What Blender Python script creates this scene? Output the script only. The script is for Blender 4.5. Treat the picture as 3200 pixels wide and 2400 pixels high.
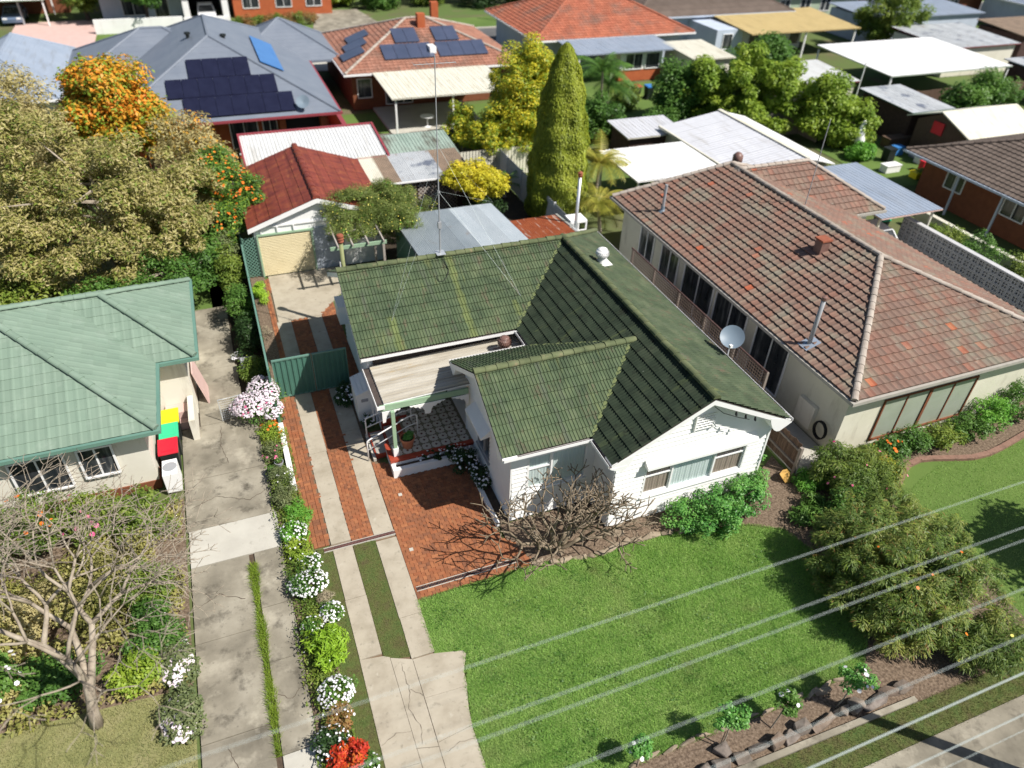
import bpy, bmesh, math, random
import numpy as np
from mathutils import Vector, Matrix

for _o in list(bpy.data.objects):
    bpy.data.objects.remove(_o, do_unlink=True)
S = bpy.context.scene
COL = S.collection

# ------------------------------------------------------------------ camera
CAM_H = 18.0
def cam_axes(yaw, pitch, roll):
    cy, sy = math.cos(yaw), math.sin(yaw)
    f = Vector((sy*math.cos(pitch), cy*math.cos(pitch), -math.sin(pitch)))
    r = Vector((cy, -sy, 0)); u = r.cross(f)
    c, s = math.cos(roll), math.sin(roll)
    return r*c+u*s, u*c-r*s, f
_r, _u, _f = cam_axes(0.398445, 0.659351, 0.0431543)
cd = bpy.data.cameras.new('camera')
cd.sensor_fit = 'HORIZONTAL'; cd.sensor_width = 36.0
cd.lens = 36.0*2285.9/3200.0
cd.clip_start = 0.1; cd.clip_end = 1500
cam = bpy.data.objects.new('camera', cd); COL.objects.link(cam)
cam.matrix_world = Matrix(((_r.x, _u.x, -_f.x, 0), (_r.y, _u.y, -_f.y, 0), (_r.z, _u.z, -_f.z, CAM_H), (0, 0, 0, 1)))
S.camera = cam
cd.dof.use_dof = True
cd.dof.focus_distance = 21.0
cd.dof.aperture_fstop = cd.lens/1000/0.095

# ------------------------------------------------------------------ world, sun, exposure
SUN_EL = math.radians(50.0)
SUN_AZ = Vector((0.72, -0.70, 0)).normalized()        # ground direction towards the sun
wd = bpy.data.worlds.new('World'); S.world = wd; wd.use_nodes = True
_nt = wd.node_tree
for _n in list(_nt.nodes): _nt.nodes.remove(_n)
_sky = _nt.nodes.new('ShaderNodeTexSky'); _sky.sky_type = 'NISHITA'; _sky.sun_disc = False
_sky.sun_elevation = SUN_EL
_sky.sun_rotation = math.atan2(SUN_AZ.x, SUN_AZ.y)
_bg = _nt.nodes.new('ShaderNodeBackground'); _bg.inputs['Strength'].default_value = 0.064
_wo = _nt.nodes.new('ShaderNodeOutputWorld')
_nt.links.new(_sky.outputs[0], _bg.inputs[0]); _nt.links.new(_bg.outputs[0], _wo.inputs[0])
sl = bpy.data.lights.new('sun', 'SUN'); sl.energy = 5.0; sl.angle = math.radians(0.5); sl.color = (1.0, 0.95, 0.87)
sun = bpy.data.objects.new('sun', sl); COL.objects.link(sun)
_sd = Vector((SUN_AZ.x*math.cos(SUN_EL), SUN_AZ.y*math.cos(SUN_EL), math.sin(SUN_EL)))
sun.rotation_euler = _sd.to_track_quat('Z', 'Y').to_euler()
sun.location = (30, -30, 60)
S.view_settings.view_transform = 'Standard'; S.view_settings.look = 'None'
S.view_settings.gamma = 1.0; S.view_settings.exposure = 0.42
S.view_settings.use_curve_mapping = False
S.render.engine = 'CYCLES'
S.cycles.max_bounces = 6; S.cycles.transparent_max_bounces = 12

# ------------------------------------------------------------------ mesh helpers
RNG = random.Random(7)
WLOC = {}
def V(*a): return Vector(a)

def link(o, parent=None, loc=None):
    COL.objects.link(o)
    if parent is not None: o.parent = parent
    if loc is not None: o.location = loc
    return o

def tag(o, label=None, cat=None, group=None, kind=None):
    if label: o['label'] = label
    if cat: o['category'] = cat
    if group: o['group'] = group
    if kind: o['kind'] = kind
    return o

def thing(name, label, cat, loc=(0, 0, 0), group=None, rz=0.0):
    o = bpy.data.objects.new(name, None); o.empty_display_size = 0.2
    link(o, None, loc); o.rotation_euler = (0, 0, rz)
    WLOC[o] = Vector(loc)
    return tag(o, label, cat, group)

class MB:
    def __init__(s): s.v = []; s.f = []; s.sm = False
    def quad(s, *p):
        n = len(s.v); s.v += [tuple(q) for q in p]; s.f.append(tuple(range(n, n+len(p)))); return s
    poly = quad
    def add(s, vs, fs):
        n = len(s.v); s.v += [tuple(q) for q in vs]; s.f += [tuple(i+n for i in f) for f in fs]; return s
    def box(s, x0, x1, y0, y1, z0, z1):
        v = [(x0, y0, z0), (x1, y0, z0), (x1, y1, z0), (x0, y1, z0), (x0, y0, z1), (x1, y0, z1), (x1, y1, z1), (x0, y1, z1)]
        return s.add(v, [(3, 2, 1, 0), (4, 5, 6, 7), (0, 1, 5, 4), (1, 2, 6, 5), (2, 3, 7, 6), (3, 0, 4, 7)])
    def bar(s, a, b, w, h=None, up=(0, 0, 1)):
        a = Vector(a); b = Vector(b); h = w if h is None else h
        d = (b-a).normalized(); up = Vector(up)
        if abs(d.dot(up)) > 0.98: up = Vector((0, 1, 0))
        r = d.cross(up).normalized()*(w/2); u = r.cross(d).normalized()*(h/2)
        v = [a-r-u, a+r-u, a+r+u, a-r+u, b-r-u, b+r-u, b+r+u, b-r+u]
        return s.add(v, [(3, 2, 1, 0), (4, 5, 6, 7), (0, 1, 5, 4), (1, 2, 6, 5), (2, 3, 7, 6), (3, 0, 4, 7)])
    def prism(s, pts, ext):
        n = len(pts); e = Vector(ext); a = [Vector(p) for p in pts]; b = [p+e for p in a]
        fs = [tuple(range(n-1, -1, -1)), tuple(range(n, 2*n))]
        for i in range(n):
            j = (i+1) % n; fs.append((i, j, n+j, n+i))
        return s.add(a+b, fs)
    def tube(s, pts, rad, seg=6, cap=True):
        pts = [Vector(p) for p in pts]; n = len(pts)
        if not hasattr(rad, '__len__'): rad = [rad]*n
        base = len(s.v); prev = None
        for i, p in enumerate(pts):
            d = (pts[min(i+1, n-1)]-pts[max(i-1, 0)])
            if d.length < 1e-9: d = Vector((0, 0, 1))
            d.normalize()
            if prev is None:
                r = d.cross(Vector((0, 0, 1)))
                if r.length < 0.05: r = d.cross(Vector((0, 1, 0)))
            else:
                r = prev-d*prev.dot(d)
                if r.length < 1e-4: r = d.orthogonal()
            r.normalize(); prev = r; u = d.cross(r)
            for k in range(seg):
                a = 2*math.pi*k/seg
                s.v.append(tuple(p+(r*math.cos(a)+u*math.sin(a))*rad[i]))
        for i in range(n-1):
            for k in range(seg):
                k2 = (k+1) % seg
                s.f.append((base+i*seg+k, base+i*seg+k2, base+(i+1)*seg+k2, base+(i+1)*seg+k))
        if cap:
            s.f.append(tuple(base+k for k in range(seg-1, -1, -1)))
            s.f.append(tuple(base+(n-1)*seg+k for k in range(seg)))
        return s
    def lathe(s, c, prof, seg=16, axis=None):
        # prof: list of (r, z)
        c = Vector(c); base = len(s.v); n = len(prof)
        for (r, z) in prof:
            for k in range(seg):
                a = 2*math.pi*k/seg
                s.v.append((c.x+r*math.cos(a), c.y+r*math.sin(a), c.z+z))
        for i in range(n-1):
            for k in range(seg):
                k2 = (k+1) % seg
                s.f.append((base+i*seg+k, base+i*seg+k2, base+(i+1)*seg+k2, base+(i+1)*seg+k))
        return s
    def build(s, name, m, parent=None, smooth=False, world=True, kind=None):
        off = WLOC.get(parent, Vector((0, 0, 0))) if (parent is not None and world) else Vector((0, 0, 0))
        me = bpy.data.meshes.new(name)
        vs = s.v if off.length == 0 else [(a-off.x, b-off.y, c-off.z) for a, b, c in s.v]
        me.from_pydata(vs, [], s.f); me.update()
        if smooth: me.polygons.foreach_set('use_smooth', [True]*len(me.polygons))
        me.materials.append(M(m))
        o = bpy.data.objects.new(name, me); link(o, parent)
        WLOC[o] = off.copy()
        if kind: o['kind'] = kind
        return o

def npmesh(name, verts, faces, m, parent=None, smooth=False, kind=None):
    """verts (n,3) array, faces (k,4|3) array; world coordinates"""
    off = WLOC.get(parent, Vector((0, 0, 0))) if parent is not None else Vector((0, 0, 0))
    v = np.asarray(verts, dtype=np.float32)-np.array(off, dtype=np.float32)
    f = np.asarray(faces, dtype=np.int32)
    me = bpy.data.meshes.new(name)
    me.vertices.add(len(v)); me.vertices.foreach_set('co', v.ravel())
    k = f.shape[1]
    me.loops.add(f.size); me.loops.foreach_set('vertex_index', f.ravel())
    me.polygons.add(len(f)); me.polygons.foreach_set('loop_start', np.arange(0, f.size, k, dtype=np.int32))
    me.polygons.foreach_set('loop_total', np.full(len(f), k, dtype=np.int32))
    if smooth: me.polygons.foreach_set('use_smooth', np.ones(len(f), dtype=bool))
    me.update(calc_edges=True); me.validate()
    me.materials.append(M(m))
    o = bpy.data.objects.new(name, me); link(o, parent); WLOC[o] = off.copy()
    if kind: o['kind'] = kind
    return o

def inst(o_mesh, name, parent, mat4):
    o = bpy.data.objects.new(name, o_mesh); link(o, parent)
    off = WLOC.get(parent, Vector((0, 0, 0)))
    o.matrix_basis = Matrix.Translation(-off) @ mat4
    return o

def copy_tree(o, parent=None):
    c = o.copy(); COL.objects.link(c)
    if parent is not None: c.parent = parent
    for ch in list(o.children): copy_tree(ch, c)
    return c

def struct(o): o['kind'] = 'structure'; return o

# ------------------------------------------------------------------ materials
MATS = {}; MDEF = {}
def M(name):
    if name not in MATS: MATS[name] = MDEF[name]()
    return MATS[name]
def N(nt, t, **kw):
    n = nt.nodes.new(t)
    for k, v in kw.items(): setattr(n, k, v)
    return n
def c4(c): return (c[0], c[1], c[2], 1.0)
def ramp(nt, cols, pos=None):
    r = N(nt, 'ShaderNodeValToRGB'); e = r.color_ramp.elements
    n = len(cols)
    pos = pos or [0.3+0.4*i/(n-1) for i in range(n)]
    e[0].position = pos[0]; e[0].color = c4(cols[0]); e[1].position = pos[-1]; e[1].color = c4(cols[-1])
    for i in range(1, n-1):
        x = e.new(pos[i]); x.color = c4(cols[i])
    return r
def vec(nt, coord, stretch):
    if coord == 'pos': g = N(nt, 'ShaderNodeNewGeometry'); out = g.outputs['Position']
    else: g = N(nt, 'ShaderNodeTexCoord'); out = g.outputs['Object']
    mp = N(nt, 'ShaderNodeMapping'); mp.inputs['Scale'].default_value = stretch
    nt.links.new(out, mp.inputs['Vector']); return mp.outputs['Vector']
def noise(nt, v, scale, detail=5, rough=0.6):
    n = N(nt, 'ShaderNodeTexNoise'); n.inputs['Scale'].default_value = scale
    n.inputs['Detail'].default_value = detail; n.inputs['Roughness'].default_value = rough
    nt.links.new(v, n.inputs['Vector']); return n.outputs['Fac']
def defmat(name, cols, scale=2.0, stretch=(1, 1, 1), rough=0.75, metal=0.0, spec=0.3, bump=None, isl=0.0, objr=0.0,
           layers=(), coord='pos', pos=None, detail=6, trans=0.0, tint=None, streaks=()):
    """cols: noise colour ramp; layers: (colour, scale, lo, hi, stretch); isl/objr: brightness spread per island / per object"""
    def mk():
        m = bpy.data.materials.new(name); m.use_nodes = True; nt = m.node_tree
        for n in list(nt.nodes): nt.nodes.remove(n)
        out = N(nt, 'ShaderNodeOutputMaterial'); bs = N(nt, 'ShaderNodeBsdfPrincipled')
        L = nt.links.new
        if len(cols) == 1:
            rgb = N(nt, 'ShaderNodeRGB'); rgb.outputs[0].default_value = c4(cols[0]); col = rgb.outputs[0]
        else:
            f = noise(nt, vec(nt, coord, stretch), scale, detail)
            r = ramp(nt, cols, pos); L(f, r.inputs[0]); col = r.outputs[0]
        for (lc, ls, lo, hi, lst) in layers:
            f = noise(nt, vec(nt, coord, lst), ls, 5, 0.65)
            mr = N(nt, 'ShaderNodeMapRange'); mr.inputs[1].default_value = lo; mr.inputs[2].default_value = hi; mr.clamp = True
            L(f, mr.inputs[0])
            mx = N(nt, 'ShaderNodeMix', data_type='RGBA'); L(mr.outputs[0], mx.inputs[0]); L(col, mx.inputs[6]); mx.inputs[7].default_value = c4(lc)
            col = mx.outputs[2]
        for (sx, hw, ya, yb) in streaks:
            gp = N(nt, 'ShaderNodeNewGeometry'); sp = N(nt, 'ShaderNodeSeparateXYZ'); L(gp.outputs['Position'], sp.inputs[0])
            wob = noise(nt, vec(nt, 'pos', (3, 1.5, 1)), 2.0); a1 = N(nt, 'ShaderNodeMath', operation='MULTIPLY_ADD'); L(wob, a1.inputs[0]); a1.inputs[1].default_value = .35; L(sp.outputs[0], a1.inputs[2])
            a2 = N(nt, 'ShaderNodeMath', operation='SUBTRACT'); L(a1.outputs[0], a2.inputs[0]); a2.inputs[1].default_value = sx+.17
            a3 = N(nt, 'ShaderNodeMath', operation='ABSOLUTE'); L(a2.outputs[0], a3.inputs[0])
            m1 = N(nt, 'ShaderNodeMapRange'); m1.inputs[1].default_value = hw*1.5; m1.inputs[2].default_value = hw*.5; L(a3.outputs[0], m1.inputs[0])
            m2 = N(nt, 'ShaderNodeMath', operation='LESS_THAN'); L(sp.outputs[1], m2.inputs[0]); m2.inputs[1].default_value = yb
            m3 = N(nt, 'ShaderNodeMath', operation='GREATER_THAN'); L(sp.outputs[1], m3.inputs[0]); m3.inputs[1].default_value = ya
            q1 = N(nt, 'ShaderNodeMath', operation='MULTIPLY'); L(m1.outputs[0], q1.inputs[0]); L(m2.outputs[0], q1.inputs[1])
            q2 = N(nt, 'ShaderNodeMath', operation='MULTIPLY'); L(q1.outputs[0], q2.inputs[0]); L(m3.outputs[0], q2.inputs[1])
            q3 = N(nt, 'ShaderNodeMath', operation='MULTIPLY'); L(q2.outputs[0], q3.inputs[0]); q3.inputs[1].default_value = .42
            mx = N(nt, 'ShaderNodeMix', data_type='RGBA'); L(q3.outputs[0], mx.inputs[0]); L(col, mx.inputs[6]); mx.inputs[7].default_value = (.20, .235, .07, 1); col = mx.outputs[2]
        if isl or objr or tint:
            a = N(nt, 'ShaderNodeNewGeometry'); b = N(nt, 'ShaderNodeObjectInfo')
            ad = N(nt, 'ShaderNodeMath', operation='ADD'); L(a.outputs['Random Per Island'], ad.inputs[0]); L(b.outputs['Random'], ad.inputs[1])
            fr = N(nt, 'ShaderNodeMath', operation='FRACT'); L(ad.outputs[0], fr.inputs[0])
            if tint:
                tr = ramp(nt, tint[0], tint[1] if len(tint) > 1 else [i/(len(tint[0])-1) for i in range(len(tint[0]))])
                L(fr.outputs[0], tr.inputs[0])
                mx = N(nt, 'ShaderNodeMix', data_type='RGBA', blend_type='MULTIPLY'); mx.inputs[0].default_value = 1.0
                L(col, mx.inputs[6]); L(tr.outputs[0], mx.inputs[7]); col = mx.outputs[2]
            s = isl or objr
            if s:
                mr = N(nt, 'ShaderNodeMapRange'); mr.inputs[3].default_value = 1-s; mr.inputs[4].default_value = 1+s
                L(fr.outputs[0], mr.inputs[0])
                hs = N(nt, 'ShaderNodeHueSaturation'); L(mr.outputs[0], hs.inputs['Value']); L(col, hs.inputs['Color']); col = hs.outputs[0]
        L(col, bs.inputs['Base Color'])
        bs.inputs['Roughness'].default_value = rough; bs.inputs['Metallic'].default_value = metal
        bs.inputs['Specular IOR Level'].default_value = spec
        if bump:
            f = noise(nt, vec(nt, coord, bump[2] if len(bump) > 2 else (1, 1, 1)), bump[0], 4)
            bp = N(nt, 'ShaderNodeBump'); bp.inputs['Strength'].default_value = bump[1]; bp.inputs['Distance'].default_value = 0.02
            L(f, bp.inputs['Height']); L(bp.outputs[0], bs.inputs['Normal'])
        sh = bs.outputs[0]
        if trans:
            tl = N(nt, 'ShaderNodeBsdfTranslucent'); L(col, tl.inputs[0])
            ms = N(nt, 'ShaderNodeMixShader'); ms.inputs[0].default_value = trans; L(sh, ms.inputs[1]); L(tl.outputs[0], ms.inputs[2]); sh = ms.outputs[0]
        L(sh, out.inputs[0]); return m
    MDEF[name] = mk
def defglass(name, tint, a=0.25, rough=0.03):
    def mk():
        m = bpy.data.materials.new(name); m.use_nodes = True; nt = m.node_tree
        for n in list(nt.nodes): nt.nodes.remove(n)
        out = N(nt, 'ShaderNodeOutputMaterial'); t = N(nt, 'ShaderNodeBsdfTransparent'); t.inputs[0].default_value = c4(tint)
        g = N(nt, 'ShaderNodeBsdfGlossy'); g.inputs['Roughness'].default_value = rough
        fr = N(nt, 'ShaderNodeLayerWeight'); fr.inputs[0].default_value = a
        ms = N(nt, 'ShaderNodeMixShader'); nt.links.new(fr.outputs['Fresnel'], ms.inputs[0])
        nt.links.new(t.outputs[0], ms.inputs[1]); nt.links.new(g.outputs[0], ms.inputs[2]); nt.links.new(ms.outputs[0], out.inputs[0])
        return m
    MDEF[name] = mk
G1 = lambda g: (g, g, g)
defmat('white_board', [(.80, .80, .79), (.86, .86, .85)], 1.5, rough=.55, layers=[((.6, .58, .53), 3.0, .66, .8, (1, 1, 3))], bump=(30, .05))
defmat('white_trim', [(.80, .80, .80), (.84, .84, .84)], 3, rough=.5)
defmat('dark_core', [(.03, .03, .035)], rough=.9)
defmat('curtain_brown', [(.30, .22, .18), (.52, .42, .35)], 9, stretch=(9, 9, .15), rough=.9)
defmat('curtain_white', [(.62, .70, .69), (.80, .84, .83)], 6, stretch=(8, 8, .15), rough=.9)
defmat('blind', [(.42, .45, .36), (.5, .52, .43)], 1, rough=.8)
defglass('glass', (.93, .96, .96), .10)
defglass('dark_glass', (.25, .3, .32), .2)
def _tl(a, b): return [((.135, .155, .06), 1.0, .60, .76, a), ((.115, .092, .062), 1.7, .57, .72, b), ((.085, .10, .07), .9, .56, .70, a), ((.40, .42, .36), 6.0, .745, .79, (1, 1, 1)), ((.035, .042, .025), 5, .60, .75, b)]
defmat('tile_green', [(.048, .072, .040), (.075, .106, .055), (.112, .140, .074)], 1.3, layers=_tl((3.2, .45, .45), (2.0, .8, .8)), rough=.75, spec=.22, bump=(45, .25), isl=.10,
       streaks=[(7.08, .12, 20.3, 23.6), (4.42, .13, 20.3, 21.65), (9.0, .10, 20.9, 21.5)])
defmat('tile_green_x', [(.046, .066, .038), (.070, .095, .054), (.105, .125, .075)], 1.3, layers=_tl((.45, 3.2, .45), (.8, 2.0, .8)), rough=.75, spec=.22, bump=(45, .25), isl=.08)
defmat('tile_green_shade', [(.018, .028, .018), (.030, .044, .027), (.043, .056, .035)], 1.6, layers=[((.26, .29, .25), 5.0, .70, .77, (.5, 2.2, 1)), ((.075, .095, .04), 1.1, .60, .76, (.45, 3, 1)), ((.016, .02, .014), 3, .56, .7, (1, 1, 1))], rough=.78, spec=.2, bump=(45, .25), isl=.10)  # darker copy of the tiles: west slope shade put into the colour, plus lichen
defmat('ridge_green', [(.065, .085, .042), (.105, .125, .06), (.14, .155, .08)], 1.6, layers=[((.23, .18, .11), 2.2, .6, .72, (1, 1, 1))], rough=.85, bump=(30, .3), isl=.12)
defmat('valley_moss', [(.12, .15, .06), (.18, .21, .09)], 3, rough=.9)
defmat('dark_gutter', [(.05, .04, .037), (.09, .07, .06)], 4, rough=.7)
defmat('porch_sheet', [(.27, .235, .18), (.42, .39, .33), (.50, .475, .42)], 1.1, stretch=(.35, 3.5, 1), layers=[((.17, .14, .10), 2.0, .60, .78, (.5, 5, 1)), ((.45, .32, .14), 1.2, .6, .75, (.4, 3, 1))], rough=.55)
defmat('brown_metal', [(.16, .085, .07), (.21, .12, .10)], 4, rough=.45, spec=.5)
defmat('zinc', [(.62, .66, .68), (.78, .80, .82)], 3, rough=.35, metal=.6)
defmat('sage_paint', [(.27, .40, .27), (.31, .44, .30)], 2, rough=.5)
defmat('red_paint', [(.28, .045, .025), (.36, .065, .035)], 3, rough=.45)
defmat('terracotta', [(.42, .15, .08), (.50, .20, .11)], 3, rough=.7)
defmat('soil', [(.06, .042, .03), (.11, .078, .055)], 8, rough=.95, bump=(30, .6))
defmat('mulch', [(.065, .045, .032), (.16, .115, .08), (.27, .205, .15)], 14, rough=.95, bump=(40, .9), layers=[((.36, .27, .19), 30, .64, .72, (1, 1, 1))])
defmat('concrete', [(.31, .27, .205), (.395, .35, .275), (.44, .395, .315)], 1.3, rough=.9, layers=[((.25, .225, .175), 5.5, .58, .74, (1, 1, 1)), ((.13, .115, .09), 22, .68, .76, (1, 1, 1)), ((.48, .44, .36), 3, .62, .75, (1, 1, 1))], bump=(70, .25))
defmat('concrete_grey', [(.145, .13, .10), (.25, .225, .175), (.355, .325, .26)], .7, rough=.9, layers=[((.085, .075, .058), 1.6, .54, .72, (1, 1, 1)), ((.40, .365, .29), .9, .55, .7, (1, 1, 1)), ((.10, .09, .07), 12, .64, .74, (1, 1, 1))], bump=(60, .25))
defmat('concrete_pale', [(.42, .40, .35), (.52, .50, .44)], 1.0, rough=.9, layers=[((.22, .2, .16), 3, .62, .8, (1, 1, 1))], bump=(60, .2))
defmat('tile_step', [(.33, .31, .28), (.40, .38, .34)], 4, rough=.7)
defmat('brick_paver', [(.25, .105, .052), (.30, .13, .064)], 4, rough=.85, isl=.0, tint=([(1.15, 1.0, .88), (1, .92, .9), (.68, .66, .72), (1.28, 1.18, 1.05), (.86, .78, .74), (1.05, .85, .75)],), layers=[((.13, .075, .04), 1.6, .60, .78, (1, 1, 1)), ((.22, .13, .07), 6, .6, .8, (1, 1, 1))], bump=(40, .3))
defmat('sand_joint', [(.14, .095, .06), (.20, .14, .09)], 10, rough=.95)
defmat('grate_maroon', [(.13, .06, .055), (.17, .09, .08)], 6, rough=.6)
defmat('grate_black', [(.015, .017, .022), (.03, .033, .04)], 6, rough=.5)
defmat('porch_tile_white', [(.50, .48, .43), (.58, .56, .50)], 4, rough=.4)
defmat('porch_tile_dark', [(.09, .04, .035), (.14, .06, .05)], 4, rough=.4)
defmat('porch_tile_olive', [(.17, .16, .11), (.22, .20, .14)], 4, rough=.4)
defmat('lawn_base', [(.12, .205, .045), (.155, .24, .06), (.20, .275, .085)], .7, rough=.95, layers=[((.12, .15, .045), .8, .6, .75, (1, 1, 1))], bump=(60, .8))
defmat('grass_blade', [(.22, .42, .085), (.30, .50, .12), (.39, .55, .17)], .9, rough=.55, spec=.3, trans=.35, tint=([(.75, .8, .75), (1, 1, 1), (1.25, 1.18, 1.1)],), layers=[((.36, .44, .17), .40, .54, .74, (1, 1, 1)), ((.13, .31, .06), 1.3, .56, .72, (1, 1, 1))])
defmat('grass_dull', [(.11, .18, .045), (.21, .21, .09), (.15, .22, .055)], .7, rough=.6, trans=.25, tint=([(.7, .75, .6), (1, 1, 1), (1.35, 1.15, 1.0)],))
defmat('dry_lawn', [(.15, .165, .06), (.22, .22, .09), (.26, .24, .12)], 1.2, rough=.95, bump=(40, .6))
defmat('grass_dry', [(.24, .27, .10), (.34, .34, .15), (.42, .38, .20)], 1.0, rough=.6, trans=.3, tint=([(.8, .85, .8), (1, 1, 1), (1.2, 1.15, 1.1)],))
defmat('verge_base', [(.10, .08, .04), (.10, .12, .035), (.07, .12, .03)], 2.2, rough=.95, bump=(50, .8))
defmat('ground', [(.12, .10, .06), (.10, .14, .04), (.085, .15, .035)], .12, rough=.95, layers=[((.16, .12, .08), .25, .55, .7, (1, 1, 1))], bump=(12, .5))
defmat('far_grass', [(.085, .145, .03), (.12, .185, .042)], .35, rough=.95, bump=(20, .5))
defmat('asphalt', [(.085, .085, .09), (.12, .12, .12)], .8, rough=.9, bump=(40, .2))
defmat('dark_soil', [(.03, .024, .018), (.06, .045, .03)], 3, rough=.95, bump=(20, .7))
defmat('colorbond_green', [(.058, .15, .115), (.07, .175, .135)], 1.5, rough=.5, spec=.4)
defmat('colorbond_lite', [(.12, .235, .19), (.14, .26, .21)], 1.5, rough=.5, spec=.4)
defmat('roller_cream', [(.62, .53, .33), (.68, .59, .38)], 1.5, rough=.5)
defmat('blue_grey_wall', [(.34, .38, .44), (.40, .44, .50)], 2, rough=.8)
defmat('rust_red', [(.135, .028, .022), (.20, .045, .028), (.25, .07, .032)], 1.4, stretch=(1, 2, 1), rough=.6, layers=[((.34, .13, .05), 1.1, .60, .76, (3, .8, 1)), ((.12, .03, .03), 3, .55, .7, (1, 1, 1))], spec=.35, objr=.14)
defmat('rust_orange', [(.26, .06, .022), (.36, .10, .035)], 2.0, rough=.8, layers=[((.55, .47, .40), 1.3, .58, .66, (7, .5, 1)), ((.2, .04, .02), 3, .6, .7, (4, 1, 1))])
defmat('galv', [(.34, .39, .42), (.42, .47, .50)], 1.4, stretch=(1.5, .5, 1), rough=.42, metal=.35, layers=[((.36, .28, .22), .8, .62, .75, (1.2, .6, 1))], objr=.13)
defmat('galv_bright', [(.56, .62, .65), (.64, .69, .72)], 1.4, stretch=(1.5, .5, 1), rough=.42, metal=.3, layers=[((.25, .2, .17), 7, .7, .74, (1, 1, 1))], objr=.08)
defmat('old_iron', [(.38, .40, .42), (.48, .50, .52)], 1.0, rough=.55, objr=.1, layers=[((.22, .15, .10), 1.3, .60, .72, (3, .7, 1)), ((.15, .17, .22), .8, .56, .66, (1, 1, 1))])
defmat('old_iron_brown', [(.20, .15, .11), (.30, .22, .16)], 1.6, rough=.8)
defmat('moss_iron', [(.20, .27, .23), (.30, .38, .33), (.10, .09, .07)], .7, stretch=(1.2, .5, 1), rough=.75)
defmat('white_iron', [(.56, .57, .57), (.63, .64, .64)], 1, layers=[((0.42, 0.41, 0.38), 1.1, .52, .80, (2.5, .35, 1)), ((0.294, 0.287, 0.26599999999999996), 5.0, .68, .80, (1, 1, 1))], rough=.5)
defmat('pure_white_iron', [(.82, .82, .82), (.85, .85, .85)], 1, layers=[((0.55, 0.53, 0.48), 1.1, .52, .80, (2.5, .35, 1)), ((0.385, 0.371, 0.33599999999999997), 5.0, .68, .80, (1, 1, 1))], rough=.5)
defmat('grey_iron', [(.50, .51, .55), (.56, .57, .61)], .7, layers=[((0.36, 0.35, 0.34), 1.1, .52, .80, (2.5, .35, 1)), ((0.252, 0.24499999999999997, 0.238), 5.0, .68, .80, (1, 1, 1))], rough=.5)
defmat('bluegrey_iron', [(.26, .31, .39), (.31, .36, .44)], .7, layers=[((0.22, 0.24, 0.27), 1.1, .52, .80, (2.5, .35, 1)), ((0.154, 0.16799999999999998, 0.189), 5.0, .68, .80, (1, 1, 1))], rough=.5)
defmat('cream_iron', [(.62, .60, .50), (.68, .66, .56)], .7, layers=[((0.42, 0.38, 0.28), 1.1, .52, .80, (2.5, .35, 1)), ((0.294, 0.26599999999999996, 0.196), 5.0, .68, .80, (1, 1, 1))], rough=.55)
defmat('tan_iron', [(.50, .38, .17), (.56, .43, .20)], .7, layers=[((0.36, 0.27, 0.13), 1.1, .52, .80, (2.5, .35, 1)), ((0.252, 0.189, 0.091), 5.0, .68, .80, (1, 1, 1))], rough=.55)
defmat('maroon', [(.25, .045, .06), (.30, .06, .07)], 2, rough=.5)
defmat('slate_metal', [(.15, .175, .22), (.19, .215, .26)], .8, rough=.45, spec=.4)
defmat('solar', [(.011, .012, .03), (.016, .018, .042)], 2, rough=.25, spec=.4)
defmat('solar_blue', [(.05, .16, .40), (.07, .20, .46)], 1, rough=.35)
defmat('solar_grey', [(.05, .065, .11), (.07, .085, .14)], 1, rough=.28, spec=.5)
defmat('metal_rail', [(.70, .71, .73), (.76, .77, .79)], 2, rough=.4)
defmat('left_roof', [(.165, .235, .18), (.20, .27, .21)], .8, rough=.55, spec=.35, layers=[((.24, .31, .25), .9, .55, .75, (1, 1, 1))], isl=.06)
defmat('cream_wall', [(.66, .63, .54), (.72, .69, .60)], 1.0, layers=[((0.42, 0.38, 0.3), 1.4, .56, .82, (1.6, 1.6, .4))], rough=.8)
defmat('cream_brick', [(.60, .58, .47), (.68, .66, .55)], 1.0, layers=[((0.4, 0.37, 0.29), 1.4, .56, .82, (1.6, 1.6, .4))], rough=.85, bump=(8, .2, (1, 1, 4)))
defmat('red_brick', [(.36, .09, .035), (.44, .12, .045)], 3, rough=.85, bump=(10, .3, (1, 1, 3)))
defmat('brown_brick', [(.17, .06, .03), (.22, .08, .04)], 3, rough=.85, bump=(10, .3, (1, 1, 3)))
defmat('paleblue_wall', [(.44, .50, .60), (.50, .56, .66)], 1.0, layers=[((0.32, 0.35, 0.4), 1.4, .56, .82, (1.6, 1.6, .4))], rough=.8)
defmat('green_wall', [(.32, .40, .30), (.38, .46, .35)], 1.0, rough=.8)
defmat('white_wall', [(.74, .74, .73), (.80, .80, .79)], 1.0, layers=[((0.52, 0.5, 0.46), 1.4, .56, .82, (1.6, 1.6, .4))], rough=.75)
defmat('tile_terra', [(.180, .118, .093), (.235, .150, .120)], 1.4, rough=.85, tint=([(1.0, .97, .94), (.93, .94, .93), (1.06, .95, .90), (.97, 1.0, .98), (1.12, .90, .83), (.92, .91, .90), (.97, .98, .97), (1.8, .78, .5)], [0, .16, .33, .5, .66, .82, .975, .997],), layers=[((.21, .19, .15), .7, .50, .66, (1, 1, 1)), ((.13, .095, .08), 1.5, .58, .74, (1, 1, 1)), ((.29, .25, .21), 3, .60, .75, (1, 1, 1))], bump=(40, .3))
defmat('ridge_pale', [(.30, .25, .21), (.45, .40, .35)], 2, rough=.9)
defmat('ridge_dark', [(.06, .065, .055), (.12, .115, .10)], 2, rough=.9)
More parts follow.
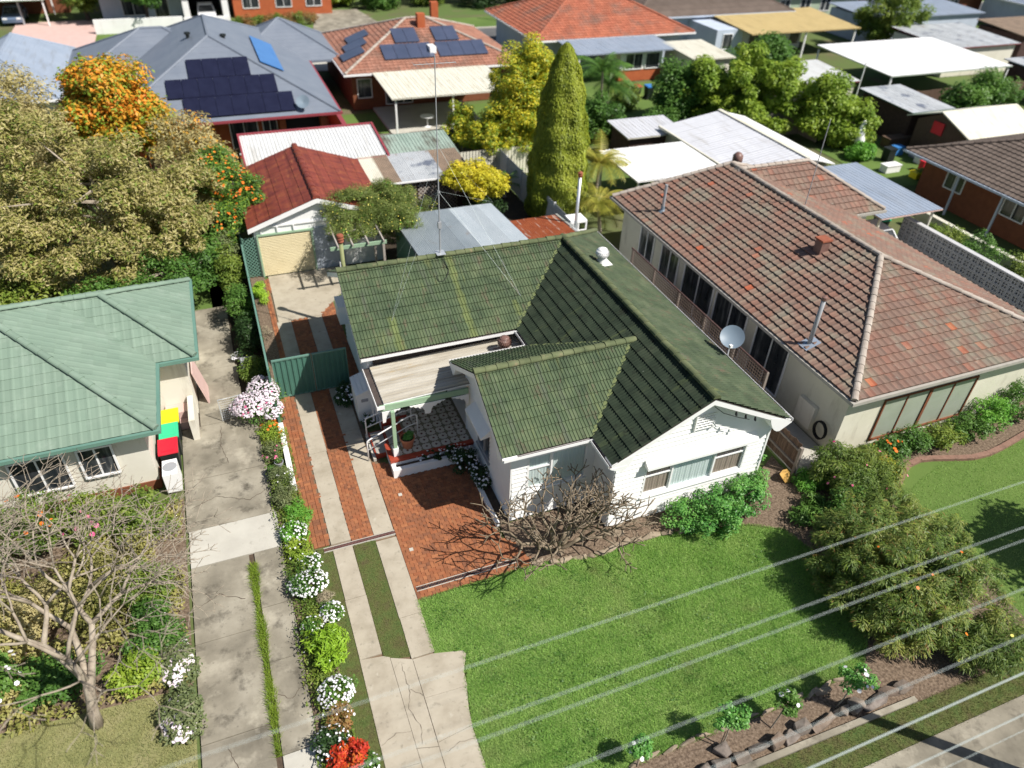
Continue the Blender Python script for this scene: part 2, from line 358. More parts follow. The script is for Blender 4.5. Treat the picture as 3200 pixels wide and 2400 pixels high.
defmat('tile_red', [(.32, .10, .06), (.40, .14, .08)], .9, rough=.85, isl=.15, layers=[((.22, .12, .09), .6, .5, .7, (1, 1, 1))])
defmat('tile_brickred', [(.27, .12, .08), (.34, .17, .12)], .9, rough=.85, isl=.15, layers=[((.2, .12, .09), .6, .5, .7, (1, 1, 1))])
defmat('tile_brown', [(.115, .088, .072), (.16, .125, .105)], .9, rough=.85, isl=.12)
defmat('bark', [(.20, .16, .125), (.32, .27, .21), (.40, .35, .28)], 6, stretch=(1, 1, .4), rough=.9, bump=(25, .5))
defmat('frangi_bark', [(.10, .075, .05), (.21, .165, .115), (.32, .265, .195)], 5, rough=.85, bump=(30, .4))
defmat('dark_bark', [(.06, .045, .035), (.11, .085, .065)], 6, stretch=(1, 1, .4), rough=.95)
defmat('wood_grey', [(.17, .14, .12), (.28, .24, .21)], 5, stretch=(4, 4, .5), rough=.9, objr=.18)
defmat('wood_brown', [(.085, .05, .035), (.15, .10, .07)], 5, stretch=(4, 4, .5), rough=.9, objr=.2)
defmat('wood_dark', [(.05, .028, .025), (.085, .05, .045)], 5, rough=.9, objr=.15)
defmat('wood_pale', [(.34, .30, .27), (.42, .38, .34)], 5, rough=.9)
defmat('rock', [(.10, .085, .07), (.18, .15, .125), (.26, .225, .19)], 3, rough=.95, bump=(20, .7), objr=.25, tint=([(1.1, .95, .85), (1, 1, 1), (.85, .85, .9)],))
defmat('rock_tan', [(.22, .17, .12), (.34, .28, .21)], 3, rough=.95, bump=(20, .6), objr=.15)
defmat('rock_yellow', [(.48, .27, .06), (.58, .36, .12)], 3, rough=.9, bump=(15, .6))
defmat('wire', [(.44, .50, .49), (.50, .56, .55)], 3, rough=.5)
defmat('black_rubber', [(.02, .02, .022)], rough=.6)
defmat('black_cable', [(.012, .012, .014)], rough=.6)
defmat('pipe_olive', [(.20, .22, .10), (.26, .28, .13)], 2, rough=.6)
defmat('rust_cap', [(.24, .07, .04), (.32, .11, .06)], 5, rough=.8)
defmat('dish_grey', [(.17, .225, .28), (.20, .255, .31)], 2, rough=.45)
defmat('plastic_yellow', [(.80, .66, .02)], rough=.4)
defmat('plastic_green', [(.05, .52, .26)], rough=.4)
defmat('plastic_red', [(.62, .02, .04)], rough=.4)
defmat('plastic_dark', [(.018, .022, .022)], rough=.5)
defmat('plastic_blue', [(.05, .2, .5)], rough=.45)
defmat('plastic_grey', [(.30, .31, .33), (.35, .36, .38)], 3, rough=.5)
defmat('pink_wall', [(.55, .38, .34), (.62, .44, .40)], 2, rough=.8)
defmat('car_white', [(.75, .76, .78)], rough=.25, spec=.6)
defmat('car_blue', [(.12, .17, .26)], rough=.25, spec=.6)
defmat('breeze', [(.44, .44, .45), (.52, .52, .53)], 2, rough=.85)
defmat('timber_post', [(.10, .075, .06), (.15, .12, .10)], 3, rough=.9)
def leafmat(name, cols, tr=.36, rough=.5, spec=.35, scale=.6, gain=1.4):
    """leaf colours by island, with a slower drift through the crown"""
    n = len(cols); gain = 1.0 if 'flower' in name or name in ('leaf_red', 'dry_stalk') else gain
    cols = [tuple(min(.9, q*gain) for q in c_) for c_ in cols]
    def mk():
        m = bpy.data.materials.new(name); m.use_nodes = True; nt = m.node_tree; L = nt.links.new
        for x in list(nt.nodes): nt.nodes.remove(x)
        out = N(nt, 'ShaderNodeOutputMaterial'); bs = N(nt, 'ShaderNodeBsdfPrincipled')
        g = N(nt, 'ShaderNodeNewGeometry'); f = noise(nt, vec(nt, 'pos', (1, 1, 1)), scale, 3)
        a = N(nt, 'ShaderNodeMath', operation='MULTIPLY_ADD'); L(g.outputs['Random Per Island'], a.inputs[0]); a.inputs[1].default_value = .48
        b = N(nt, 'ShaderNodeMath', operation='MULTIPLY_ADD'); L(f, b.inputs[0]); b.inputs[1].default_value = 1.9; b.inputs[2].default_value = -.70
        L(b.outputs[0], a.inputs[2])
        r = ramp(nt, cols, [.02+.96*i/(n-1) for i in range(n)]); L(a.outputs[0], r.inputs[0])
        L(r.outputs[0], bs.inputs['Base Color']); bs.inputs['Roughness'].default_value = rough; bs.inputs['Specular IOR Level'].default_value = spec
        tl = N(nt, 'ShaderNodeBsdfTranslucent'); L(r.outputs[0], tl.inputs[0])
        ms = N(nt, 'ShaderNodeMixShader'); ms.inputs[0].default_value = tr
        L(bs.outputs[0], ms.inputs[1]); L(tl.outputs[0], ms.inputs[2]); L(ms.outputs[0], out.inputs[0]); return m
    MDEF[name] = mk
leafmat('leaf_olive', [(.13, .155, .035), (.23, .225, .06), (.31, .285, .10), (.37, .325, .14)])
leafmat('leaf_tan', [(.21, .19, .07), (.32, .28, .12), (.42, .36, .18), (.26, .24, .08)])
leafmat('leaf_orange', [(.16, .17, .03), (.42, .28, .03), (.62, .28, .03), (.66, .20, .03)])
leafmat('leaf_green', [(.04, .10, .018), (.075, .16, .028), (.12, .22, .04)])
leafmat('leaf_bright', [(.05, .15, .02), (.10, .26, .03), (.17, .34, .05)])
leafmat('leaf_gloss', [(.03, .11, .02), (.065, .20, .035), (.13, .29, .06), (.13, .25, .05)], .28, .45, .4)
leafmat('leaf_yellowgreen', [(.10, .175, .02), (.185, .27, .03), (.27, .335, .04)])
leafmat('leaf_yellow', [(.22, .25, .02), (.38, .36, .025), (.50, .45, .035), (.55, .45, .035)])
leafmat('leaf_lime', [(.14, .26, .02), (.24, .38, .03), (.32, .46, .05)])
leafmat('leaf_conifer', [(.11, .15, .015), (.20, .245, .025), (.28, .32, .035), (.33, .36, .05)])
leafmat('leaf_mid', [(.06, .11, .018), (.13, .19, .03), (.21, .25, .045)])
leafmat('leaf_grevillea', [(.045, .085, .018), (.09, .145, .03), (.16, .205, .045), (.23, .23, .06)])
leafmat('leaf_dark', [(.015, .035, .01), (.03, .065, .018), (.05, .10, .025)])
leafmat('leaf_greyish', [(.06, .09, .035), (.12, .15, .06), (.18, .20, .09)])
leafmat('leaf_red', [(.34, .015, .012), (.50, .03, .015), (.58, .07, .02), (.62, .28, .03)], .2)
leafmat('leaf_brownred', [(.16, .10, .03), (.27, .14, .05), (.20, .17, .05)])
leafmat('leaf_vine', [(.07, .10, .02), (.13, .17, .04), (.20, .23, .07)])
leafmat('leaf_frond', [(.12, .14, .02), (.26, .26, .04), (.36, .30, .06)])
leafmat('flower_white', [(.80, .80, .82), (.88, .88, .90), (.84, .80, .88)], .2)
leafmat('flower_pinkish', [(.72, .62, .70), (.84, .78, .82), (.80, .66, .76), (.88, .86, .88)], .2)
leafmat('flower_orange', [(.80, .16, .02), (.85, .25, .03)], .2)
leafmat('flower_yellow', [(.85, .72, .10), (.88, .82, .25)], .2)
leafmat('flower_pink', [(.70, .05, .22), (.78, .25, .40)], .2)
defmat('edging_brick', [(.20, .115, .085), (.27, .16, .12)], 6, rough=.9, layers=[((.12, .08, .06), 4, .55, .75, (1, 1, 1))], bump=(20, .5))
defmat('trellis', [(.10, .072, .06), (.16, .12, .10)], 4, rough=.9, objr=.2)
leafmat('dry_stalk', [(.30, .25, .16), (.42, .36, .25)], .1)
# ------------------------------------------------------------------ foliage
def _unit(rs, n):
    d = rs.normal(size=(n, 3)); return d/np.maximum(np.linalg.norm(d, axis=1, keepdims=True), 1e-6)
def leafcloud(pos, nrm, size, aspect, rs, jit=.35, droop=0.0, tdir=None):
    """rhombic leaf per point -> verts, quads"""
    n = len(pos); t = _unit(rs, n) if tdir is None else tdir+_unit(rs, n)*.25; t[:, 2] -= droop
    t = t-nrm*np.sum(t*nrm, axis=1, keepdims=True); t /= np.maximum(np.linalg.norm(t, axis=1, keepdims=True), 1e-6)
    b = np.cross(nrm, t)
    s = size*(1+jit*rs.uniform(-1, 1, size=(n, 1)))
    w = s*aspect
    a0 = pos-t*s*.5; a2 = pos+t*s*.5-nrm*s*.12
    a1 = pos+b*w*.5+nrm*s*.05; a3 = pos-b*w*.5+nrm*s*.05
    v = np.stack([a0, a1, a2, a3], axis=1).reshape(-1, 3)
    f = np.arange(4*n).reshape(n, 4)
    return v, f
def clumps(ells, n, cr, rs, shell=.55):
    """ells: (cx,cy,cz,rx,ry,rz[,weight]) -> clump centres, radii"""
    w = np.array([(e[3]*e[4]*e[5])**.67*(e[6] if len(e) > 6 else 1) for e in ells]); w = w/w.sum()
    cs = []
    for e, k in zip(ells, np.maximum(1, np.round(w*n)).astype(int)):
        d = _unit(rs, k); r = (shell+(1-shell)*rs.uniform(0, 1, size=(k, 1))**.6)
        r *= rs.uniform(.78, 1.12, size=(k, 1))
        cs.append(np.array(e[:3])+d*r*np.array(e[3:6]))
    c = np.concatenate(cs); return c, cr*rs.uniform(.6, 1.35, size=len(c))
def leaves_on(cl, cr, n, size, aspect, rs, up=.45, flat=.75, droop=0.0, zmin=None, axis=None, radial=False):
    p = cr**2; p = p/p.sum(); idx = rs.choice(len(cl), size=n, p=p)
    d = _unit(rs, n); d[:, 2] *= flat
    r = cr[idx][:, None]*rs.uniform(.15, 1, size=(n, 1))**.45
    pos = cl[idx]+d*r
    if zmin is not None: pos[:, 2] = np.maximum(pos[:, 2], zmin+rs.uniform(0, .1, n))
    nr = d*.55+_unit(rs, n)*.55; nr[:, 2] += up*1.6
    if axis is not None:
        o = pos-np.array([axis[0], axis[1], 0]); o[:, 2] = 0; o /= np.maximum(np.linalg.norm(o, axis=1, keepdims=True), 1e-4); nr = o*.9+_unit(rs, n)*.45; nr[:, 2] += .45
    nr /= np.linalg.norm(nr, axis=1, keepdims=True)
    return leafcloud(pos, nr, size, aspect, rs, droop=droop, tdir=d if radial else None)
def merge(parts):
    vs, fs, o = [], [], 0
    for v, f in parts: vs.append(v); fs.append(f+o); o += len(v)
    return np.concatenate(vs), np.concatenate(fs)
def discs(pos, nrm, r, rs, seg=6):
    n = len(pos); t = _unit(rs, n); t = t-nrm*np.sum(t*nrm, axis=1, keepdims=True); t /= np.linalg.norm(t, axis=1, keepdims=True); b = np.cross(nrm, t)
    rr = r*(1+.3*rs.uniform(-1, 1, size=(n, 1)))
    vs = [pos+nrm*rr*.15]
    vs = [pos+(t*math.cos(2*math.pi*k/seg)+b*math.sin(2*math.pi*k/seg))*rr for k in range(seg)]
    v = np.stack(vs, axis=1).reshape(-1, 3); f = np.arange(seg*n).reshape(n, seg); return v, f
def surf_flowers(ells, n, r, rs, zmin=0.15, updir=.5, half=True):
    w = np.array([e[3]*e[4] for e in ells]); w = w/w.sum(); idx = rs.choice(len(ells), size=n, p=w)
    E = np.array([e[:6] for e in ells])[idx]; d = _unit(rs, n)
    if half: d[:, 2] = np.abs(d[:, 2])*.9+.05
    d /= np.linalg.norm(d, axis=1, keepdims=True)
    pos = E[:, :3]+d*E[:, 3:6]*rs.uniform(.95, 1.12, size=(n, 1)); pos[:, 2] = np.maximum(pos[:, 2], zmin)
    nr = d*.5+_unit(rs, n)*.25; nr[:, 2] += updir; nr /= np.linalg.norm(nr, axis=1, keepdims=True)
    return discs(pos, nr, r, rs)
def limbs(mb, base, top, r0, targets, rs, r1=.02, wob=.12):
    """tapered trunk base->top, limbs to target points"""
    base = Vector(base); top = Vector(top); n = 6; pts = []
    for i in range(n+1):
        t = i/n; p = base.lerp(top, t); j = (top-base).length*wob*.25*math.sin(t*math.pi)
        p += Vector((rs.uniform(-j, j), rs.uniform(-j, j), 0)); pts.append(p)
    mb.tube(pts, [r0*(1.25 if i == 0 else 1-.55*i/n) for i in range(n+1)], 8)
    for t in targets:
        t = Vector(t); k = rs.integers(2, n+1); s = pts[k]; rr = r0*(1-.55*k/n)*.6
        mid = s.lerp(t, .5)+Vector((rs.uniform(-.2, .2), rs.uniform(-.2, .2), rs.uniform(0, .25)))*(t-s).length*.25
        mb.tube([s, s.lerp(mid, .6), mid, t], [rr, rr*.75, rr*.55, r1], 5)
def tree(name, label, cat, base, ells, nl, size, lm, bark='dark_bark', r0=.16, seed=1, ncl=60, cr=.5, aspect=.5, up=.45, shell=.55, group=None, trunk_to=None, droop=0., flowers=None, extra=None, nlimb=10, axis=None, radial=False):
    rs = np.random.default_rng(seed); t = thing(name, label, cat, base, group)
    cl, c_r = clumps(ells, ncl, cr, rs, shell)
    zlo = max(base[2]+.05, 0.03)
    cl[:, 2] = np.maximum(cl[:, 2], zlo+c_r*.5)
    v, f = leaves_on(cl, c_r, nl, size, aspect, rs, up=up, droop=droop, zmin=zlo, axis=axis, radial=radial)
    npmesh('crown' if cat == 'tree' else 'foliage', v, f, lm, t)
    if extra:
        for (nm, m2, n2, s2, a2) in extra:
            v, f = leaves_on(cl, c_r*1.12, n2, s2, a2, rs, up=up, zmin=zlo, radial=radial); npmesh(nm, v, f, m2, t)
    if flowers:
        for (nm, m2, n2, r2) in flowers:
            v, f = surf_flowers(ells, n2, r2, rs, zmin=zlo+.1); npmesh(nm, v, f, m2, t, kind='stuff')
    mb = MB(); e0 = ells[0]; top = trunk_to or (e0[0], e0[1], e0[2]+e0[5]*.3)
    pick = rs.choice(len(cl), size=min(nlimb, len(cl)), replace=False)
    limbs(mb, base, top, r0, [cl[i] for i in pick], rs)
    mb.build('trunk' if cat == 'tree' else 'stems', bark, t)
    return t
def blades(poly_fn, bbox, n, h, w, rs, lean=.5, z=0.0):
    """triangular grass blades scattered where poly_fn(x,y) is true"""
    x = rs.uniform(bbox[0], bbox[1], n*2); y = rs.uniform(bbox[2], bbox[3], n*2); k = poly_fn(x, y); x = x[k][:n]; y = y[k][:n]; n = len(x)
    a = rs.uniform(0, 2*math.pi, n); hh = h*rs.uniform(.5, 1.4, n); ww = w*rs.uniform(.6, 1.3, n); le = lean*hh*rs.uniform(.2, 1.5, n); la = rs.uniform(0, 2*math.pi, n)
    dx = np.cos(a)*ww/2; dy = np.sin(a)*ww/2
    p0 = np.stack([x-dx, y-dy, np.full(n, z)], 1); p1 = np.stack([x+dx, y+dy, np.full(n, z)], 1)
    p2 = np.stack([x+np.cos(la)*le, y+np.sin(la)*le, z+hh], 1)
    return np.stack([p0, p1, p2], 1).reshape(-1, 3), np.arange(3*n).reshape(n, 3)
def inpoly(pts):
    P = np.array(pts)
    def fn(x, y):
        r = np.zeros(len(x), bool); n = len(P); j = n-1
        for i in range(n):
            xi, yi = P[i]; xj, yj = P[j]
            c = ((yi > y) != (yj > y)) & (x < (xj-xi)*(y-yi)/(yj-yi+1e-12)+xi); r ^= c; j = i
        return r
    return fn
def sheet(name, pts, z, m, parent=None, kind='structure'):
    mb = MB(); mb.poly(*[(p[0], p[1], z) for p in pts]); o = mb.build(name, m, parent)
    if parent is None: o['kind'] = kind
    return o
def slab(name, pts, z0, z1, m, parent=None):
    mb = MB(); mb.prism([(p[0], p[1], z0) for p in pts], (0, 0, z1-z0)); o = mb.build(name, m, parent)
    if parent is None: o['kind'] = 'structure'
    return o

# ------------------------------------------------------------------ roof tiles
def tile_template(w, g, lap=.05, tilt=.036, rib=.02, n=2, thick=.022):
    xs, hs = [], []
    for k in range(n):
        o = k*w/n; q = w/n
        for t, h in ((0, rib), (.10, rib), (.18, 0), (.5, -.003), (.86, 0), (.94, rib*.9)): xs.append(o+t*q); hs.append(h)
    xs.append(w); hs.append(rib)
    L = g+lap; m = len(xs); v = []
    for x, h in zip(xs, hs): v.append((x, 0, tilt+h))
    for x, h in zip(xs, hs): v.append((x, L, h*.9))
    for x, h in zip(xs, hs): v.append((x, .004, tilt+h*.3-thick-.012))
    f = []
    for i in range(m-1):
        f.append((i, i+1, m+i+1, m+i)); f.append((2*m+i, 2*m+i+1, i+1, i))
    return np.array(v), np.array(f)
def tile_simple(w, g, lap=.04, tilt=.045, rib=.022):
    xs = [0, w*.12, w*.3, w*.75, w]; hs = [rib, rib, 0, 0, rib]; m = 5; L = g+lap
    v = [(x, 0, tilt+h) for x, h in zip(xs, hs)]+[(x, L, h) for x, h in zip(xs, hs)]+[(x, .004, -.005) for x in xs]
    f = []
    for i in range(m-1): f.append((i, i+1, m+i+1, m+i)); f.append((2*m+i, 2*m+i+1, i+1, i))
    return np.array(v), np.array(f)
def lay_tiles(O, U, Vd, polys, tpl, w, g):
    """polys: convex uv polygons (ccw).  returns list of 4x4 for whole tiles, and clipped (verts, faces) meshes"""
    O = np.array(O, float); U = np.array(U, float); Vd = np.array(Vd, float); Nn = np.cross(U, Vd)
    R = np.stack([U, Vd, Nn], axis=1); tv, tf = tpl
    whole = []; clipped = []
    for P in polys:
        P = np.array(P, float); u0, v0 = P.min(0); u1, v1 = P.max(0); edge = []
        E = np.roll(P, -1, 0)-P
        for j in range(int(math.floor(v0/g)), int(math.ceil(v1/g))):
            for i in range(int(math.floor(u0/w)), int(math.ceil(u1/w))):
                C = np.array([(i*w, j*g), ((i+1)*w, j*g), ((i+1)*w, (j+1)*g), (i*w, (j+1)*g)])
                s = np.array([[E[k, 0]*(c[1]-P[k, 1])-E[k, 1]*(c[0]-P[k, 0]) for c in C] for k in range(len(P))])
                if (s >= -1e-4).all(): whole.append((i*w, j*g))
                elif ((s < 1e-4).all(axis=1)).any(): continue
                else: edge.append((i*w, j*g))
        if edge:
            bm = bmesh.new()
            for (a, b) in edge:
                vs = [bm.verts.new((x+a, y+b, z)) for x, y, z in tv]
                for q in tf: bm.faces.new([vs[k] for k in q])
            for k in range(len(P)):
                nrm = Vector((E[k, 1], -E[k, 0], 0)).normalized()
                bmesh.ops.bisect_plane(bm, geom=bm.verts[:]+bm.edges[:]+bm.faces[:], plane_co=Vector((P[k, 0], P[k, 1], 0))+nrm*.004, plane_no=nrm, clear_outer=True)
            bm.verts.index_update()
            vv = np.array([v.co[:] for v in bm.verts]); ff = [tuple(v.index for v in q.verts) for q in bm.faces]; bm.free()
            if len(vv): clipped.append((vv@R.T+O, ff))
    wh = []
    for (a, b) in whole:
        p = O+R@np.array([a, b, 0]); wh.append(Matrix(((R[0, 0], R[0, 1], R[0, 2], p[0]), (R[1, 0], R[1, 1], R[1, 2], p[1]), (R[2, 0], R[2, 1], R[2, 2], p[2]), (0, 0, 0, 1))))
    return wh, clipped
def put_tiles(parent, tpl, whole, clipped, m, n_ind=300, name='roof_tile'):
    tv, tf = tpl; cp = Vector((0, 0, CAM_H))
    whole = sorted(whole, key=lambda w: (w.translation-cp).length)
    if n_ind:
        me = bpy.data.meshes.new(name); me.from_pydata(tv.tolist(), [], tf.tolist()); me.materials.append(M(m))
        for w in whole[:n_ind]:
            j = Matrix.Rotation(RNG.uniform(-.006, .006), 4, 'Z') @ Matrix.Translation((0, RNG.uniform(-.006, .006), RNG.uniform(0, .005)))
            inst(me, name, parent, w @ j)
    vs, fs = [], []; o = 0
    for w in whole[n_ind:]:
        A = np.array(w); vs.append(tv@A[:3, :3].T+A[:3, 3]+np.array([0, 0, RNG.uniform(0, .005)])); fs += [tuple(int(k)+o for k in q) for q in tf]; o += len(tv)
    for vv, ff in clipped:
        vs.append(vv); fs += [tuple(k+o for k in q) for q in ff]; o += len(vv)
    if vs:
        mb = MB(); mb.v = [tuple(p) for p in np.concatenate(vs)]; mb.f = fs
        mb.build('tile_field', m, parent, kind='stuff')
def cap_template(L=.40, r=.115, seg=8):
    mb = MB(); n = seg
    for i in range(n+1):
        a = math.pi*(-.08+1.16*i/n); mb.v.append((r*1.12*math.cos(a), 0, r*.85*math.sin(a)+.012))
    for i in range(n+1):
        a = math.pi*(-.08+1.16*i/n); mb.v.append((r*math.cos(a), L, r*.75*math.sin(a)))
    for i in range(n): mb.f.append((i, i+1, n+2+i, n+1+i))
    mb.f.append(tuple(range(n, -1, -1)))
    me = bpy.data.meshes.new('ridge_cap'); me.from_pydata(mb.v, [], mb.f); return me
def ridge_caps(parent, a, b, m, me, step=.37, lift=.0, name='ridge_cap'):
    a = Vector(a); b = Vector(b); d = (b-a); n = max(1, int(round(d.length/step))); st = d.length/n; d.normalize()
    x = d.cross(Vector((0, 0, 1))).normalized(); z = x.cross(d)
    if not me.materials: me.materials.append(M(m))
    for i in range(n):
        p = a+d*(st*i)+z*(lift+RNG.uniform(-.008, .008)); s = st/step
        w = Matrix(((x.x, d.x*s, z.x, p.x), (x.y, d.y*s, z.y, p.y), (x.z, d.z*s, z.z, p.z), (0, 0, 0, 1)))
        inst(me, name, parent, w @ Matrix.Rotation(RNG.uniform(-.015, .015), 4, 'Z'))
def corrugated(mb, o, u, v, n, lu, lv, pitch=.076, amp=.018, flat=False, lap=0.0):
    """sheet: corrugations run along v; profile across u"""
    o, u, v, n = (Vector(q) for q in (o, u, v, n))
    k = max(4, int(lu/pitch*(4 if not flat else 1)))
    base = len(mb.v); prof = []
    if flat:
        for i in range(int(lu/pitch)+1):
            for t, h in ((0, 0), (.55, 0), (.66, amp), (.88, amp), (.99, 0)):
                x = (i+t)*pitch
                if x <= lu: prof.append((x, h))
        prof.append((lu, 0))
    else:
        for i in range(k+1): prof.append((lu*i/k, amp*math.sin(2*math.pi*i/4)*.5))
    for (x, h) in prof:
        a = o+u*x+n*h; mb.v.append(tuple(a)); mb.v.append(tuple(a+v*lv))
    for i in range(len(prof)-1):
        q = base+2*i; mb.f.append((q, q+2, q+3, q+1))
    return mb

# ------------------------------------------------------------------ walls
def clip_u(poly, z):
    us = []
    n = len(poly)
    for i in range(n):
        (a, za), (b, zb) = poly[i], poly[(i+1) % n]
        if (za <= z < zb) or (zb <= z < za): us.append(a+(b-a)*(z-za)/(zb-za))
    return (min(us), max(us)) if len(us) >= 2 else None
def board_wall(house, O, U, Nn, poly, openings=(), exp=.185, m='white_board', core='dark_core', inset=.16, name='weatherboard'):
    """poly: convex (u,z) wall outline; boards laid proud of O-plane along Nn; returns wall part"""
    O = Vector(O); U = Vector(U); Nn = Vector(Nn); Z = Vector((0, 0, 1))
    P = lambda u, z, d: O+U*u+Z*z+Nn*d
    mb = MB(); mb.prism([P(u, z, -inset-.05) for u, z in poly], -Nn*.02); wall = mb.build('wall', core, house)
    z0 = min(z for _, z in poly); z1 = max(z for _, z in poly); k = 0; z = z0
    while z < z1-.02:
        za, zb = z, min(z+exp, z1-.005); A = clip_u(poly, za+.001); B = clip_u(poly, zb-.003)
        z = zb
        if not A: continue
        if not B: B = ((A[0]+A[1])/2-.01, (A[0]+A[1])/2+.01)
        segs = [(A[0], A[1], B[0], B[1])]
        for (u0, u1, w0, w1) in openings:
            if zb <= w0+.03 or za >= w1-.03: continue
            ns = []
            for (a0, a1, b0, b1) in segs:
                if u1 <= a0 or u0 >= a1: ns.append((a0, a1, b0, b1)); continue
                if u0 > a0+.03: ns.append((a0, u0, b0, u0))
                if u1 < a1-.03: ns.append((u1, a1, u1, b1))
            segs = ns
        for (a0, a1, b0, b1) in segs:
            b = MB(); v = [P(a0, za, .046), P(a1, za, .046), P(b1, zb+.012, .004), P(b0, zb+.012, .004), P(a0, za, -.02), P(a1, za, -.02), P(b1, zb+.012, -.02), P(b0, zb+.012, -.02)]
            b.add(v, [(0, 1, 2, 3), (4, 5, 1, 0), (7, 6, 5, 4), (4, 0, 3, 7), (1, 5, 6, 2), (3, 2, 6, 7)])
            b.build(name, m, wall)
    return wall
def window(house, O, U, Nn, u0, u1, z0, z1, lights, sill=True, depth=.12, name='window', frame='white_trim', fw=.06, glass='glass', proud=.04):
    """lights: list of (f0,f1,kind,curtain) fractions of the width; kind 'sash' adds a transom"""
    O = Vector(O); U = Vector(U); Nn = Vector(Nn); Z = Vector((0, 0, 1)); P = lambda u, z, d: O+U*u+Z*z+Nn*d
    def bx(mb, a0, a1, b0, b1, d0, d1):
        v = [P(a0, b0, d0), P(a1, b0, d0), P(a1, b1, d0), P(a0, b1, d0), P(a0, b0, d1), P(a1, b0, d1), P(a1, b1, d1), P(a0, b1, d1)]
        mb.add(v, [(3, 2, 1, 0), (4, 5, 6, 7), (0, 1, 5, 4), (1, 2, 6, 5), (2, 3, 7, 6), (3, 0, 4, 7)])
    mb = MB(); bx(mb, u0-fw, u0, z0-fw, z1+fw, -depth, proud); bx(mb, u1, u1+fw, z0-fw, z1+fw, -depth, proud); bx(mb, u0, u1, z1, z1+fw, -depth, proud); bx(mb, u0, u1, z0-fw, z0, -depth, proud)
    for (f0, f1, kd, cu) in lights[1:]:
        x = u0+(u1-u0)*f0; bx(mb, x-fw*.5, x+fw*.5, z0, z1, -depth, proud-.012)
    w = mb.build(name, frame, house)
    for (f0, f1, kd, cu) in lights:
        a, b = u0+(u1-u0)*f0+fw*.5, u0+(u1-u0)*f1-fw*.5
        if f0 == 0: a = u0
        if f1 == 1: b = u1
        if kd == 'sash':
            s = MB(); zm = z0+(z1-z0)*.62
            bx(s, a+.002, b-.002, zm-.025, zm+.025, -.07, .0); bx(s, a, a+.03, z0, z1, -.06, -.01); bx(s, b-.03, b, z0, z1, -.06, -.01); bx(s, a+.03, b-.03, z0, z0+.05, -.06, -.01); bx(s, a+.03, b-.03, z1-.04, z1, -.06, -.01)
            s.build('sash', frame, w)
        g = MB(); g.quad(P(a, z0, -.035), P(b, z0, -.035), P(b, z1, -.035), P(a, z1, -.035)); g.build('pane', glass, w)
        if cu:
            c = MB(); n = max(8, int((b-a)/.03)); c.v = []
            for i in range(n+1):
                x = a+(b-a)*i/n; dd = -.062-.02*(math.sin(i*1.9)+.6*math.sin(i*.83+1))*.6
                c.v.append(tuple(P(x, z0, dd))); c.v.append(tuple(P(x, z1, dd)))
            for i in range(n): c.f.append((2*i, 2*i+2, 2*i+3, 2*i+1))
            c.build('curtain', cu, w, smooth=True)
    if sill:
        s = MB(); v = [P(u0-.1, z0-fw, .10), P(u1+.1, z0-fw, .10), P(u1+.1, z0-fw+.01, -.02), P(u0-.1, z0-fw+.01, -.02), P(u0-.1, z0-fw-.05, .10), P(u1+.1, z0-fw-.05, .10), P(u1+.1, z0-fw-.05, -.02), P(u0-.1, z0-fw-.05, -.02)]
        s.add(v, [(0, 1, 2, 3), (7, 6, 5, 4), (4, 5, 1, 0), (5, 6, 2, 1), (6, 7, 3, 2), (7, 4, 0, 3)]); s.build('sill', frame, w)
    return w

# ------------------------------------------------------------------ simple houses
def facet(A, B, C, D, mb, rows, step=.03):
    """sawtooth courses on a planar facet A-B (eave) D-C (ridge)"""
    A, B, C, D = (Vector(q) for q in (A, B, C, D)); n = (B-A).cross(D-A).normalized()
    for i in range(rows):
        t0, t1 = i/rows, (i+1)/rows
        a, b, c, d = A.lerp(D, t0)+n*step, B.lerp(C, t0)+n*step, B.lerp(C, t1), A.lerp(D, t1)
        mb.quad(a, b, c, d); mb.quad(A.lerp(D, t0)-n*.01, B.lerp(C, t0)-n*.01, b, a)
def hip_pts(x0, x1, y0, y1, ze, zr, ends=(None, None)):
    """hip roof; ridge along the long side; ends override the hip run at each end (0 = gable)"""
    if (x1-x0) >= (y1-y0):
        h = (y1-y0)/2; e0 = h if ends[0] is None else ends[0]; e1 = h if ends[1] is None else ends[1]
        r0, r1 = (x0+e0, y0+h, zr), (x1-e1, y0+h, zr)
        a, b, c, d = (x0, y0, ze), (x1, y0, ze), (x1, y1, ze), (x0, y1, ze)
        return r0, r1, [(a, b, r1, r0), (c, d, r0, r1), (d, a, r0, r0), (b, c, r1, r1)]
    h = (x1-x0)/2; e0 = h if ends[0] is None else ends[0]; e1 = h if ends[1] is None else ends[1]
    r0, r1 = (x0+h, y0+e0, zr), (x0+h, y1-e1, zr)
    a, b, c, d = (x0, y0, ze), (x1, y0, ze), (x1, y1, ze), (x0, y1, ze)
    return r0, r1, [(d, a, r0, r1), (b, c, r1, r0), (a, b, r0, r0), (c, d, r1, r1)]
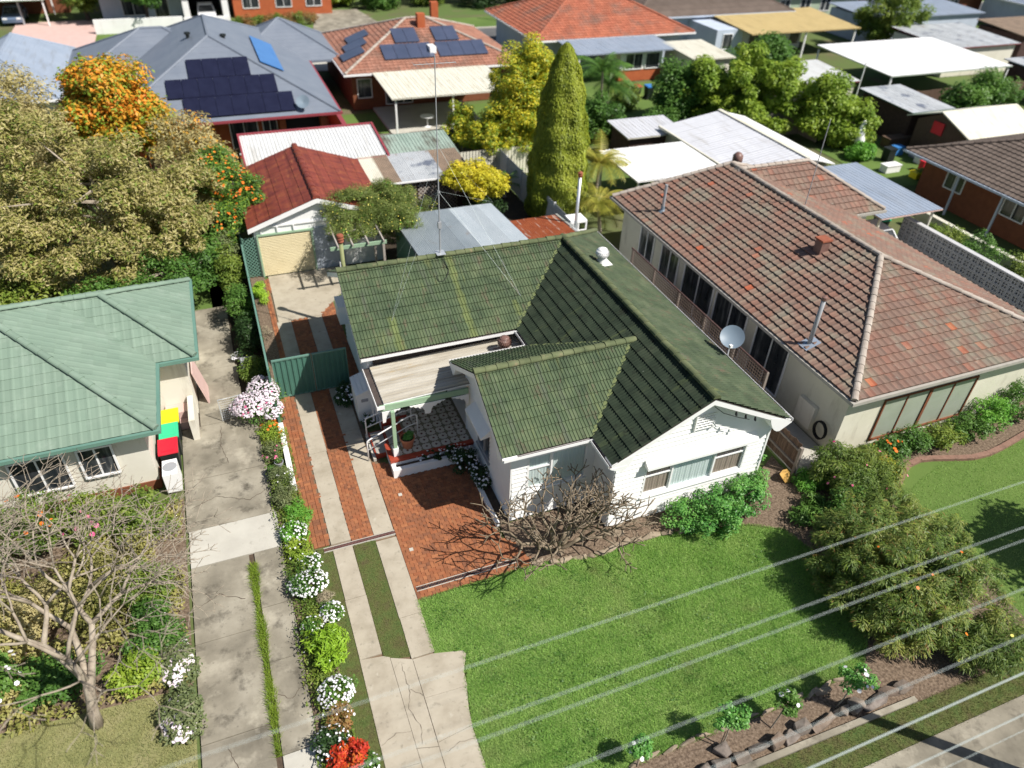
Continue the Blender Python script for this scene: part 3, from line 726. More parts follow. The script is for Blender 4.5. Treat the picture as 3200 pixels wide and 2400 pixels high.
def hip_roof(house, x0, x1, y0, y1, ze, zr, m, cap='ridge_pale', rows=None, ends=(None, None), step=.03, name='roof', fascia='white_trim', capr=.10):
    r0, r1, fs = hip_pts(x0, x1, y0, y1, ze, zr, ends)
    mb = MB()
    for q in fs:
        L = (Vector(q[3])-Vector(q[0])).length
        facet(*q, mb, rows or max(3, int(L/.33)), step)
    roof = mb.build(name, m, house)
    c = MB()
    c.tube([r0, r1], capr, 6)
    for p, q in (((x0, y0, ze), r0), ((x0, y1, ze), r0 if (x1-x0) >= (y1-y0) else r1), ((x1, y0, ze), r1 if (x1-x0) >= (y1-y0) else r0), ((x1, y1, ze), r1)):
        c.tube([Vector(p)+Vector((0, 0, .02)), Vector(q)], capr*.85, 6)
    c.build('ridge_capping', cap, roof)
    g = MB(); t = .12
    g.box(x0-t, x0-.005, y0-t, y1+t, ze-.14, ze-.01); g.box(x1+.005, x1+t, y0-t, y1+t, ze-.14, ze-.01); g.box(x0-.005, x1+.005, y0-t, y0-.005, ze-.14, ze-.01); g.box(x0-.005, x1+.005, y1+.005, y1+t, ze-.14, ze-.01)
    g.build('gutter', fascia, roof)
    s = MB(); s.box(x0+.02, x1-.02, y0+.02, y1-.02, ze-.12, ze-.06); s.build('soffit', fascia, roof)
    return roof
def walls(house, x0, x1, y0, y1, z1, m):
    mb = MB(); mb.box(x0, x1, y0, y1, -.02, z1); return mb.build('wall', m, house)
def flat_window(house, side, a0, a1, z0, z1, plane, glass='dark_glass', bars=1, frame='white_trim', name='window'):
    """window on wall plane; side in 'S','W','E'"""
    mb = MB(); t = .06
    def P(a, z, d):
        if side == 'S': return (a, plane-d, z)
        if side == 'W': return (plane-d, a, z)
        return (plane+d, a, z)
    def bx(mb, p, q, z0, z1, d0, d1):
        v = [P(p, z0, d0), P(q, z0, d0), P(q, z1, d0), P(p, z1, d0), P(p, z0, d1), P(q, z0, d1), P(q, z1, d1), P(p, z1, d1)]
        mb.add(v, [(3, 2, 1, 0), (4, 5, 6, 7), (0, 1, 5, 4), (1, 2, 6, 5), (2, 3, 7, 6), (3, 0, 4, 7)])
    bx(mb, a0-t, a0, z0-t, z1+t, .003, .06); bx(mb, a1, a1+t, z0-t, z1+t, .003, .06); bx(mb, a0, a1, z0-t, z0, .003, .08); bx(mb, a0, a1, z1, z1+t, .003, .06)
    for i in range(bars):
        x = a0+(a1-a0)*(i+1)/(bars+1); bx(mb, x-.025, x+.025, z0, z1, .003, .05)
    w = mb.build(name, frame, house)
    g = MB(); bx(g, a0, a1, z0, z1, .004, .02); g.build('pane', glass, w)
    return w
defmat('win_dark', [(.015, .02, .025), (.04, .045, .05), (.20, .21, .21)], 1.6, stretch=(2.2, 2.2, .3), rough=.12, spec=.6, pos=[.35, .55, .75])
defmat('win_green', [(.30, .34, .27), (.36, .40, .33)], 1.5, rough=.3, spec=.5)
def flat_roof(house, x0, x1, y0, y1, z0, z1, m, axis='y', pitch=.25, amp=.03, fascia=None, name='roof', nsheet=None):
    """low-pitched sheet roof: z0 at the low-axis end, z1 at the other; ribs run down the fall, sheets are separate pieces"""
    if axis == 'y':
        v = Vector((0, y1-y0, z1-z0)); lv = v.length; v.normalize(); u = Vector((1, 0, 0)); O = Vector((x0, y0, z0)); lu = x1-x0
    else:
        v = Vector((x1-x0, 0, z1-z0)); lv = v.length; v.normalize(); u = Vector((0, 1, 0)); O = Vector((x0, y0, z0)); lu = y1-y0
    n = u.cross(v)
    if n.z < 0: n = -n
    mb = MB(); mb.prism([O+n*-.02, O+u*lu+n*-.02, O+u*lu+v*lv+n*-.02, O+v*lv+n*-.02], -n*.06)
    r = mb.build(name, fascia or m, house)
    ns = nsheet or max(1, int(round(lu/.8))); wsh = lu/ns
    for i in range(ns):
        c = MB(); corrugated(c, O+u*(i*wsh)+n*(.004+.004*(i % 2)), u, v, n, wsh+.02 if i < ns-1 else wsh, lv, pitch, amp, flat=pitch > .1)
        c.build('roof_sheet', m, r)
    return r
# ================================================================== GROUND
struct(sheet('ground', [(-220, -80), (260, -80), (260, 420), (-220, 420)], -.06, 'ground'))
LAWN = [(2.70, 12.74), (6.45, 12.80), (8.08, 12.50), (9.07, 12.53), (10.6, 12.55), (12.2, 12.2), (13.6, 11.9), (14.6, 11.3), (14.9, 10.0), (15.0, 8.6), (14.5, 7.5), (13.5, 6.62), (11.6, 6.42), (8.4, 6.46), (6.3, 6.46), (2.9, 6.40), (3.0, 7.7), (3.02, 8.8), (3.24, 9.9), (3.5, 10.72), (2.68, 10.98)]
sheet('lawn', LAWN, 0.0, 'lawn_base')
_rs = np.random.default_rng(3)
_L2 = [(x+(.06 if x > 8 else -.05), y+(.05 if y > 9.5 else -.04)) for x, y in LAWN]
v, f = blades(inpoly(_L2), (2.6, 15.1, 6.3, 12.9), 230000, .06, .014, _rs, .9)
_g = npmesh('grass', v, f, 'grass_blade'); tag(_g, 'thick mown green grass of the front lawn', 'grass', kind='stuff')
v, f = blades(lambda x, y: inpoly(LAWN)(x, y) & ((np.sin(x*2.3+np.sin(y*1.7)*2)+np.sin(y*2.9+x*1.1)+np.sin(x*7.1-y*5.3)*.7) > 1.0), (2.6, 15.1, 6.3, 12.9), 26000, .085, .013, _rs, .8)
_g = npmesh('grass', v, f, 'grass_blade'); tag(_g, 'longer grass tufts scattered over the front lawn', 'grass', kind='stuff')
_c = np.stack([_rs.uniform(3, 14, 60), _rs.uniform(6.6, 12.2, 60)], 1); _k = _rs.integers(0, 60, 2600); _xy = _c[_k]+_rs.normal(0, .17, (2600, 2)); _in = inpoly(LAWN)(_xy[:, 0], _xy[:, 1]); _xy = _xy[_in]
_nn = _unit(_rs, len(_xy))*.5; _nn[:, 2] += 1; _nn /= np.linalg.norm(_nn, axis=1, keepdims=True); v, f = leafcloud(np.column_stack([_xy, np.full(len(_xy), .06)]), _nn, .05, .7, _rs)
tag(npmesh('clover', v, f, 'leaf_green'), 'small clover patches in the front lawn', 'clover', kind='stuff')
# strips of thin grass beside and between the concrete wheel tracks
sheet('verge', [(.1, 6.0), (.76, 6.0), (.76, 15.5), (.3, 15.6), (.1, 12)], -.004, 'verge_base')
sheet('verge', [(1.37, 11.25), (2.08, 11.1), (2.08, 15.36), (1.37, 15.44)], -.004, 'verge_base')
_a = blades(inpoly([(.12, 6.0), (.77, 6.0), (.77, 15.5), (.3, 15.6)]), (.1, .8, 6, 15.6), 9000, .035, .01, _rs, .8)
_b = blades(inpoly([(1.35, 11.25), (2.10, 11.1), (2.10, 15.36), (1.35, 15.44)]), (1.3, 2.2, 11, 15.5), 6500, .035, .01, _rs, .8)
v, f = merge([_a, _b]); _g = npmesh('grass', v, f, 'grass_dull'); tag(_g, 'short patchy grass beside and between the concrete wheel tracks', 'grass', kind='stuff')

# concrete wheel tracks: slabs butted end to end with cracks between
def track(pieces, name='driveway', m='concrete'):
    d = struct(MB().poly((0.7, 5.5, -.03), (3.4, 5.5, -.03), (2.75, 28.9, -.03), (.7, 28.9, -.03)).build(name, 'sand_joint'))
    d['label'] = 'pale concrete wheel track driveway'
    for i, p in enumerate(pieces):
        mb = MB(); z = .018+.004*((i*7) % 3)
        mb.prism([(a, b, -.05) for a, b in p], (0, 0, z+.05)); mb.build('concrete_slab', m, d)
    return d
def cutrow(x0, x1, ys):
    out = []
    for a, b in zip(ys[:-1], ys[1:]): out.append([(x0+RNG.uniform(-.012, .012), a+.008), (x1+RNG.uniform(-.012, .012), a+.008), (x1+RNG.uniform(-.012, .012), b-.004), (x0+RNG.uniform(-.012, .012), b-.004)])
    return out
track(cutrow(.76, 1.36, [11.45, 13.45, 15.38]) + cutrow(.76, 1.36, [15.62, 17.55, 19.9, 23.42]) + cutrow(.78, 1.37, [23.5, 28.84])
      + cutrow(2.07, 2.71, [11.02, 12.35, 15.28]) + cutrow(2.07, 2.71, [15.56, 18.2, 20.7, 23.4]) + cutrow(2.1, 2.72, [23.48, 28.86])
      + [[(.73, 8.36), (1.55, 8.30), (1.52, 11.27), (1.36, 11.36), (.75, 11.46)], [(1.555, 8.66), (2.065, 8.52), (2.075, 11.0), (1.53, 11.24)], [(.72, 5.2), (1.62, 5.2), (1.55, 8.285), (.73, 8.345)], [(1.625, 5.2), (2.05, 5.2), (2.065, 8.505), (1.555, 8.645)],
         [(2.085, 9.83), (3.22, 9.78), (3.26, 10.2), (3.48, 10.66), (3.44, 10.78), (2.62, 10.98), (2.085, 10.99)], [(2.08, 8.62), (3.0, 8.74), (3.06, 9.2), (3.2, 9.77), (2.085, 9.82)], [(2.075, 7.2), (2.98, 7.25), (2.99, 8.73), (2.075, 8.61)], [(2.06, 5.2), (2.98, 5.2), (2.98, 7.24), (2.07, 7.19)]])
# rear slab in front of the garage
slab('driveway', [(.85, 28.87), (2.73, 28.9), (3.76, 30.4), (4.75, 31.2), (4.75, 33.1), (.9, 33.1)], -.05, .016, 'concrete')
sheet('garden_soil', [(.06, 23.6), (.62, 23.6), (.72, 33.3), (.06, 33.3)], -.006, 'mulch')

# brick paving, each brick its own piece
def brick_mesh(L=.222, W=.107, H=.05):
    me = bpy.data.meshes.new('brick'); b = .006
    v = [(-L/2, -W/2, -H), (L/2, -W/2, -H), (L/2, W/2, -H), (-L/2, W/2, -H), (-L/2, -W/2, -b), (L/2, -W/2, -b), (L/2, W/2, -b), (-L/2, W/2, -b), (-L/2+b, -W/2+b, 0), (L/2-b, -W/2+b, 0), (L/2-b, W/2-b, 0), (-L/2+b, W/2-b, 0)]
    me.from_pydata(v, [], [(8, 9, 10, 11), (4, 5, 9, 8), (5, 6, 10, 9), (6, 7, 11, 10), (7, 4, 8, 11), (0, 1, 5, 4), (1, 2, 6, 5), (2, 3, 7, 6), (3, 0, 4, 7)])
    me.materials.append(M('brick_paver')); return me
BRK = brick_mesh()
BV = np.array([v.co[:] for v in BRK.vertices]); BF = [tuple(p.vertices) for p in BRK.polygons]
def paving(label, poly, pat, zt=.016, n_ind=300):
    p = sheet('brick_paving', poly, -.012, 'sand_joint'); p['label'] = label
    xs = [q[0] for q in poly]; ys = [q[1] for q in poly]; fn = inpoly(poly); spots = []
    x0, x1, y0, y1 = min(xs), max(xs), min(ys), max(ys); L, W = .23, .115
    if pat == 'herring':
        n = int((x1-x0+y1-y0)/W)+6
        for i in range(-n, n):
            for k in range(-n, n):
                a = x0+(i*W)+k*2*W*0; 
                # herringbone basis: horizontal brick at (c, r), vertical beside it
                cx, cy = x0+(k*4*W)/2+(i*W), y0+(i*W)-(k*0)
                spots.append((cx+L/2, cy+W/2, 0)); spots.append((cx+L+W/2, cy+L/2, 1))
    elif pat == 'along_y':
        i = 0; x = x0+W/2
        while x < x1+W:
            y = y0-(.5*L if i % 2 else 0)
            while y < y1+L: spots.append((x, y, 1)); y += L
            x += W; i += 1
    elif pat == 'basket':
        i = 0; x = x0+L/2
        while x < x1+L:
            y = y0+L/2; k = 0
            while y < y1+L:
                if (i+k) % 2: spots += [(x, y-W/2, 0), (x, y+W/2, 0)]
                else: spots += [(x-W/2, y, 1), (x+W/2, y, 1)]
                y += L; k += 1
            x += L; i += 1
    sx = np.array([s[0] for s in spots]); sy = np.array([s[1] for s in spots]); keep = fn(sx, sy)
    sp = [s for s, k in zip(spots, keep) if k]
    sp = list({(round(a, 3), round(b, 3), c): (a, b, c) for a, b, c in sp}.values())
    sp.sort(key=lambda s: s[0]**2+s[1]**2)
    mats = []
    for (x, y, r) in sp:
        mats.append(Matrix.Translation((x, y, zt+RNG.uniform(-.004, .004))) @ Matrix.Rotation(r*math.pi/2+RNG.uniform(-.025, .025), 4, 'Z') @ Matrix.Rotation(RNG.uniform(-.012, .012), 4, 'X'))
    for m in mats[:n_ind]: inst(BRK, 'brick', p, m)
    if mats[n_ind:]:
        mb = MB()
        for m in mats[n_ind:]:
            A = np.array(m); mb.add(BV@A[:3, :3].T+A[:3, 3], BF)
        mb.build('brick_field', 'brick_paver', p, kind='stuff')
    return p
paving('red brick infill between the wheel tracks in front of the gate', [(1.37, 15.60), (2.065, 15.55), (2.065, 23.42), (1.37, 23.42)], 'herring')
paving('red brick strip beside the flower border', [(.12, 15.72), (.75, 15.66), (.75, 23.42), (.2, 23.42), (.12, 18)], 'basket')
paving('red brick courtyard in front of the porch', [(2.72, 12.82), (6.35, 12.86), (6.2, 13.6), (5.8, 14.2), (5.82, 17.82), (3.3, 17.82), (3.3, 18.6), (2.76, 18.7)], 'herring')
paving('red brick infill behind the green gate', [(1.38, 23.5), (2.09, 23.5), (2.09, 28.84), (1.38, 28.84)], 'herring', n_ind=0)
paving('red brick strip along the side of the house', [(2.73, 23.5), (3.4, 23.5), (3.4, 29.8), (2.74, 28.95)], 'herring', n_ind=0)
paving('red brick edging along the garden fence', [(.62, 23.6), (.77, 23.6), (.86, 32.9), (.66, 32.9), (.56, 28)], 'along_y', n_ind=0)
# drains
def drain(label, x0, x1, y, w, m, cat='drain', tilt=0.0):
    t = thing('channel_drain', label, cat, (x0, y, 0)); mb = MB()
    mb.box(x0, x1, y-w/2-.02, y-w/2, -.03, .03); mb.box(x0, x1, y+w/2, y+w/2+.02, -.03, .03); mb.box(x0, x1, y-w/2, y+w/2, -.03, -.02); mb.build('channel', 'concrete_pale', t)
    g = MB(); x = x0+.01
    while x < x1-.02:
        g.box(x, x+.022, y-w/2, y+w/2, -.015, .026); x += .045
    g.box(x0, x1, y-.012, y+.012, -.015, .0255); g.build('grate', m, t)
drain('maroon slotted drain grate across the wheel tracks', .5, 2.72, 15.47, .13, 'grate_maroon')
drain('black slotted drain grate along the lawn edge of the brick courtyard', 2.78, 5.95, 13.14, .13, 'grate_black')
for x, y in ((3.28, 16.98), (3.02, 14.62)):
    t = tag(MB().box(x-.06, x+.06, y-.06, y+.06, 0, .028).build('drain_cover', 'concrete_pale'), 'small pale square drain cover nearer the porch steps' if y > 16 else 'small pale square drain cover nearer the lawn', 'drain cover', 'drain covers in the brick courtyard')

# ================================================================== MAIN HOUSE
HX = thing('weatherboard_house', 'white weatherboard house with mossy green tiled roof in the centre', 'house', (9.0, 18.0, 0))
ZE = 3.30; PT = .5225; _c = 1/math.sqrt(1+PT*PT); _s = PT*_c
XW, XE, XR = 8.70, 15.02, 11.86; ZR = ZE+PT*(XR-XW)
YF = 12.95; RY0, RYR = 20.45, 20.45+(XR-XW); FY0, FYR = 14.27, 16.79; FYB = 2*FYR-FY0; ZF = ZE+PT*(FYR-FY0); XF = XR-(ZR-ZF)/PT
XL = 2.97; XFL = 5.80; RYB = 2*RYR-RY0
LL = (XR-XW)/_c; LF = (FYR-FY0)/_c
mb = MB(); dn = Vector((0, 0, -.035))
for q in ([(XL, RY0, ZE), (XW, RY0, ZE), (XR, RYR, ZR), (XL, RYR, ZR)], [(XFL, FY0, ZE), (XW, FY0, ZE), (XF, FYR, ZF), (XFL, FYR, ZF)], [(XW, FYB, ZE), (XFL, FYB, ZE), (XFL, FYR, ZF), (XF, FYR, ZF)],
          [(XW, RY0, ZE), (XW, FYB, ZE), (XF, FYR, ZF), (XR, FYR, ZR), (XR, RYR, ZR)], [(XW, FY0, ZE), (XW, YF, ZE), (XR, YF, ZR), (XR, FYR, ZR), (XF, FYR, ZF)],
          [(XE, YF, ZE), (XE, RYB, ZE), (XR, RYR, ZR), (XR, YF, ZR)]):
    mb.poly(*[Vector(p)+dn for p in q])
ROOF = mb.build('roof', 'dark_gutter', HX)
mb = MB(); facet((XE, RYB, ZE), (XL, RYB, ZE), (XL, RYR, ZR), (XR, RYR, ZR), mb, 10, .03); mb.build('rear_tile_field', 'tile_green', ROOF, kind='stuff')
TW, TG = .226, .34; TPL = tile_template(TW, TG, tilt=.042, rib=.024)
wh2, cl2 = ([], [], []), ([], [], [])
for O, U, Vd, ps in (((XL, RY0, ZE), (1, 0, 0), (0, _c, _s), [[(0, 0), (XW-XL, 0), (XR-XL, LL), (0, LL)]]),
                     ((XFL, FY0, ZE), (1, 0, 0), (0, _c, _s), [[(0, 0), (XW-XFL, 0), (XF-XFL, LF), (0, LF)]]),
                     ((XW, FYB, ZE), (-1, 0, 0), (0, -_c, _s), [[(0, 0), (XW-XFL, 0), (XW-XFL, LF), (XW-XF, LF)]]),
                     ((XW, RYR, ZE), (0, -1, 0), (_c, 0, _s), [[(RYR-RY0, 0), (RYR-FYB, 0), (RYR-FYR, LF), (RYR-FYR, LL), (0, LL)], [(RYR-FY0, 0), (RYR-YF, 0), (RYR-YF, LL), (RYR-FYR, LL), (RYR-FYR, LF)]]),
                     ((XE, YF, ZE), (0, 1, 0), (-_c, 0, _s), [[(0, 0), (RYB-YF, 0), (RYR-YF, LL), (0, LL)]])):
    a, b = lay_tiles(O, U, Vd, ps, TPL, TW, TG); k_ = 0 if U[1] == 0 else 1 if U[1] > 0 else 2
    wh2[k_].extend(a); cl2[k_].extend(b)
put_tiles(ROOF, TPL, wh2[0], cl2[0], 'tile_green', 150); put_tiles(ROOF, TPL, wh2[1], cl2[1], 'tile_green_x', 30); put_tiles(ROOF, TPL, wh2[2], cl2[2], 'tile_green_shade', 120)
CAP = cap_template(); up = .05
ridge_caps(ROOF, (XL-.02, RYR, ZR+up), (XR, RYR, ZR+up), 'ridge_green', CAP)
ridge_caps(ROOF, (XR, YF-.03, ZR+up+.01), (XR, RYR+.1, ZR+up+.01), 'ridge_green', CAP)
ridge_caps(ROOF, (XFL-.02, FYR, ZF+up), (XF+.12, FYR, ZF+up), 'ridge_green', CAP)
ridge_caps(ROOF, (XE, RYB, ZE+up), (XR, RYR, ZR+up), 'ridge_green', CAP)
for a, b in (((XW, RY0, ZE), (XR, RYR, ZR)), ((XW, FY0, ZE), (XF, FYR, ZF)), ((XW, FYB, ZE), (XF, FYR, ZF))):
    mb = MB(); a, b = Vector(a), Vector(b); n = 26
    sd = Vector((-(b-a).y, (b-a).x, 0)).normalized()
    for i in range(n):
        p, q = a.lerp(b, i/n), a.lerp(b, (i+1)/n); w0, w1 = .05+.022*RNG.random(), .05+.022*RNG.random(); h = Vector((0, 0, .045))
        mb.quad(p-sd*w0+h, p+sd*w1+h, q+sd*w1+h, q-sd*w0+h); mb.quad(p-sd*(w0+.03)+h*.2, p-sd*w0+h, q-sd*w0+h, q-sd*(w0+.03)+h*.2); mb.quad(p+sd*w1+h, p+sd*(w1+.03)+h*.2, q+sd*(w1+.03)+h*.2, q+sd*w1+h)
    mb.build('valley_flashing', 'valley_moss', ROOF)
# gutters with debris
def gutter(pts, side, m='white_trim', r=.10, h=.09):
    a, b = Vector(pts[0]), Vector(pts[1]); s = Vector(side); z = Vector((0, 0, 1)); mb = MB()
    mb.prism([a+s*r-z*h, a+s*(r+.012)-z*h, a+s*(r+.012)+z*.015, a+s*r+z*.015], b-a)
    mb.prism([a-z*h, a+s*r-z*h, a+s*r-z*(h-.012), a-z*(h-.012)], b-a)
    mb.prism([a-s*.015-z*h, a-z*h, a-z*.05, a-s*.015-z*.05], b-a)
    g = mb.build('gutter', m, HX)
    d = MB(); d.prism([a+s*.003-z*.075, a+s*(r-.003)-z*.08, a+s*(r-.003)-z*.055, a+s*.003-z*.05], b-a); d.build('leaf_litter', 'dark_gutter', g)
gutter([(XFL+.02, FY0-.0, ZE), (XW, FY0-.0, ZE)], (0, -1, 0))
gutter([(XL+.02, RY0, ZE), (XW, RY0, ZE)], (0, -1, 0))
gutter([(XE, YF, ZE), (XE, RYB, ZE)], (1, 0, 0))
gutter([(XW, YF, ZE), (XW, FY0-.12, ZE)], (-1, 0, 0)); gutter([(XW, FYB, ZE), (XW, RY0-.12, ZE)], (-1, 0, 0)); gutter([(XFL, FYB, ZE), (XW-.12, FYB, ZE)], (0, 1, 0))
# barge boards and gable soffits
def barge(ax, apex, ext, thick, depth=.19):
    """ax 'y': verge in plane y; apex/ext = (coord,z)"""
    mb = MB()
    for e in ext:
        (a0, az), (b0, bz) = apex, e
        d = Vector((b0-a0, 0, bz-az)); L = d.length
        if ax == 'y':
            P = lambda t, dz: Vector((a0+(b0-a0)*t, thick[0], az+(bz-az)*t+dz)); ex = Vector((0, thick[1]-thick[0], 0))
        else:
            P = lambda t, dz: Vector((thick[0], a0+(b0-a0)*t, az+(bz-az)*t+dz)); ex = Vector((thick[1]-thick[0], 0, 0))
        mb.prism([P(0, -.04), P(1, -.04), P(1, -.04-depth), P(0, -.04-depth)], ex)
    return mb.build('bargeboard', 'white_trim', HX)
barge('y', (XR, ZR), [(XW+.02, ZE+.01), (XE-.02, ZE+.01)], (YF+.01, YF+.05)); barge('x', (FYR, ZF), [(FY0+.02, ZE+.01), (FYB-.02, ZE+.01)], (XFL+.01, XFL+.05)); barge('x', (RYR, ZR), [(RY0+.02, ZE+.01), (RYB-.02, ZE+.01)], (XL+.01, XL+.05))
mb = MB(); q = Vector((0, 0, -.13))
for P in ([(XR, YF+.05, ZR), (XW, YF+.05, ZE), (XW, 13.45, ZE), (XR, 13.45, ZR)], [(XE, YF+.05, ZE), (XR, YF+.05, ZR), (XR, 13.45, ZR), (XE, 13.45, ZE)], [(XFL+.05, FYR, ZF), (XFL+.05, FY0, ZE), (6.35, FY0, ZE), (6.35, FYR, ZF)], [(XFL+.05, FYB, ZE), (XFL+.05, FYR, ZF), (6.35, FYR, ZF), (6.35, FYB, ZE)], [(XL+.05, RYR, ZR), (XL+.05, RY0, ZE), (3.5, RY0, ZE), (3.5, RYR, ZR)], [(XL+.05, RYB, ZE), (XL+.05, RYR, ZR), (3.5, RYR, ZR), (3.5, RYB, ZE)],
          [(6.3, FY0, ZE), (9.2, FY0, ZE), (9.2, 14.75, ZE), (6.3, 14.75, ZE)], [(14.7, 13.4, ZE), (XE, 13.4, ZE), (XE, RYB, ZE), (14.7, RYB, ZE)], [(3.4, RY0, ZE), (9.1, RY0, ZE), (9.1, 20.9, ZE), (3.4, 20.9, ZE)], [(XW, YF, ZE), (9.2, YF, ZE), (9.2, 14.3, ZE), (XW, 14.3, ZE)], [(6.3, 18.85, ZE), (9.2, 18.85, ZE), (9.2, FYB, ZE), (6.3, FYB, ZE)]):
    mb.poly(*[Vector(p)+q for p in P])
mb.build('soffit', 'white_trim', HX)
# curved boxed eave returns at the gable feet
def eave_return(pts, ex):
    MB().prism(pts, ex).build('eave_return', 'white_trim', HX)
def curve(x0, x1, z0, z1, sgn):
    return [(x0+(x1-x0)*t, z0+(z1-z0)*(t**2.4)) for t in (0, .25, .5, .75, .9, 1)]
_cv = curve(14.72, 14.25, ZE-.40, ZE+.10, 1)
eave_return([(XE+.10, YF+.005, ZE-.14), (XE+.02, YF+.005, ZE+.0)]+[(14.2, YF+.005, ZE+.26)]+[(x, YF+.005, z) for x, z in reversed(_cv)], (0, .42, 0))
_cv = curve(9.02, 9.4, ZE-.36, ZE+.10, 1)
eave_return([(XW-.06, YF+.005, ZE-.14), (9.02, YF+.005, ZE-.36)]+[(x, YF+.005, z) for x, z in _cv[1:]]+[(9.45, YF+.005, ZE+.24), (XW, YF+.005, ZE+.0)], (0, .42, 0))
eave_return([(XFL+.005, FY0-.08, ZE-.12), (XFL+.005, 14.62, ZE-.34), (XFL+.005, 14.9, ZE+.04), (XFL+.005, 14.95, ZE+.24), (XFL+.005, FY0, ZE+.0)], (.46, 0, 0))
eave_return([(XFL+.005, FYB+.08, ZE-.12), (XFL+.005, 18.98, ZE-.34), (XFL+.005, 18.7, ZE+.04), (XFL+.005, 18.65, ZE+.24), (XFL+.005, FYB, ZE+.0)], (.46, 0, 0))
# walls: every board a piece
gz = lambda half, rise: rise
WF0, WF1 = 9.15, 14.74
zw = lambda x: ZR-PT*abs(x-XR)-.12
board_wall(HX, (0, 13.4, 0), (1, 0, 0), (0, -1, 0), [(WF0, .06), (WF1, .06), (WF1, zw(WF1)), (XR, zw(XR)), (WF0, zw(WF0))], [(10.21, 14.03, 1.05, 2.42)])
zf = lambda y: ZF-PT*abs(y-FYR)-.12
board_wall(HX, (6.3, 0, 0), (0, -1, 0), (-1, 0, 0), [(-18.9, .06), (-14.7, .06), (-14.7, zf(14.7)), (-FYR, zf(FYR)), (-18.9, zf(18.9))], [(-17.71, -16.54, .9, 2.08)])
board_wall(HX, (0, 14.7, 0), (1, 0, 0), (0, -1, 0), [(6.3, .06), (9.15, .06), (9.15, ZE-.14), (6.3, ZE-.14)], [(6.80, 8.86, 1.22, 2.68)])
board_wall(HX, (9.15, 0, 0), (0, -1, 0), (-1, 0, 0), [(-14.7, .06), (-13.4, .06), (-13.4, ZE-.1), (-14.7, ZE-.1)])
board_wall(HX, (0, 20.85, 0), (1, 0, 0), (0, -1, 0), [(3.42, .5), (9.1, .5), (9.1, ZE-.14), (3.42, ZE-.14)], [(5.3, 6.15, .5, 2.55)])
zr = lambda y: ZR-PT*abs(y-RYR)-.12
board_wall(HX, (3.42, 0, 0), (0, -1, 0), (-1, 0, 0), [(-26.3, .25), (-20.85, .25), (-20.85, zr(20.85)), (-RYR, zr(RYR)), (-26.3, zr(26.3))])
board_wall(HX, (14.74, 0, 0), (0, 1, 0), (1, 0, 0), [(13.4, .22), (26.3, .22), (26.3, ZE-.14), (13.4, ZE-.14)])
board_wall(HX, (0, 18.9, 0), (-1, 0, 0), (0, 1, 0), [(-9.1, .5), (-6.3, .5), (-6.3, ZE-.14), (-9.1, ZE-.14)])
mb = MB(); mb.box(3.6, 14.5, 26.1, 26.3, .0, ZE-.1); mb.build('rear_wall', 'white_board', HX)
mb = MB()
for (a, b, c, d) in ((WF0+.02, WF1-.02, 13.43, 13.5), (6.33, 9.13, 14.73, 14.8)): mb.box(a, b, c, d, -.03, .06)
mb.box(6.33, 6.4, 14.8, 18.88, -.03, .06); mb.box(3.46, 3.52, 20.9, 26.3, -.03, .25); mb.box(14.62, 14.70, 13.5, 26.2, -.03, .22); mb.build('foundation', 'dark_soil', HX)
# corner stops
for (x, y, z1) in ((WF1+.005, 13.375, 2.95), (6.275, 14.675, 3.0), (3.4, 20.83, 3.0), (6.275, 18.92, 3.0)): MB().box(x-.035, x+.035, y-.035, y+.035, .06, z1).build('corner_stop', 'white_trim', HX)
# windows
w = window(HX, (0, 13.4, 0), (1, 0, 0), (0, -1, 0), 10.27, 13.97, 1.11, 2.36, [(0, .262, 'sash', 'curtain_brown'), (.262, .69, 'fixed', 'curtain_white'), (.69, 1, 'sash', 'curtain_brown')])
mb = MB(); mb.prism([(10.12, 13.38, 2.74), (10.12, 13.12, 2.55), (10.12, 13.12, 2.44), (10.12, 13.38, 2.49)], (4.06, 0, 0)); mb.build('window_hood', 'white_board', HX)
window(HX, (0, 14.7, 0), (1, 0, 0), (0, -1, 0), 6.86, 8.80, 1.28, 2.62, [(0, .40, 'sash', 'curtain_white'), (.40, 1, 'fixed', 'curtain_white')])
window(HX, (6.3, 0, 0), (0, -1, 0), (-1, 0, 0), -17.65, -16.6, .96, 2.02, [(0, .5, 'fixed', None), (.5, 1, 'fixed', None)], frame='plastic_grey')
mb = MB(); mb.prism([(6.28, 18.05, 2.45), (5.92, 18.05, 2.18), (5.92, 18.05, 2.10), (6.28, 18.05, 2.18)], (0, -1.6, 0)); mb.build('window_hood', 'white_trim', HX)
d = MB().box(5.36, 6.09, 20.88, 20.92, .5, 2.5).build('door', 'sage_paint', HX); MB().box(5.98, 6.03, 20.82, 20.88, 1.45, 1.5).build('handle', 'zinc', d)
# lattice vent in the gable
mb = MB(); x0, x1, z0, z1 = 11.66, 12.36, 3.5, 4.02
for k in range(6):
    z = z0+(z1-z0)*k/5; mb.box(x0, x1, 13.30, 13.325, z-.014, z+.014)
    for i in range(5):
        x = x0+(x1-x0)*((i+(k % 2)*.5)/4.5)
        if k < 5 and x < x1: mb.box(x-.014, x+.014, 13.325, 13.35, z, z+(z1-z0)/5)
mb.box(x0-.02, x0+.02, 13.29, 13.37, z0-.03, z1+.03); mb.build('gable_vent', 'white_trim', HX)
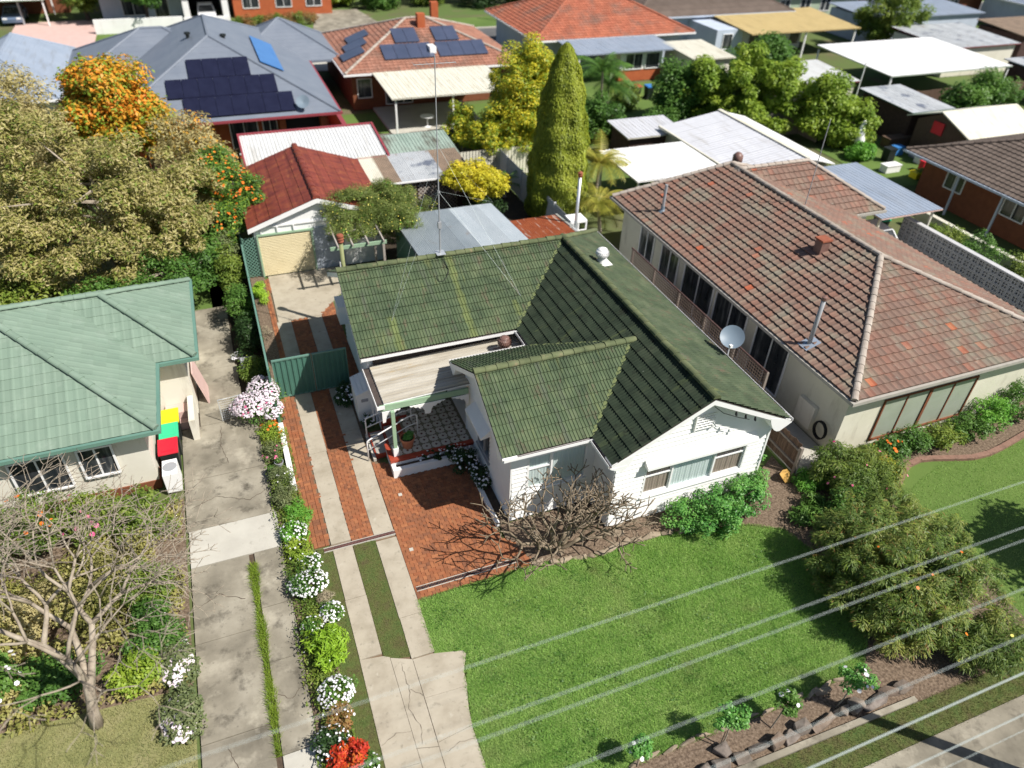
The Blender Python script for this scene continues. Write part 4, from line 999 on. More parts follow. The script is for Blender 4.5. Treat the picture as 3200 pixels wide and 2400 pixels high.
# service cable brackets
mb = MB()
for x, z in ((12.7, 4.2), (13.1, 3.98), (13.5, 3.78)): mb.tube([(x, 12.92, z+.08), (x, 12.9, z-.02), (x+.03, 12.9, z-.08)], [.025, .04, .02], 6)
mb.tube([(12.2, 13.3, 4.3), (12.5, 13.2, 4.05), (12.9, 12.98, 3.95), (13.3, 12.93, 3.8)], .012, 5); mb.build('service_bracket', 'black_cable', HX)

# ---- porch
PZ = .50
mb = MB(); mb.prism([(3.30, 18.15, -.02), (6.28, 18.15, -.02), (6.28, 18.85, -.02), (9.08, 18.85, -.02), (9.08, 20.8, -.02), (3.45, 20.8, -.02), (3.45, 20.3, -.02), (3.95, 20.3, -.02), (3.95, 19.05, -.02), (3.30, 19.05, -.02)], (0, 0, PZ+.005)); PF = mb.build('porch_floor', 'white_trim', HX)
mb = MB(); mb.prism([(3.44, 18.3, PZ-.014), (6.27, 18.3, PZ-.014), (6.27, 20.79, PZ-.014), (3.97, 20.79, PZ-.014), (3.97, 19.03, PZ-.014), (3.44, 19.03, PZ-.014)], (0, 0, .008)); mb.build('tile_bed', 'porch_tile_olive', PF)
def plate(name, pts, h, m):
    mb = MB(); mb.prism([(a, b, 0) for a, b in pts], (0, 0, h)); me = bpy.data.meshes.new(name); me.from_pydata(mb.v, [], mb.f); me.materials.append(M(m)); return me
cs = .345; o = cs*.5-.014; q = o*.5
OCT = plate('floor_tile', [(-q, -o), (q, -o), (o, -q), (o, q), (q, o), (-q, o), (-o, q), (-o, -q)], .004, 'porch_tile_white')
DIA = plate('tile_insert', [(0, -.052), (.052, 0), (0, .052), (-.052, 0)], .004, 'porch_tile_dark'); SQ = plate('tile_insert', [(0, -.026), (.026, 0), (0, .026), (-.026, 0)], .004, 'porch_tile_dark')
for i in range(9):
    for k in range(8):
        x, y = 3.44+cs*(i+.5), 18.3+cs*(k+.5)
        if x > 6.25 or y > 20.75 or (x < 4.1 and y > 19.0 and y < 20.4): continue
        inst(OCT, 'floor_tile', PF, Matrix.Translation((x, y, PZ-.004)))
        inst(DIA, 'tile_insert', PF, Matrix.Translation((x, y, PZ+.001)))
        for dx, dy in ((.5, .19), (.5, -.19), (.19, .5), (-.19, .5)): inst(SQ, 'tile_insert', PF, Matrix.Translation((x+dx*cs*.86, y+dy*cs*.86, PZ+.0015)))
mb = MB(); mb.box(3.27, 6.28, 18.12, 18.29, PZ-.10, PZ+.012); mb.box(3.27, 3.43, 18.29, 19.05, PZ-.10, PZ+.012); mb.box(3.93, 4.05, 19.06, 20.3, PZ-.32, PZ+.01); mb.box(3.45, 4.4, 20.22, 20.34, .05, PZ+.02); mb.build('red_edging', 'red_paint', PF)
st = MB().box(2.92, 3.44, 18.95, 20.2, -.02, .17).build('step', 'red_paint', HX); MB().box(2.97, 3.40, 19.0, 20.15, .165, .178).build('tread', 'tile_step', st)
st = MB().box(3.44, 3.94, 19.06, 20.2, -.02, .34).build('step', 'red_paint', HX); MB().box(3.48, 3.90, 19.1, 20.15, .335, .348).build('tread', 'tile_step', st)
MB().box(2.82, 2.92, 18.85, 20.25, -.02, .10).build('step', 'concrete_pale', HX)
# planter
mb = MB(); mb.box(3.28, 6.0, 17.80, 17.95, -.02, .34); mb.box(3.28, 3.42, 17.95, 18.14, -.02, .34); mb.build('planter_wall', 'white_board', HX)
MB().box(3.42, 6.0, 17.95, 18.14, .0, .25).build('planter_soil', 'soil', HX)
mb = MB(); mb.box(5.80, 5.93, 14.62, 17.1, -.02, .17); mb.build('garden_edging', 'white_board', HX)
MB().box(5.93, 6.29, 14.62, 17.8, -.03, .06).build('bed_soil', 'soil', HX)
# post, beam, fretwork
mb = MB(); mb.box(3.47, 3.59, 18.33, 18.45, .85, 2.45); p = mb.build('porch_post', 'sage_paint', HX); MB().box(3.44, 3.62, 18.30, 18.48, PZ, .85).build('post_base', 'white_trim', p)
mb = MB(); mb.box(3.14, 6.2, 18.50, 18.56, 2.44, 2.66); mb.box(3.14, 3.20, 18.56, 20.6, 2.44, 2.60); mb.build('porch_beam', 'sage_paint', HX)
def fret(pts): MB().prism(pts, (0, .025, 0)).build('fretwork_bracket', 'white_trim', HX)
def fretp(x, d, y=18.46, z=2.43):
    o = [(0, 0), (.62, 0), (.56, -.05), (.50, -.03), (.42, -.11), (.34, -.09), (.26, -.19), (.18, -.17), (.12, -.30), (.10, -.44), (0, -.46)]
    return [(x+d*a, y, z+b) for a, b in (o if d > 0 else o[::-1])]
fret(fretp(3.2, 1)); fret(fretp(6.2, -1)); fret(fretp(4.75, 1)); fret(fretp(4.75, -1))
# porch roof of ribbed sheets, gutter on the left
O = Vector((3.30, 18.56, 2.70)); vv = Vector((5.42, 0, .18)); lv = vv.length; vv.normalize(); uu = Vector((0, 1, 0)); nn = Vector((-vv.z, 0, vv.x))
mb = MB(); mb.prism([O-nn*.02, O+uu*2.2-nn*.02, O+uu*2.2+vv*lv-nn*.02, O+vv*lv-nn*.02], -nn*.04); PR = mb.build('porch_roof', 'white_trim', HX)
for i in range(3):
    c = MB(); corrugated(c, O+uu*(i*.733)+nn*(.004*(i+1)), uu, vv, nn, .76 if i < 2 else .733, lv, .155, .038, flat=True); c.build('roof_sheet', 'porch_sheet', PR)
mb = MB(); mb.box(3.04, 3.06, 18.42, 20.72, 2.56, 2.72); mb.box(3.06, 3.28, 18.42, 20.72, 2.56, 2.58); mb.box(3.06, 3.30, 18.42, 18.44, 2.56, 2.72); g = mb.build('porch_gutter', 'white_trim', HX); MB().box(3.065, 3.29, 18.445, 20.7, 2.58, 2.655).build('leaf_litter', 'dark_gutter', g)
MB().box(3.45, 9.05, 20.70, 20.80, 2.74, 3.18).build('eave_gap_shade', 'dark_gutter', HX)  # dark strip added to paint the shade below the rear wing eave
# downpipe
MB().box(3.24, 3.30, 20.72, 20.78, .2, 3.2).build('downpipe', 'white_trim', HX)
# turbine vents
def turbine(name, label, loc, m, rz, s=1.0):
    t = thing(name, label, 'roof vent', loc); x, y, z = loc; mb = MB()
    mb.lathe((x, y, z-.15), [(.20*s, -.05), (.17*s, .0), (.15*s, .05), (.14*s, .36)], 16); mb.build('base', m, t, smooth=True)
    mb = MB(); n = 22
    mb.lathe((x, y, z+.21), [(.15*s, 0), (.19*s, .03), (.12*s, .36), (.0, .37)], 16)
    for k in range(n):
        a = 2*math.pi*k/n
        pr = [(.15, .01), (.215, .08), (.235, .17), (.215, .27), (.14, .355)]
        for (r0, h0), (r1, h1) in zip(pr[:-1], pr[1:]):
            d0 = a+h0*1.2; d1 = a+h1*1.2; w = .2
            mb.quad((x+r0*s*math.cos(d0), y+r0*s*math.sin(d0), z+.2+h0), (x+r0*s*.93*math.cos(d0+w), y+r0*s*.93*math.sin(d0+w), z+.2+h0), (x+r1*s*.93*math.cos(d1+w), y+r1*s*.93*math.sin(d1+w), z+.2+h1), (x+r1*s*math.cos(d1), y+r1*s*math.sin(d1), z+.2+h1))
    mb.build('turbine_head', m, t, smooth=True)
    MB().lathe((x, y, z+.2), [(.15*s, .352), (.10*s, .372), (.0, .38)], 16).build('cap', m, t, smooth=True)
    MB().box(x-.3*s, x+.3*s, y-.26*s, y+.26*s, z-.045, z-.03).build('flashing', m, t)
turbine('turbine_vent', 'brown metal turbine vent on the porch roof', (8.0, 19.85, 2.92), 'brown_metal', 0, 1.1)
turbine('turbine_vent', 'white metal turbine vent near the rear of the green roof', (12.8, 22.05, 4.55), 'white_trim', 0, 1.15)
# handrails
def rail(label, b0, e0, floor, h=.93):
    t = thing('handrail', label, 'handrail', b0, 'porch stair handrails'); b0 = Vector(b0); e0 = Vector(e0); z = Vector((0, 0, 1)); mb = MB()
    b1 = b0+z*h; e1 = e0+z*h; mid = b1.lerp(e1, .80); mid.z = e1.z-.03
    d = (e1-b1).normalized()
    mb.tube([b0, b1-z*.08, b1-z*.02+d*.02, b1+d*.1, mid, mid.lerp(e1, .6), e1-z*.03+d*-.04, e1-z*.1, e0], .026, 8); mb.build('rail', 'white_trim', t, smooth=True)
    m2 = MB(); lo = Vector((0, 0, -.42)); m2.tube([b1+lo, mid+lo, e1+lo*.98], .02, 6); m2.build('lower_rail', 'white_trim', t, smooth=True)
rail('white tubular handrail on the lawn side of the porch steps', (2.66, 18.90, .02), (4.53, 19.22, PZ), 0)
rail('white tubular handrail on the house side of the porch steps', (2.86, 20.08, .02), (4.50, 19.98, PZ), 0)
# terracotta pot
t = thing('terracotta_pot', 'round terracotta pot with green plant on the porch', 'plant pot', (4.02, 18.68, PZ)); mb = MB()
mb.lathe((4.02, 18.68, PZ), [(0, .002), (.17, .002), (.235, .36), (.265, .37), (.265, .43), (.235, .43), (.225, .34)], 20); mb.build('pot', 'terracotta', t, smooth=False)
MB().lathe((4.02, 18.68, PZ), [(0, .35), (.226, .35)], 16).build('soil', 'soil', t)
_rs = np.random.default_rng(11); v, f = leaves_on(np.array([[4.05, 18.7, PZ+.45], [4.0, 18.62, PZ+.5], [4.14, 18.78, PZ+.47]]), np.array([.17, .14, .15]), 420, .09, .45, _rs); npmesh('foliage', v, f, 'leaf_gloss', t)
# cabinet beside the wall
t = thing('meter_cabinet', 'white slatted lean-to cabinet against the side of the house', 'cabinet', (3.08, 21.7, 0)); mb = MB()
mb.prism([(2.80, 21.15, -.02), (3.38, 21.15, -.02), (3.38, 21.15, 1.38), (2.80, 21.15, 1.18)], (0, 1.1, 0)); mb.build('box', 'white_board', t)
for k in range(4):
    x0 = 2.77+k*.155; MB().prism([(x0, 21.1, 1.197+k*.053), (x0+.145, 21.1, 1.247+k*.053), (x0+.145, 21.1, 1.267+k*.053), (x0, 21.1, 1.217+k*.053)], (0, 1.2, 0)).build('lid_slat', 'white_trim', t)
MB().box(2.95, 3.2, 21.135, 21.148, .85, .98).build('vent', 'plastic_grey', t)
# side awning box at the rear of the gable wall
MB().box(3.05, 3.40, 25.2, 26.1, 1.7, 2.5).build('air_conditioner', 'white_trim', HX)
# antenna mast with guys
t = thing('antenna_mast', 'tall thin grey antenna mast guyed to the green roof ridge', 'antenna', (6.82, RYR, ZR)); mb = MB(); B = Vector((6.82, RYR, ZR+.05))
mb.tube([B, B+Vector((0, 0, 1.3))], .03, 8); mb.tube([B+Vector((0, 0, 1.3)), B+Vector((0, 0, 4.2))], .024, 8); mb.tube([B+Vector((0, 0, 4.2)), B+Vector((0, 0, 7.0))], .018, 8)
mb.box(6.76, 6.88, RYR-.06, RYR+.06, ZR+1.15, ZR+1.4); mb.lathe((6.82, RYR, ZR+2.5), [(.06, 0), (.06, .08)], 8); mb.build('mast', 'plastic_grey', t)
MB().box(6.65, 6.99, RYR-.2, RYR+.2, ZR+.15, ZR+.165).build('base_plate', 'zinc', t)
mb = MB(); top = B+Vector((0, 0, 6.75)); mb.tube([top+Vector((-.7, 0, 0)), top+Vector((.7, 0, 0))], .012, 5)
for k in range(7): mb.tube([top+Vector((-.66+.22*k, -.35+.03*k, 0)), top+Vector((-.66+.22*k, .35-.03*k, 0))], .007, 4)
mb.build('yagi_antenna', 'plastic_grey', t)
mb = MB()
for p in ((4.36, 21.5, 3.86), (9.3, 21.6, 3.92), (7.6, 33, 2.4), (12.4, 33.0, 2.4), (5.9, 27, 3.4)):
    mb.tube([B+Vector((0, 0, 2.5)), p], .004, 3)
    if p[1] < 22 or p[0] > 12: mb.tube([B+Vector((0, 0, 4.2)), p], .004, 3)
mb.build('guy_wire', 'wire', t)
mb = MB(); z_at = lambda y: ZE+PT*(y-RY0)+.07
mb.tube([B, (6.88, 23.3, z_at(23.3)), (6.95, 23.0, z_at(23)), (6.80, 22.75, z_at(22.75)), (6.62, 22.6, z_at(22.6)), (6.45, 22.62, z_at(22.62)), (6.4, 22.8, z_at(22.8))], .012, 5); mb.build('cable', 'black_cable', t)
# satellite dish on the right eave
t = thing('satellite_dish', 'grey satellite dish mounted on the right eave of the green roof', 'satellite dish', (15.05, 16.6, 3.4)); mb = MB()
C = Vector((15.22, 16.66, 3.98)); nd = Vector((-.42, -.52, .74)).normalized(); a = nd.orthogonal().normalized(); b = nd.cross(a); R = .42; n = 24
rings = [(0, 0)]+[(R*k/5, .10*(k/5)**2) for k in range(1, 6)]
base = 0; mb.v.append(tuple(C))
for (r, h) in rings[1:]:
    for k in range(n): mb.v.append(tuple(C+(a*math.cos(2*math.pi*k/n)+b*math.sin(2*math.pi*k/n))*r+nd*h))
for k in range(n): mb.f.append((0, 1+k, 1+(k+1) % n))
for i in range(4):
    for k in range(n): mb.f.append((1+i*n+k, 1+(i+1)*n+k, 1+(i+1)*n+(k+1) % n, 1+i*n+(k+1) % n))
mb.build('reflector', 'dish_grey', t, smooth=True)
mb = MB(); mb.tube([C-nd*.02, C-nd*.25+Vector((0, 0, -.1)), (15.08, 16.5, 3.35)], .025, 6); mb.build('bracket', 'plastic_grey', t)
mb = MB(); low = C-(Vector((0, 0, 1))-nd*nd.z).normalized()*R; fp = low+nd*.35; mb.tube([low, fp], .014, 5); mb.box(fp.x-.05, fp.x+.05, fp.y-.05, fp.y+.05, fp.z-.04, fp.z+.06); mb.build('feed_arm', 'white_trim', t)
# green flue pipe behind the house
t = thing('flue_pipe', 'olive green flue pipe with rusty cap behind the house', 'flue', (3.75, 27.4, 0)); MB().tube([(3.75, 27.4, 0), (3.75, 27.4, 4.2)], .085, 12).build('pipe', 'pipe_olive', t, smooth=True)
MB().lathe((3.75, 27.4, 4.15), [(.11, 0), (.14, .06), (.11, .12), (.15, .17), (.12, .24), (.15, .29), (.13, .35), (0, .38)], 14).build('cap', 'rust_cap', t)
MB().box(3.62, 3.66, 27.38, 27.42, 0, 3.3).build('downpipe', 'white_trim', t)
# ================================================================== FENCES AND GATE
def pan(mb, O, U, L, z0, z1, Nn, pitch=.2, amp=.035):
    """vertical ribbed steel infill"""
    O, U, Nn = Vector(O), Vector(U), Vector(Nn); prof = []; x = 0
    while x < L-.01:
        for t, h in ((0, 0), (.35, 0), (.45, 1), (.80, 1), (.9, 0)):
            if x+t*pitch <= L: prof.append((x+t*pitch, h*amp))
        x += pitch
    prof.append((L, 0)); b = len(mb.v)
    for (a, h) in prof:
        p = O+U*a+Nn*h; mb.v.append((p.x, p.y, z0)); mb.v.append((p.x, p.y, z1))
    for i in range(len(prof)-1): q = b+2*i; mb.f.append((q, q+2, q+3, q+1))
t = thing('steel_gate', 'green ribbed steel double gate across the driveway', 'gate', (1.5, 23.45, 0))
for x0, x1 in ((.16, 1.60), (1.63, 2.92)):
    mb = MB(); pan(mb, (x0+.03, 23.45, 0), (1, 0, 0), x1-x0-.06, .05, 1.76, (0, -1, 0)); p = mb.build('gate_leaf', 'colorbond_green', t)
    fr = MB(); fr.box(x0, x1, 23.40, 23.47, 1.74, 1.80); fr.box(x0, x1, 23.42, 23.47, .03, .08); fr.box(x0, x0+.03, 23.40, 23.47, .08, 1.74); fr.box(x1-.03, x1, 23.40, 23.47, .08, 1.74); fr.build('frame', 'colorbond_lite', p)
t = thing('steel_fence', 'green ribbed steel fence along the left side of the driveway', 'fence', (0, 28, 0))
y = 22.9; k = 0
while y < 36.9:
    mb = MB(); pan(mb, (.0, y+.03, 0), (0, 1, 0), 2.30, .03, 1.78, (1, 0, 0)); mb.build('panel', 'colorbond_green', t)
    MB().box(-.04, .03, y-.03, y+.03, -.05, 1.82).build('post', 'colorbond_green', t)
    MB().box(-.035, .035, y+.03, y+2.33, 1.76, 1.81).build('top_rail', 'colorbond_lite', t); y += 2.36; k += 1
mb = MB(); mb.box(-.06, .12, 18.35, 21.7, -.03, .24); tag(mb.build('low_wall', 'white_board'), 'low white painted garden wall beside the brick strip', 'wall')
tag(MB().box(-.03, .06, 21.72, 22.9, -.03, .5).build('low_fence', 'colorbond_green'), 'short low green steel panel below the pink and white bush', 'fence')
def lattice(mb, O, U, L, z0, z1, sp=.11, w=.03, th=.012, nrm=(0, -1, 0)):
    O, U, Nn = Vector(O), Vector(U), Vector(nrm); H = z1-z0; Z = Vector((0, 0, 1))
    for s in (1, -1):
        c = -H if s > 0 else 0
        c = -H
        while c < L+H:
            # line x = c + s*(z) (s=1) or x = c+H - z
            a0 = c if s > 0 else c+H; pts = []
            xa, xb = a0, a0+s*H
            t0, t1 = 0.0, 1.0; dx = xb-xa
            for lo, hi in ((0, L),):
                ta, tb = (lo-xa)/dx, (hi-xa)/dx
                if ta > tb: ta, tb = tb, ta
                t0, t1 = max(t0, ta), min(t1, tb)
            if t1-t0 > .03:
                p = O+U*(xa+dx*t0)+Z*(z0+H*t0)+Nn*(th*s*.5); q = O+U*(xa+dx*t1)+Z*(z0+H*t1)+Nn*(th*s*.5)
                mb.bar(p, q, th, w, up=Nn.cross(q-p)) if False else mb.bar(p, q, w, th, up=Nn)
            c += sp
    return mb
t = thing('lattice_panel', 'green lattice screen between the fence and garage', 'lattice', (.38, 33.15, 0))
lattice(MB(), (.06, 33.2, 0), (1, 0, 0), .56, .05, 2.1, .17, .04).build('slats', 'colorbond_lite', t, kind='stuff'); mb = MB(); mb.box(.03, .06, 33.17, 33.23, 0, 2.12); mb.box(.62, .65, 33.17, 33.23, 0, 2.12); mb.build('frame', 'colorbond_lite', t)

# ================================================================== GARAGE
G = thing('garage', 'white garage with rusty red iron gable roof', 'garage', (3.66, 36.5, 0))
gx0, gx1, gxr, gy0, gy1, gze, gzr = .38, 6.95, 3.66, 32.95, 40.1, 2.62, 3.74
mb = MB(); mb.prism([(.62, 33.2, -.02), (6.7, 33.2, -.02), (6.7, 33.2, 2.58), (gxr, 33.2, 3.6), (.62, 33.2, 2.58)], (0, .06, 0)); mb.box(.62, .7, 33.27, 40, -.02, 2.55); mb.box(6.62, 6.7, 33.27, 40, -.02, 2.55); mb.box(.7, 6.62, 39.9, 40, -.02, 2.55); mb.build('wall', 'white_board', G)
MB().box(3.28, 4.72, 33.16, 33.195, 0, 2.2).build('lower_wall', 'blue_grey_wall', G)
MB().box(.72, 3.36, 33.1, 33.19, 2.12, 2.2).build('door_lintel', 'sage_paint', G); MB().box(.7, .78, 33.1, 33.19, 0, 2.12).build('door_jamb', 'sage_paint', G); MB().box(3.2, 3.28, 33.1, 33.19, 0, 2.12).build('door_jamb', 'sage_paint', G)
d = MB().box(.78, 3.2, 33.17, 33.19, .01, 2.12).build('roller_door', 'roller_cream', G)
n = 26
for k in range(n):
    z = .02+2.08*k/n; mb = MB(); mb.prism([(.78, 33.165, z), (.78, 33.147, z+.02), (.78, 33.147, z+.05), (.78, 33.165, z+.075)], (2.42, 0, 0)); mb.build('door_slat', 'roller_cream', d)
for x in (.95, 1.7, 2.45): MB().box(x-.03, x+.03, 33.12, 33.195, 2.22, 2.52).build('batten', 'white_trim', G)
MB().box(.62, 6.6, 33.14, 33.198, 2.5, 2.58).build('cross_rail', 'white_trim', G)
mb = MB()
for e in (gx0, gx1): mb.prism([(gxr, gy0, gzr-.02), (e, gy0, gze-.02), (e, gy0, gze-.24), (gxr, gy0, gzr-.24)], (0, .05, 0))
mb.build('bargeboard', 'white_trim', G)
mb = MB(); mb.poly((gx0, gy0, gze-.03), (gxr, gy0, gzr-.03), (gxr, gy1, gzr-.03), (gx0, gy1, gze-.03)); mb.poly((gx1, gy0, gze-.03), (gx1, gy1, gze-.03), (gxr, gy1, gzr-.03), (gxr, gy0, gzr-.03)); GR = mb.build('roof', 'dark_gutter', G)
for sgn, e in ((-1, gx0), (1, gx1)):
    sl = Vector((gxr-e, 0, gzr-gze)); L = sl.length; sl.normalize(); nrm = Vector((-sl.z*(1 if sgn < 0 else 1), 0, abs(sl.x))); nrm = Vector((sl.z*(-1 if sl.x > 0 else 1), 0, abs(sl.x)))
    ns = 6; ny = 3
    for i in range(ns):
        for j in range(ny):
            yy0 = gy0+(gy1-gy0)*j/ny; yy1 = gy0+(gy1-gy0)*(j+1)/ny-.012
            o = Vector((e, 0, gze))+sl*(L*i/ns); a = o+nrm*(.012+.006*((i+j) % 2)); b = o+sl*(L/ns-.022)+nrm*(.005+.004*(i % 2))
            mb = MB(); m = 5
            for q in range(m):
                t0, t1 = q/m, (q+1)/m
                p0, p1 = a.lerp(b, t0), a.lerp(b, t1)
                mb.quad((p0.x, yy0, p0.z), (p0.x, yy1, p0.z), (p1.x, yy1, p1.z), (p1.x, yy0, p1.z)) if sgn > 0 else mb.quad((p0.x, yy0, p0.z), (p1.x, yy0, p1.z), (p1.x, yy1, p1.z), (p0.x, yy1, p0.z))
            mb.quad((a.x, yy0, a.z), (a.x, yy1, a.z), (a.x, yy1, a.z-.02), (a.x, yy0, a.z-.02))
            mb.build('roof_sheet', 'rust_red', GR)
ridge_caps(GR, (gxr, gy0, gzr+.0), (gxr, gy1, gzr+.0), 'rust_red', cap_template(.62, .16), step=.6, name='ridge_cap')

# ================================================================== SKILLIONS BEHIND THE HOUSE
t = thing('skillion_shed', 'galvanised corrugated iron lean-to roof behind the house', 'shed', (9.6, 29.5, 0))
mb = MB(); mb.box(7.15, 12.0, 27.0, 32.5, -.02, 2.40); mb.build('wall', 'colorbond_green', t)
O = Vector((7.03, 26.75, 2.95)); vd = Vector((0, 6.0, -.47)); L = vd.length; vd.normalize(); u = Vector((1, 0, 0)); nn = u.cross(vd)
mb = MB(); mb.prism([O-nn*.03, O+u*5.1-nn*.03, O+u*5.1+vd*L-nn*.03, O+vd*L-nn*.03], -nn*.05); R_ = mb.build('roof', 'plastic_grey', t)
x = 0; mts = ['galv', 'galv', 'galv', 'galv', 'galv_bright', 'galv_bright', 'galv_bright']; wds = [.72, .72, .72, .74, .72, .74, .76]
for k, (m, w_) in enumerate(zip(mts, wds)):
    c = MB(); corrugated(c, O+u*x+nn*(.004+.005*(k % 2)), u, vd, nn, w_+.03, L, .076, .02); c.build('roof_sheet', m, R_); x += w_
MB().prism([(7.0, 26.8, 3.0), (9.4, 26.8, 3.0), (9.4, 26.8, 3.04), (7.0, 26.8, 3.04)], (0, .12, .0)).build('flashing', 'zinc', R_)
t = thing('rusty_skillion', 'small lean-to with bright orange rusted corrugated roof', 'shed', (13.5, 28.6, 0))
MB().box(12.4, 14.6, 27.0, 30.2, -.02, 2.35).build('wall', 'white_wall', t)
O = Vector((12.28, 26.8, 2.82)); vd = Vector((0, 3.65, -.30)); L = vd.length; vd.normalize(); nn = u.cross(vd)
mb = MB(); mb.prism([O-nn*.03, O+u*2.45-nn*.03, O+u*2.45+vd*L-nn*.03, O+vd*L-nn*.03], -nn*.05); R_ = mb.build('roof', 'plastic_grey', t)
for k in range(3): c = MB(); corrugated(c, O+u*(k*.81)+nn*(.004+.005*(k % 2)), u, vd, nn, .83, L, .076, .022); c.build('roof_sheet', 'rust_orange', R_)
MB().prism([(14.73, 26.8, 2.86), (14.85, 26.8, 2.84), (14.85, 30.46, 2.53), (14.73, 30.46, 2.55)], (0, 0, .03)).build('barge_flashing', 'zinc', R_)
t = thing('metal_flue', 'tall galvanised flue pipe beside the rusty lean-to', 'flue', (15.2, 29.05, 0)); MB().tube([(15.2, 29.05, 0), (15.2, 29.05, 5.0)], .075, 12).build('pipe', 'zinc', t, smooth=True)
MB().lathe((15.2, 29.05, 4.95), [(.1, 0), (.12, .1), (.09, .16), (.13, .2), (0, .3)], 12).build('cap', 'rust_cap', t)
t = thing('timber_screen', 'white painted open timber screen standing behind the rusty lean-to', 'screen', (15.6, 29.8, 0)); mb = MB()
for x in (15.2, 15.62, 16.05): mb.box(x-.035, x+.035, 29.55, 29.62, 0, 2.45)
t2 = mb.build('uprights', 'white_trim', t); mb = MB()
for z in (.6, 1.3, 1.95, 2.4): mb.box(15.2, 16.05, 29.53, 29.57, z-.04, z+.04)
mb.box(15.2, 16.05, 29.55, 30.3, 2.45, 2.5); mb.build('rails', 'white_trim', t)

# pergola with flowering vine beside the garage
t = thing('pergola', 'weathered green pergola carrying a flowering vine beside the garage', 'pergola', (5.2, 31.5, 0))
MB().box(3.62, 6.15, 29.93, 30.0, 2.52, 2.68).build('beam', 'sage_paint', t)
for x in (3.95, 4.6, 5.3, 6.0): MB().box(x-.03, x+.03, 29.75, 32.0, 2.68, 2.78).build('rafter', 'wood_pale', t)
for x, y in ((6.0, 29.96), (6.0, 32.0)): MB().box(x-.05, x+.05, y-.05, y+.05, 0, 2.5).build('post', 'wood_pale', t)
MB().box(3.7, 6.1, 31.4, 31.46, 2.6, 2.675).build('batten', 'wood_pale', t)
tree('flowering_vine', 'dense vine dotted with small yellow flowers on the pergola', 'vine', (6.6, 32.6, 0), [(5.0, 31.7, 2.9, 1.3, 1.3, .45), (5.2, 33.2, 3.1, 1.5, 1.2, .7), (6.7, 32.0, 2.9, 1.5, 1.6, .6), (6.9, 33.6, 3.0, 1.6, 1.5, .75), (7.6, 34.8, 2.6, 1.3, 1.2, .7), (7.4, 32.3, 2.2, .9, 1.2, .7), (8.6, 34.4, 1.9, 1.3, 1.0, .7, .5), (5.0, 33.2, 1.9, .9, .7, .7, .5)], 85000, .085, 'leaf_vine', seed=21, ncl=420, cr=.32, aspect=.32, shell=.4, flowers=[('flowers', 'flower_yellow', 330, .024)], extra=[('bright_leaves', 'leaf_bright', 1200, .10, .5)], trunk_to=(6.6, 33.2, 2.2), r0=.08)

# ================================================================== OLD SHEDS AT THE BACK
t = thing('old_shed', 'old shed with patched corrugated roof behind the garage', 'shed', (10, 39, 0))
MB().box(7.3, 12.7, 37.5, 40.9, -.02, 2.05).build('wall', 'wood_dark', t)
O = Vector((7.1, 37.2, 2.16)); vd = Vector((0, 3.85, .2)); L = vd.length; vd.normalize(); nn = u.cross(vd)
mb = MB(); mb.prism([O-nn*.03, O+u*5.8-nn*.03, O+u*5.8+vd*L-nn*.03, O+vd*L-nn*.03], -nn*.05); R_ = mb.build('roof', 'wood_dark', t)
for k, m in enumerate(['cream_iron', 'old_iron_brown', 'old_iron', 'old_iron', 'old_iron', 'old_iron_brown', 'old_iron_brown']):
    c = MB(); corrugated(c, O+u*(k*.828)+nn*(.004+.005*(k % 2)), u, vd, nn, .85, L, .1, .026); c.build('roof_sheet', m, R_)
MB().bar((7.1, 37.17, 2.2), (12.9, 37.17, 2.2), .06, .08).build('fascia', 'white_trim', R_)
for (a, b) in ((8.3, 9.55), (9.65, 10.75), (10.85, 11.9)):
    lt = MB().box(a, b, 37.42, 37.46, .05, .1).build('lattice_frame', 'wood_grey', t); lattice(MB(), (a, 37.4, 0), (1, 0, 0), b-a, .1, 2.0, .22, .05, .014).build('lattice_slats', 'wood_pale' if a > 9.6 and a < 10 else 'wood_grey', t, kind='stuff')
t = thing('white_roof_shed', 'long shed with white ribbed roof and maroon trim', 'shed', (5, 43, 0)); MB().box(1.3, 8.7, 41.2, 44.9, -.02, 2.25).build('wall', 'cream_wall', t)
flat_roof(t, 1.1, 8.85, 40.95, 45.2, 2.3, 2.75, 'white_iron', 'y', .19, .03, fascia='maroon')
for a in ((1.0, 1.1, 40.85, 45.3), (8.85, 8.97, 40.85, 45.3)): MB().prism([(a[0], 40.85, 2.24), (a[1], 40.85, 2.24), (a[1], 40.85, 2.42), (a[0], 40.85, 2.42)], (0, 4.4, .46)).build('barge', 'maroon', t)
MB().box(1.0, 8.97, 40.82, 40.92, 2.2, 2.36).build('gutter', 'maroon', t); MB().box(1.0, 8.97, 45.22, 45.34, 2.68, 2.86).build('ridge_trim', 'maroon', t)
t = thing('mossy_shed', 'low green shed with stained mossy iron roof', 'shed', (11.1, 43, 0)); MB().box(9.2, 13.0, 41.5, 44.4, -.02, 1.9).build('wall', 'colorbond_green', t)
flat_roof(t, 9.1, 13.3, 41.3, 44.5, 1.95, 2.25, 'moss_iron', 'y', .2, .03)
sheet('backyard_soil', [(4.75, 29), (16, 29), (16, 41.5), (7, 41.5), (6.9, 33)], -.012, 'dark_soil')
t = thing('steel_fence', 'pale steel boundary fence between the back yard and the conifer', 'fence', (16, 36, 0)); y = 30.9
while y < 41.5:
    mb = MB(); pan(mb, (16.05, y+.03, 0), (0, 1, 0), 2.3, 0, 1.78, (-1, 0, 0)); mb.build('panel', 'white_iron', t); MB().box(15.98, 16.1, y-.03, y+.03, -.03, 1.82).build('post', 'white_iron', t); y += 2.36
t = thing('steel_fence', 'pale steel boundary fence across the end of the back yard', 'fence', (14.5, 41.6, 0)); x = 13.4
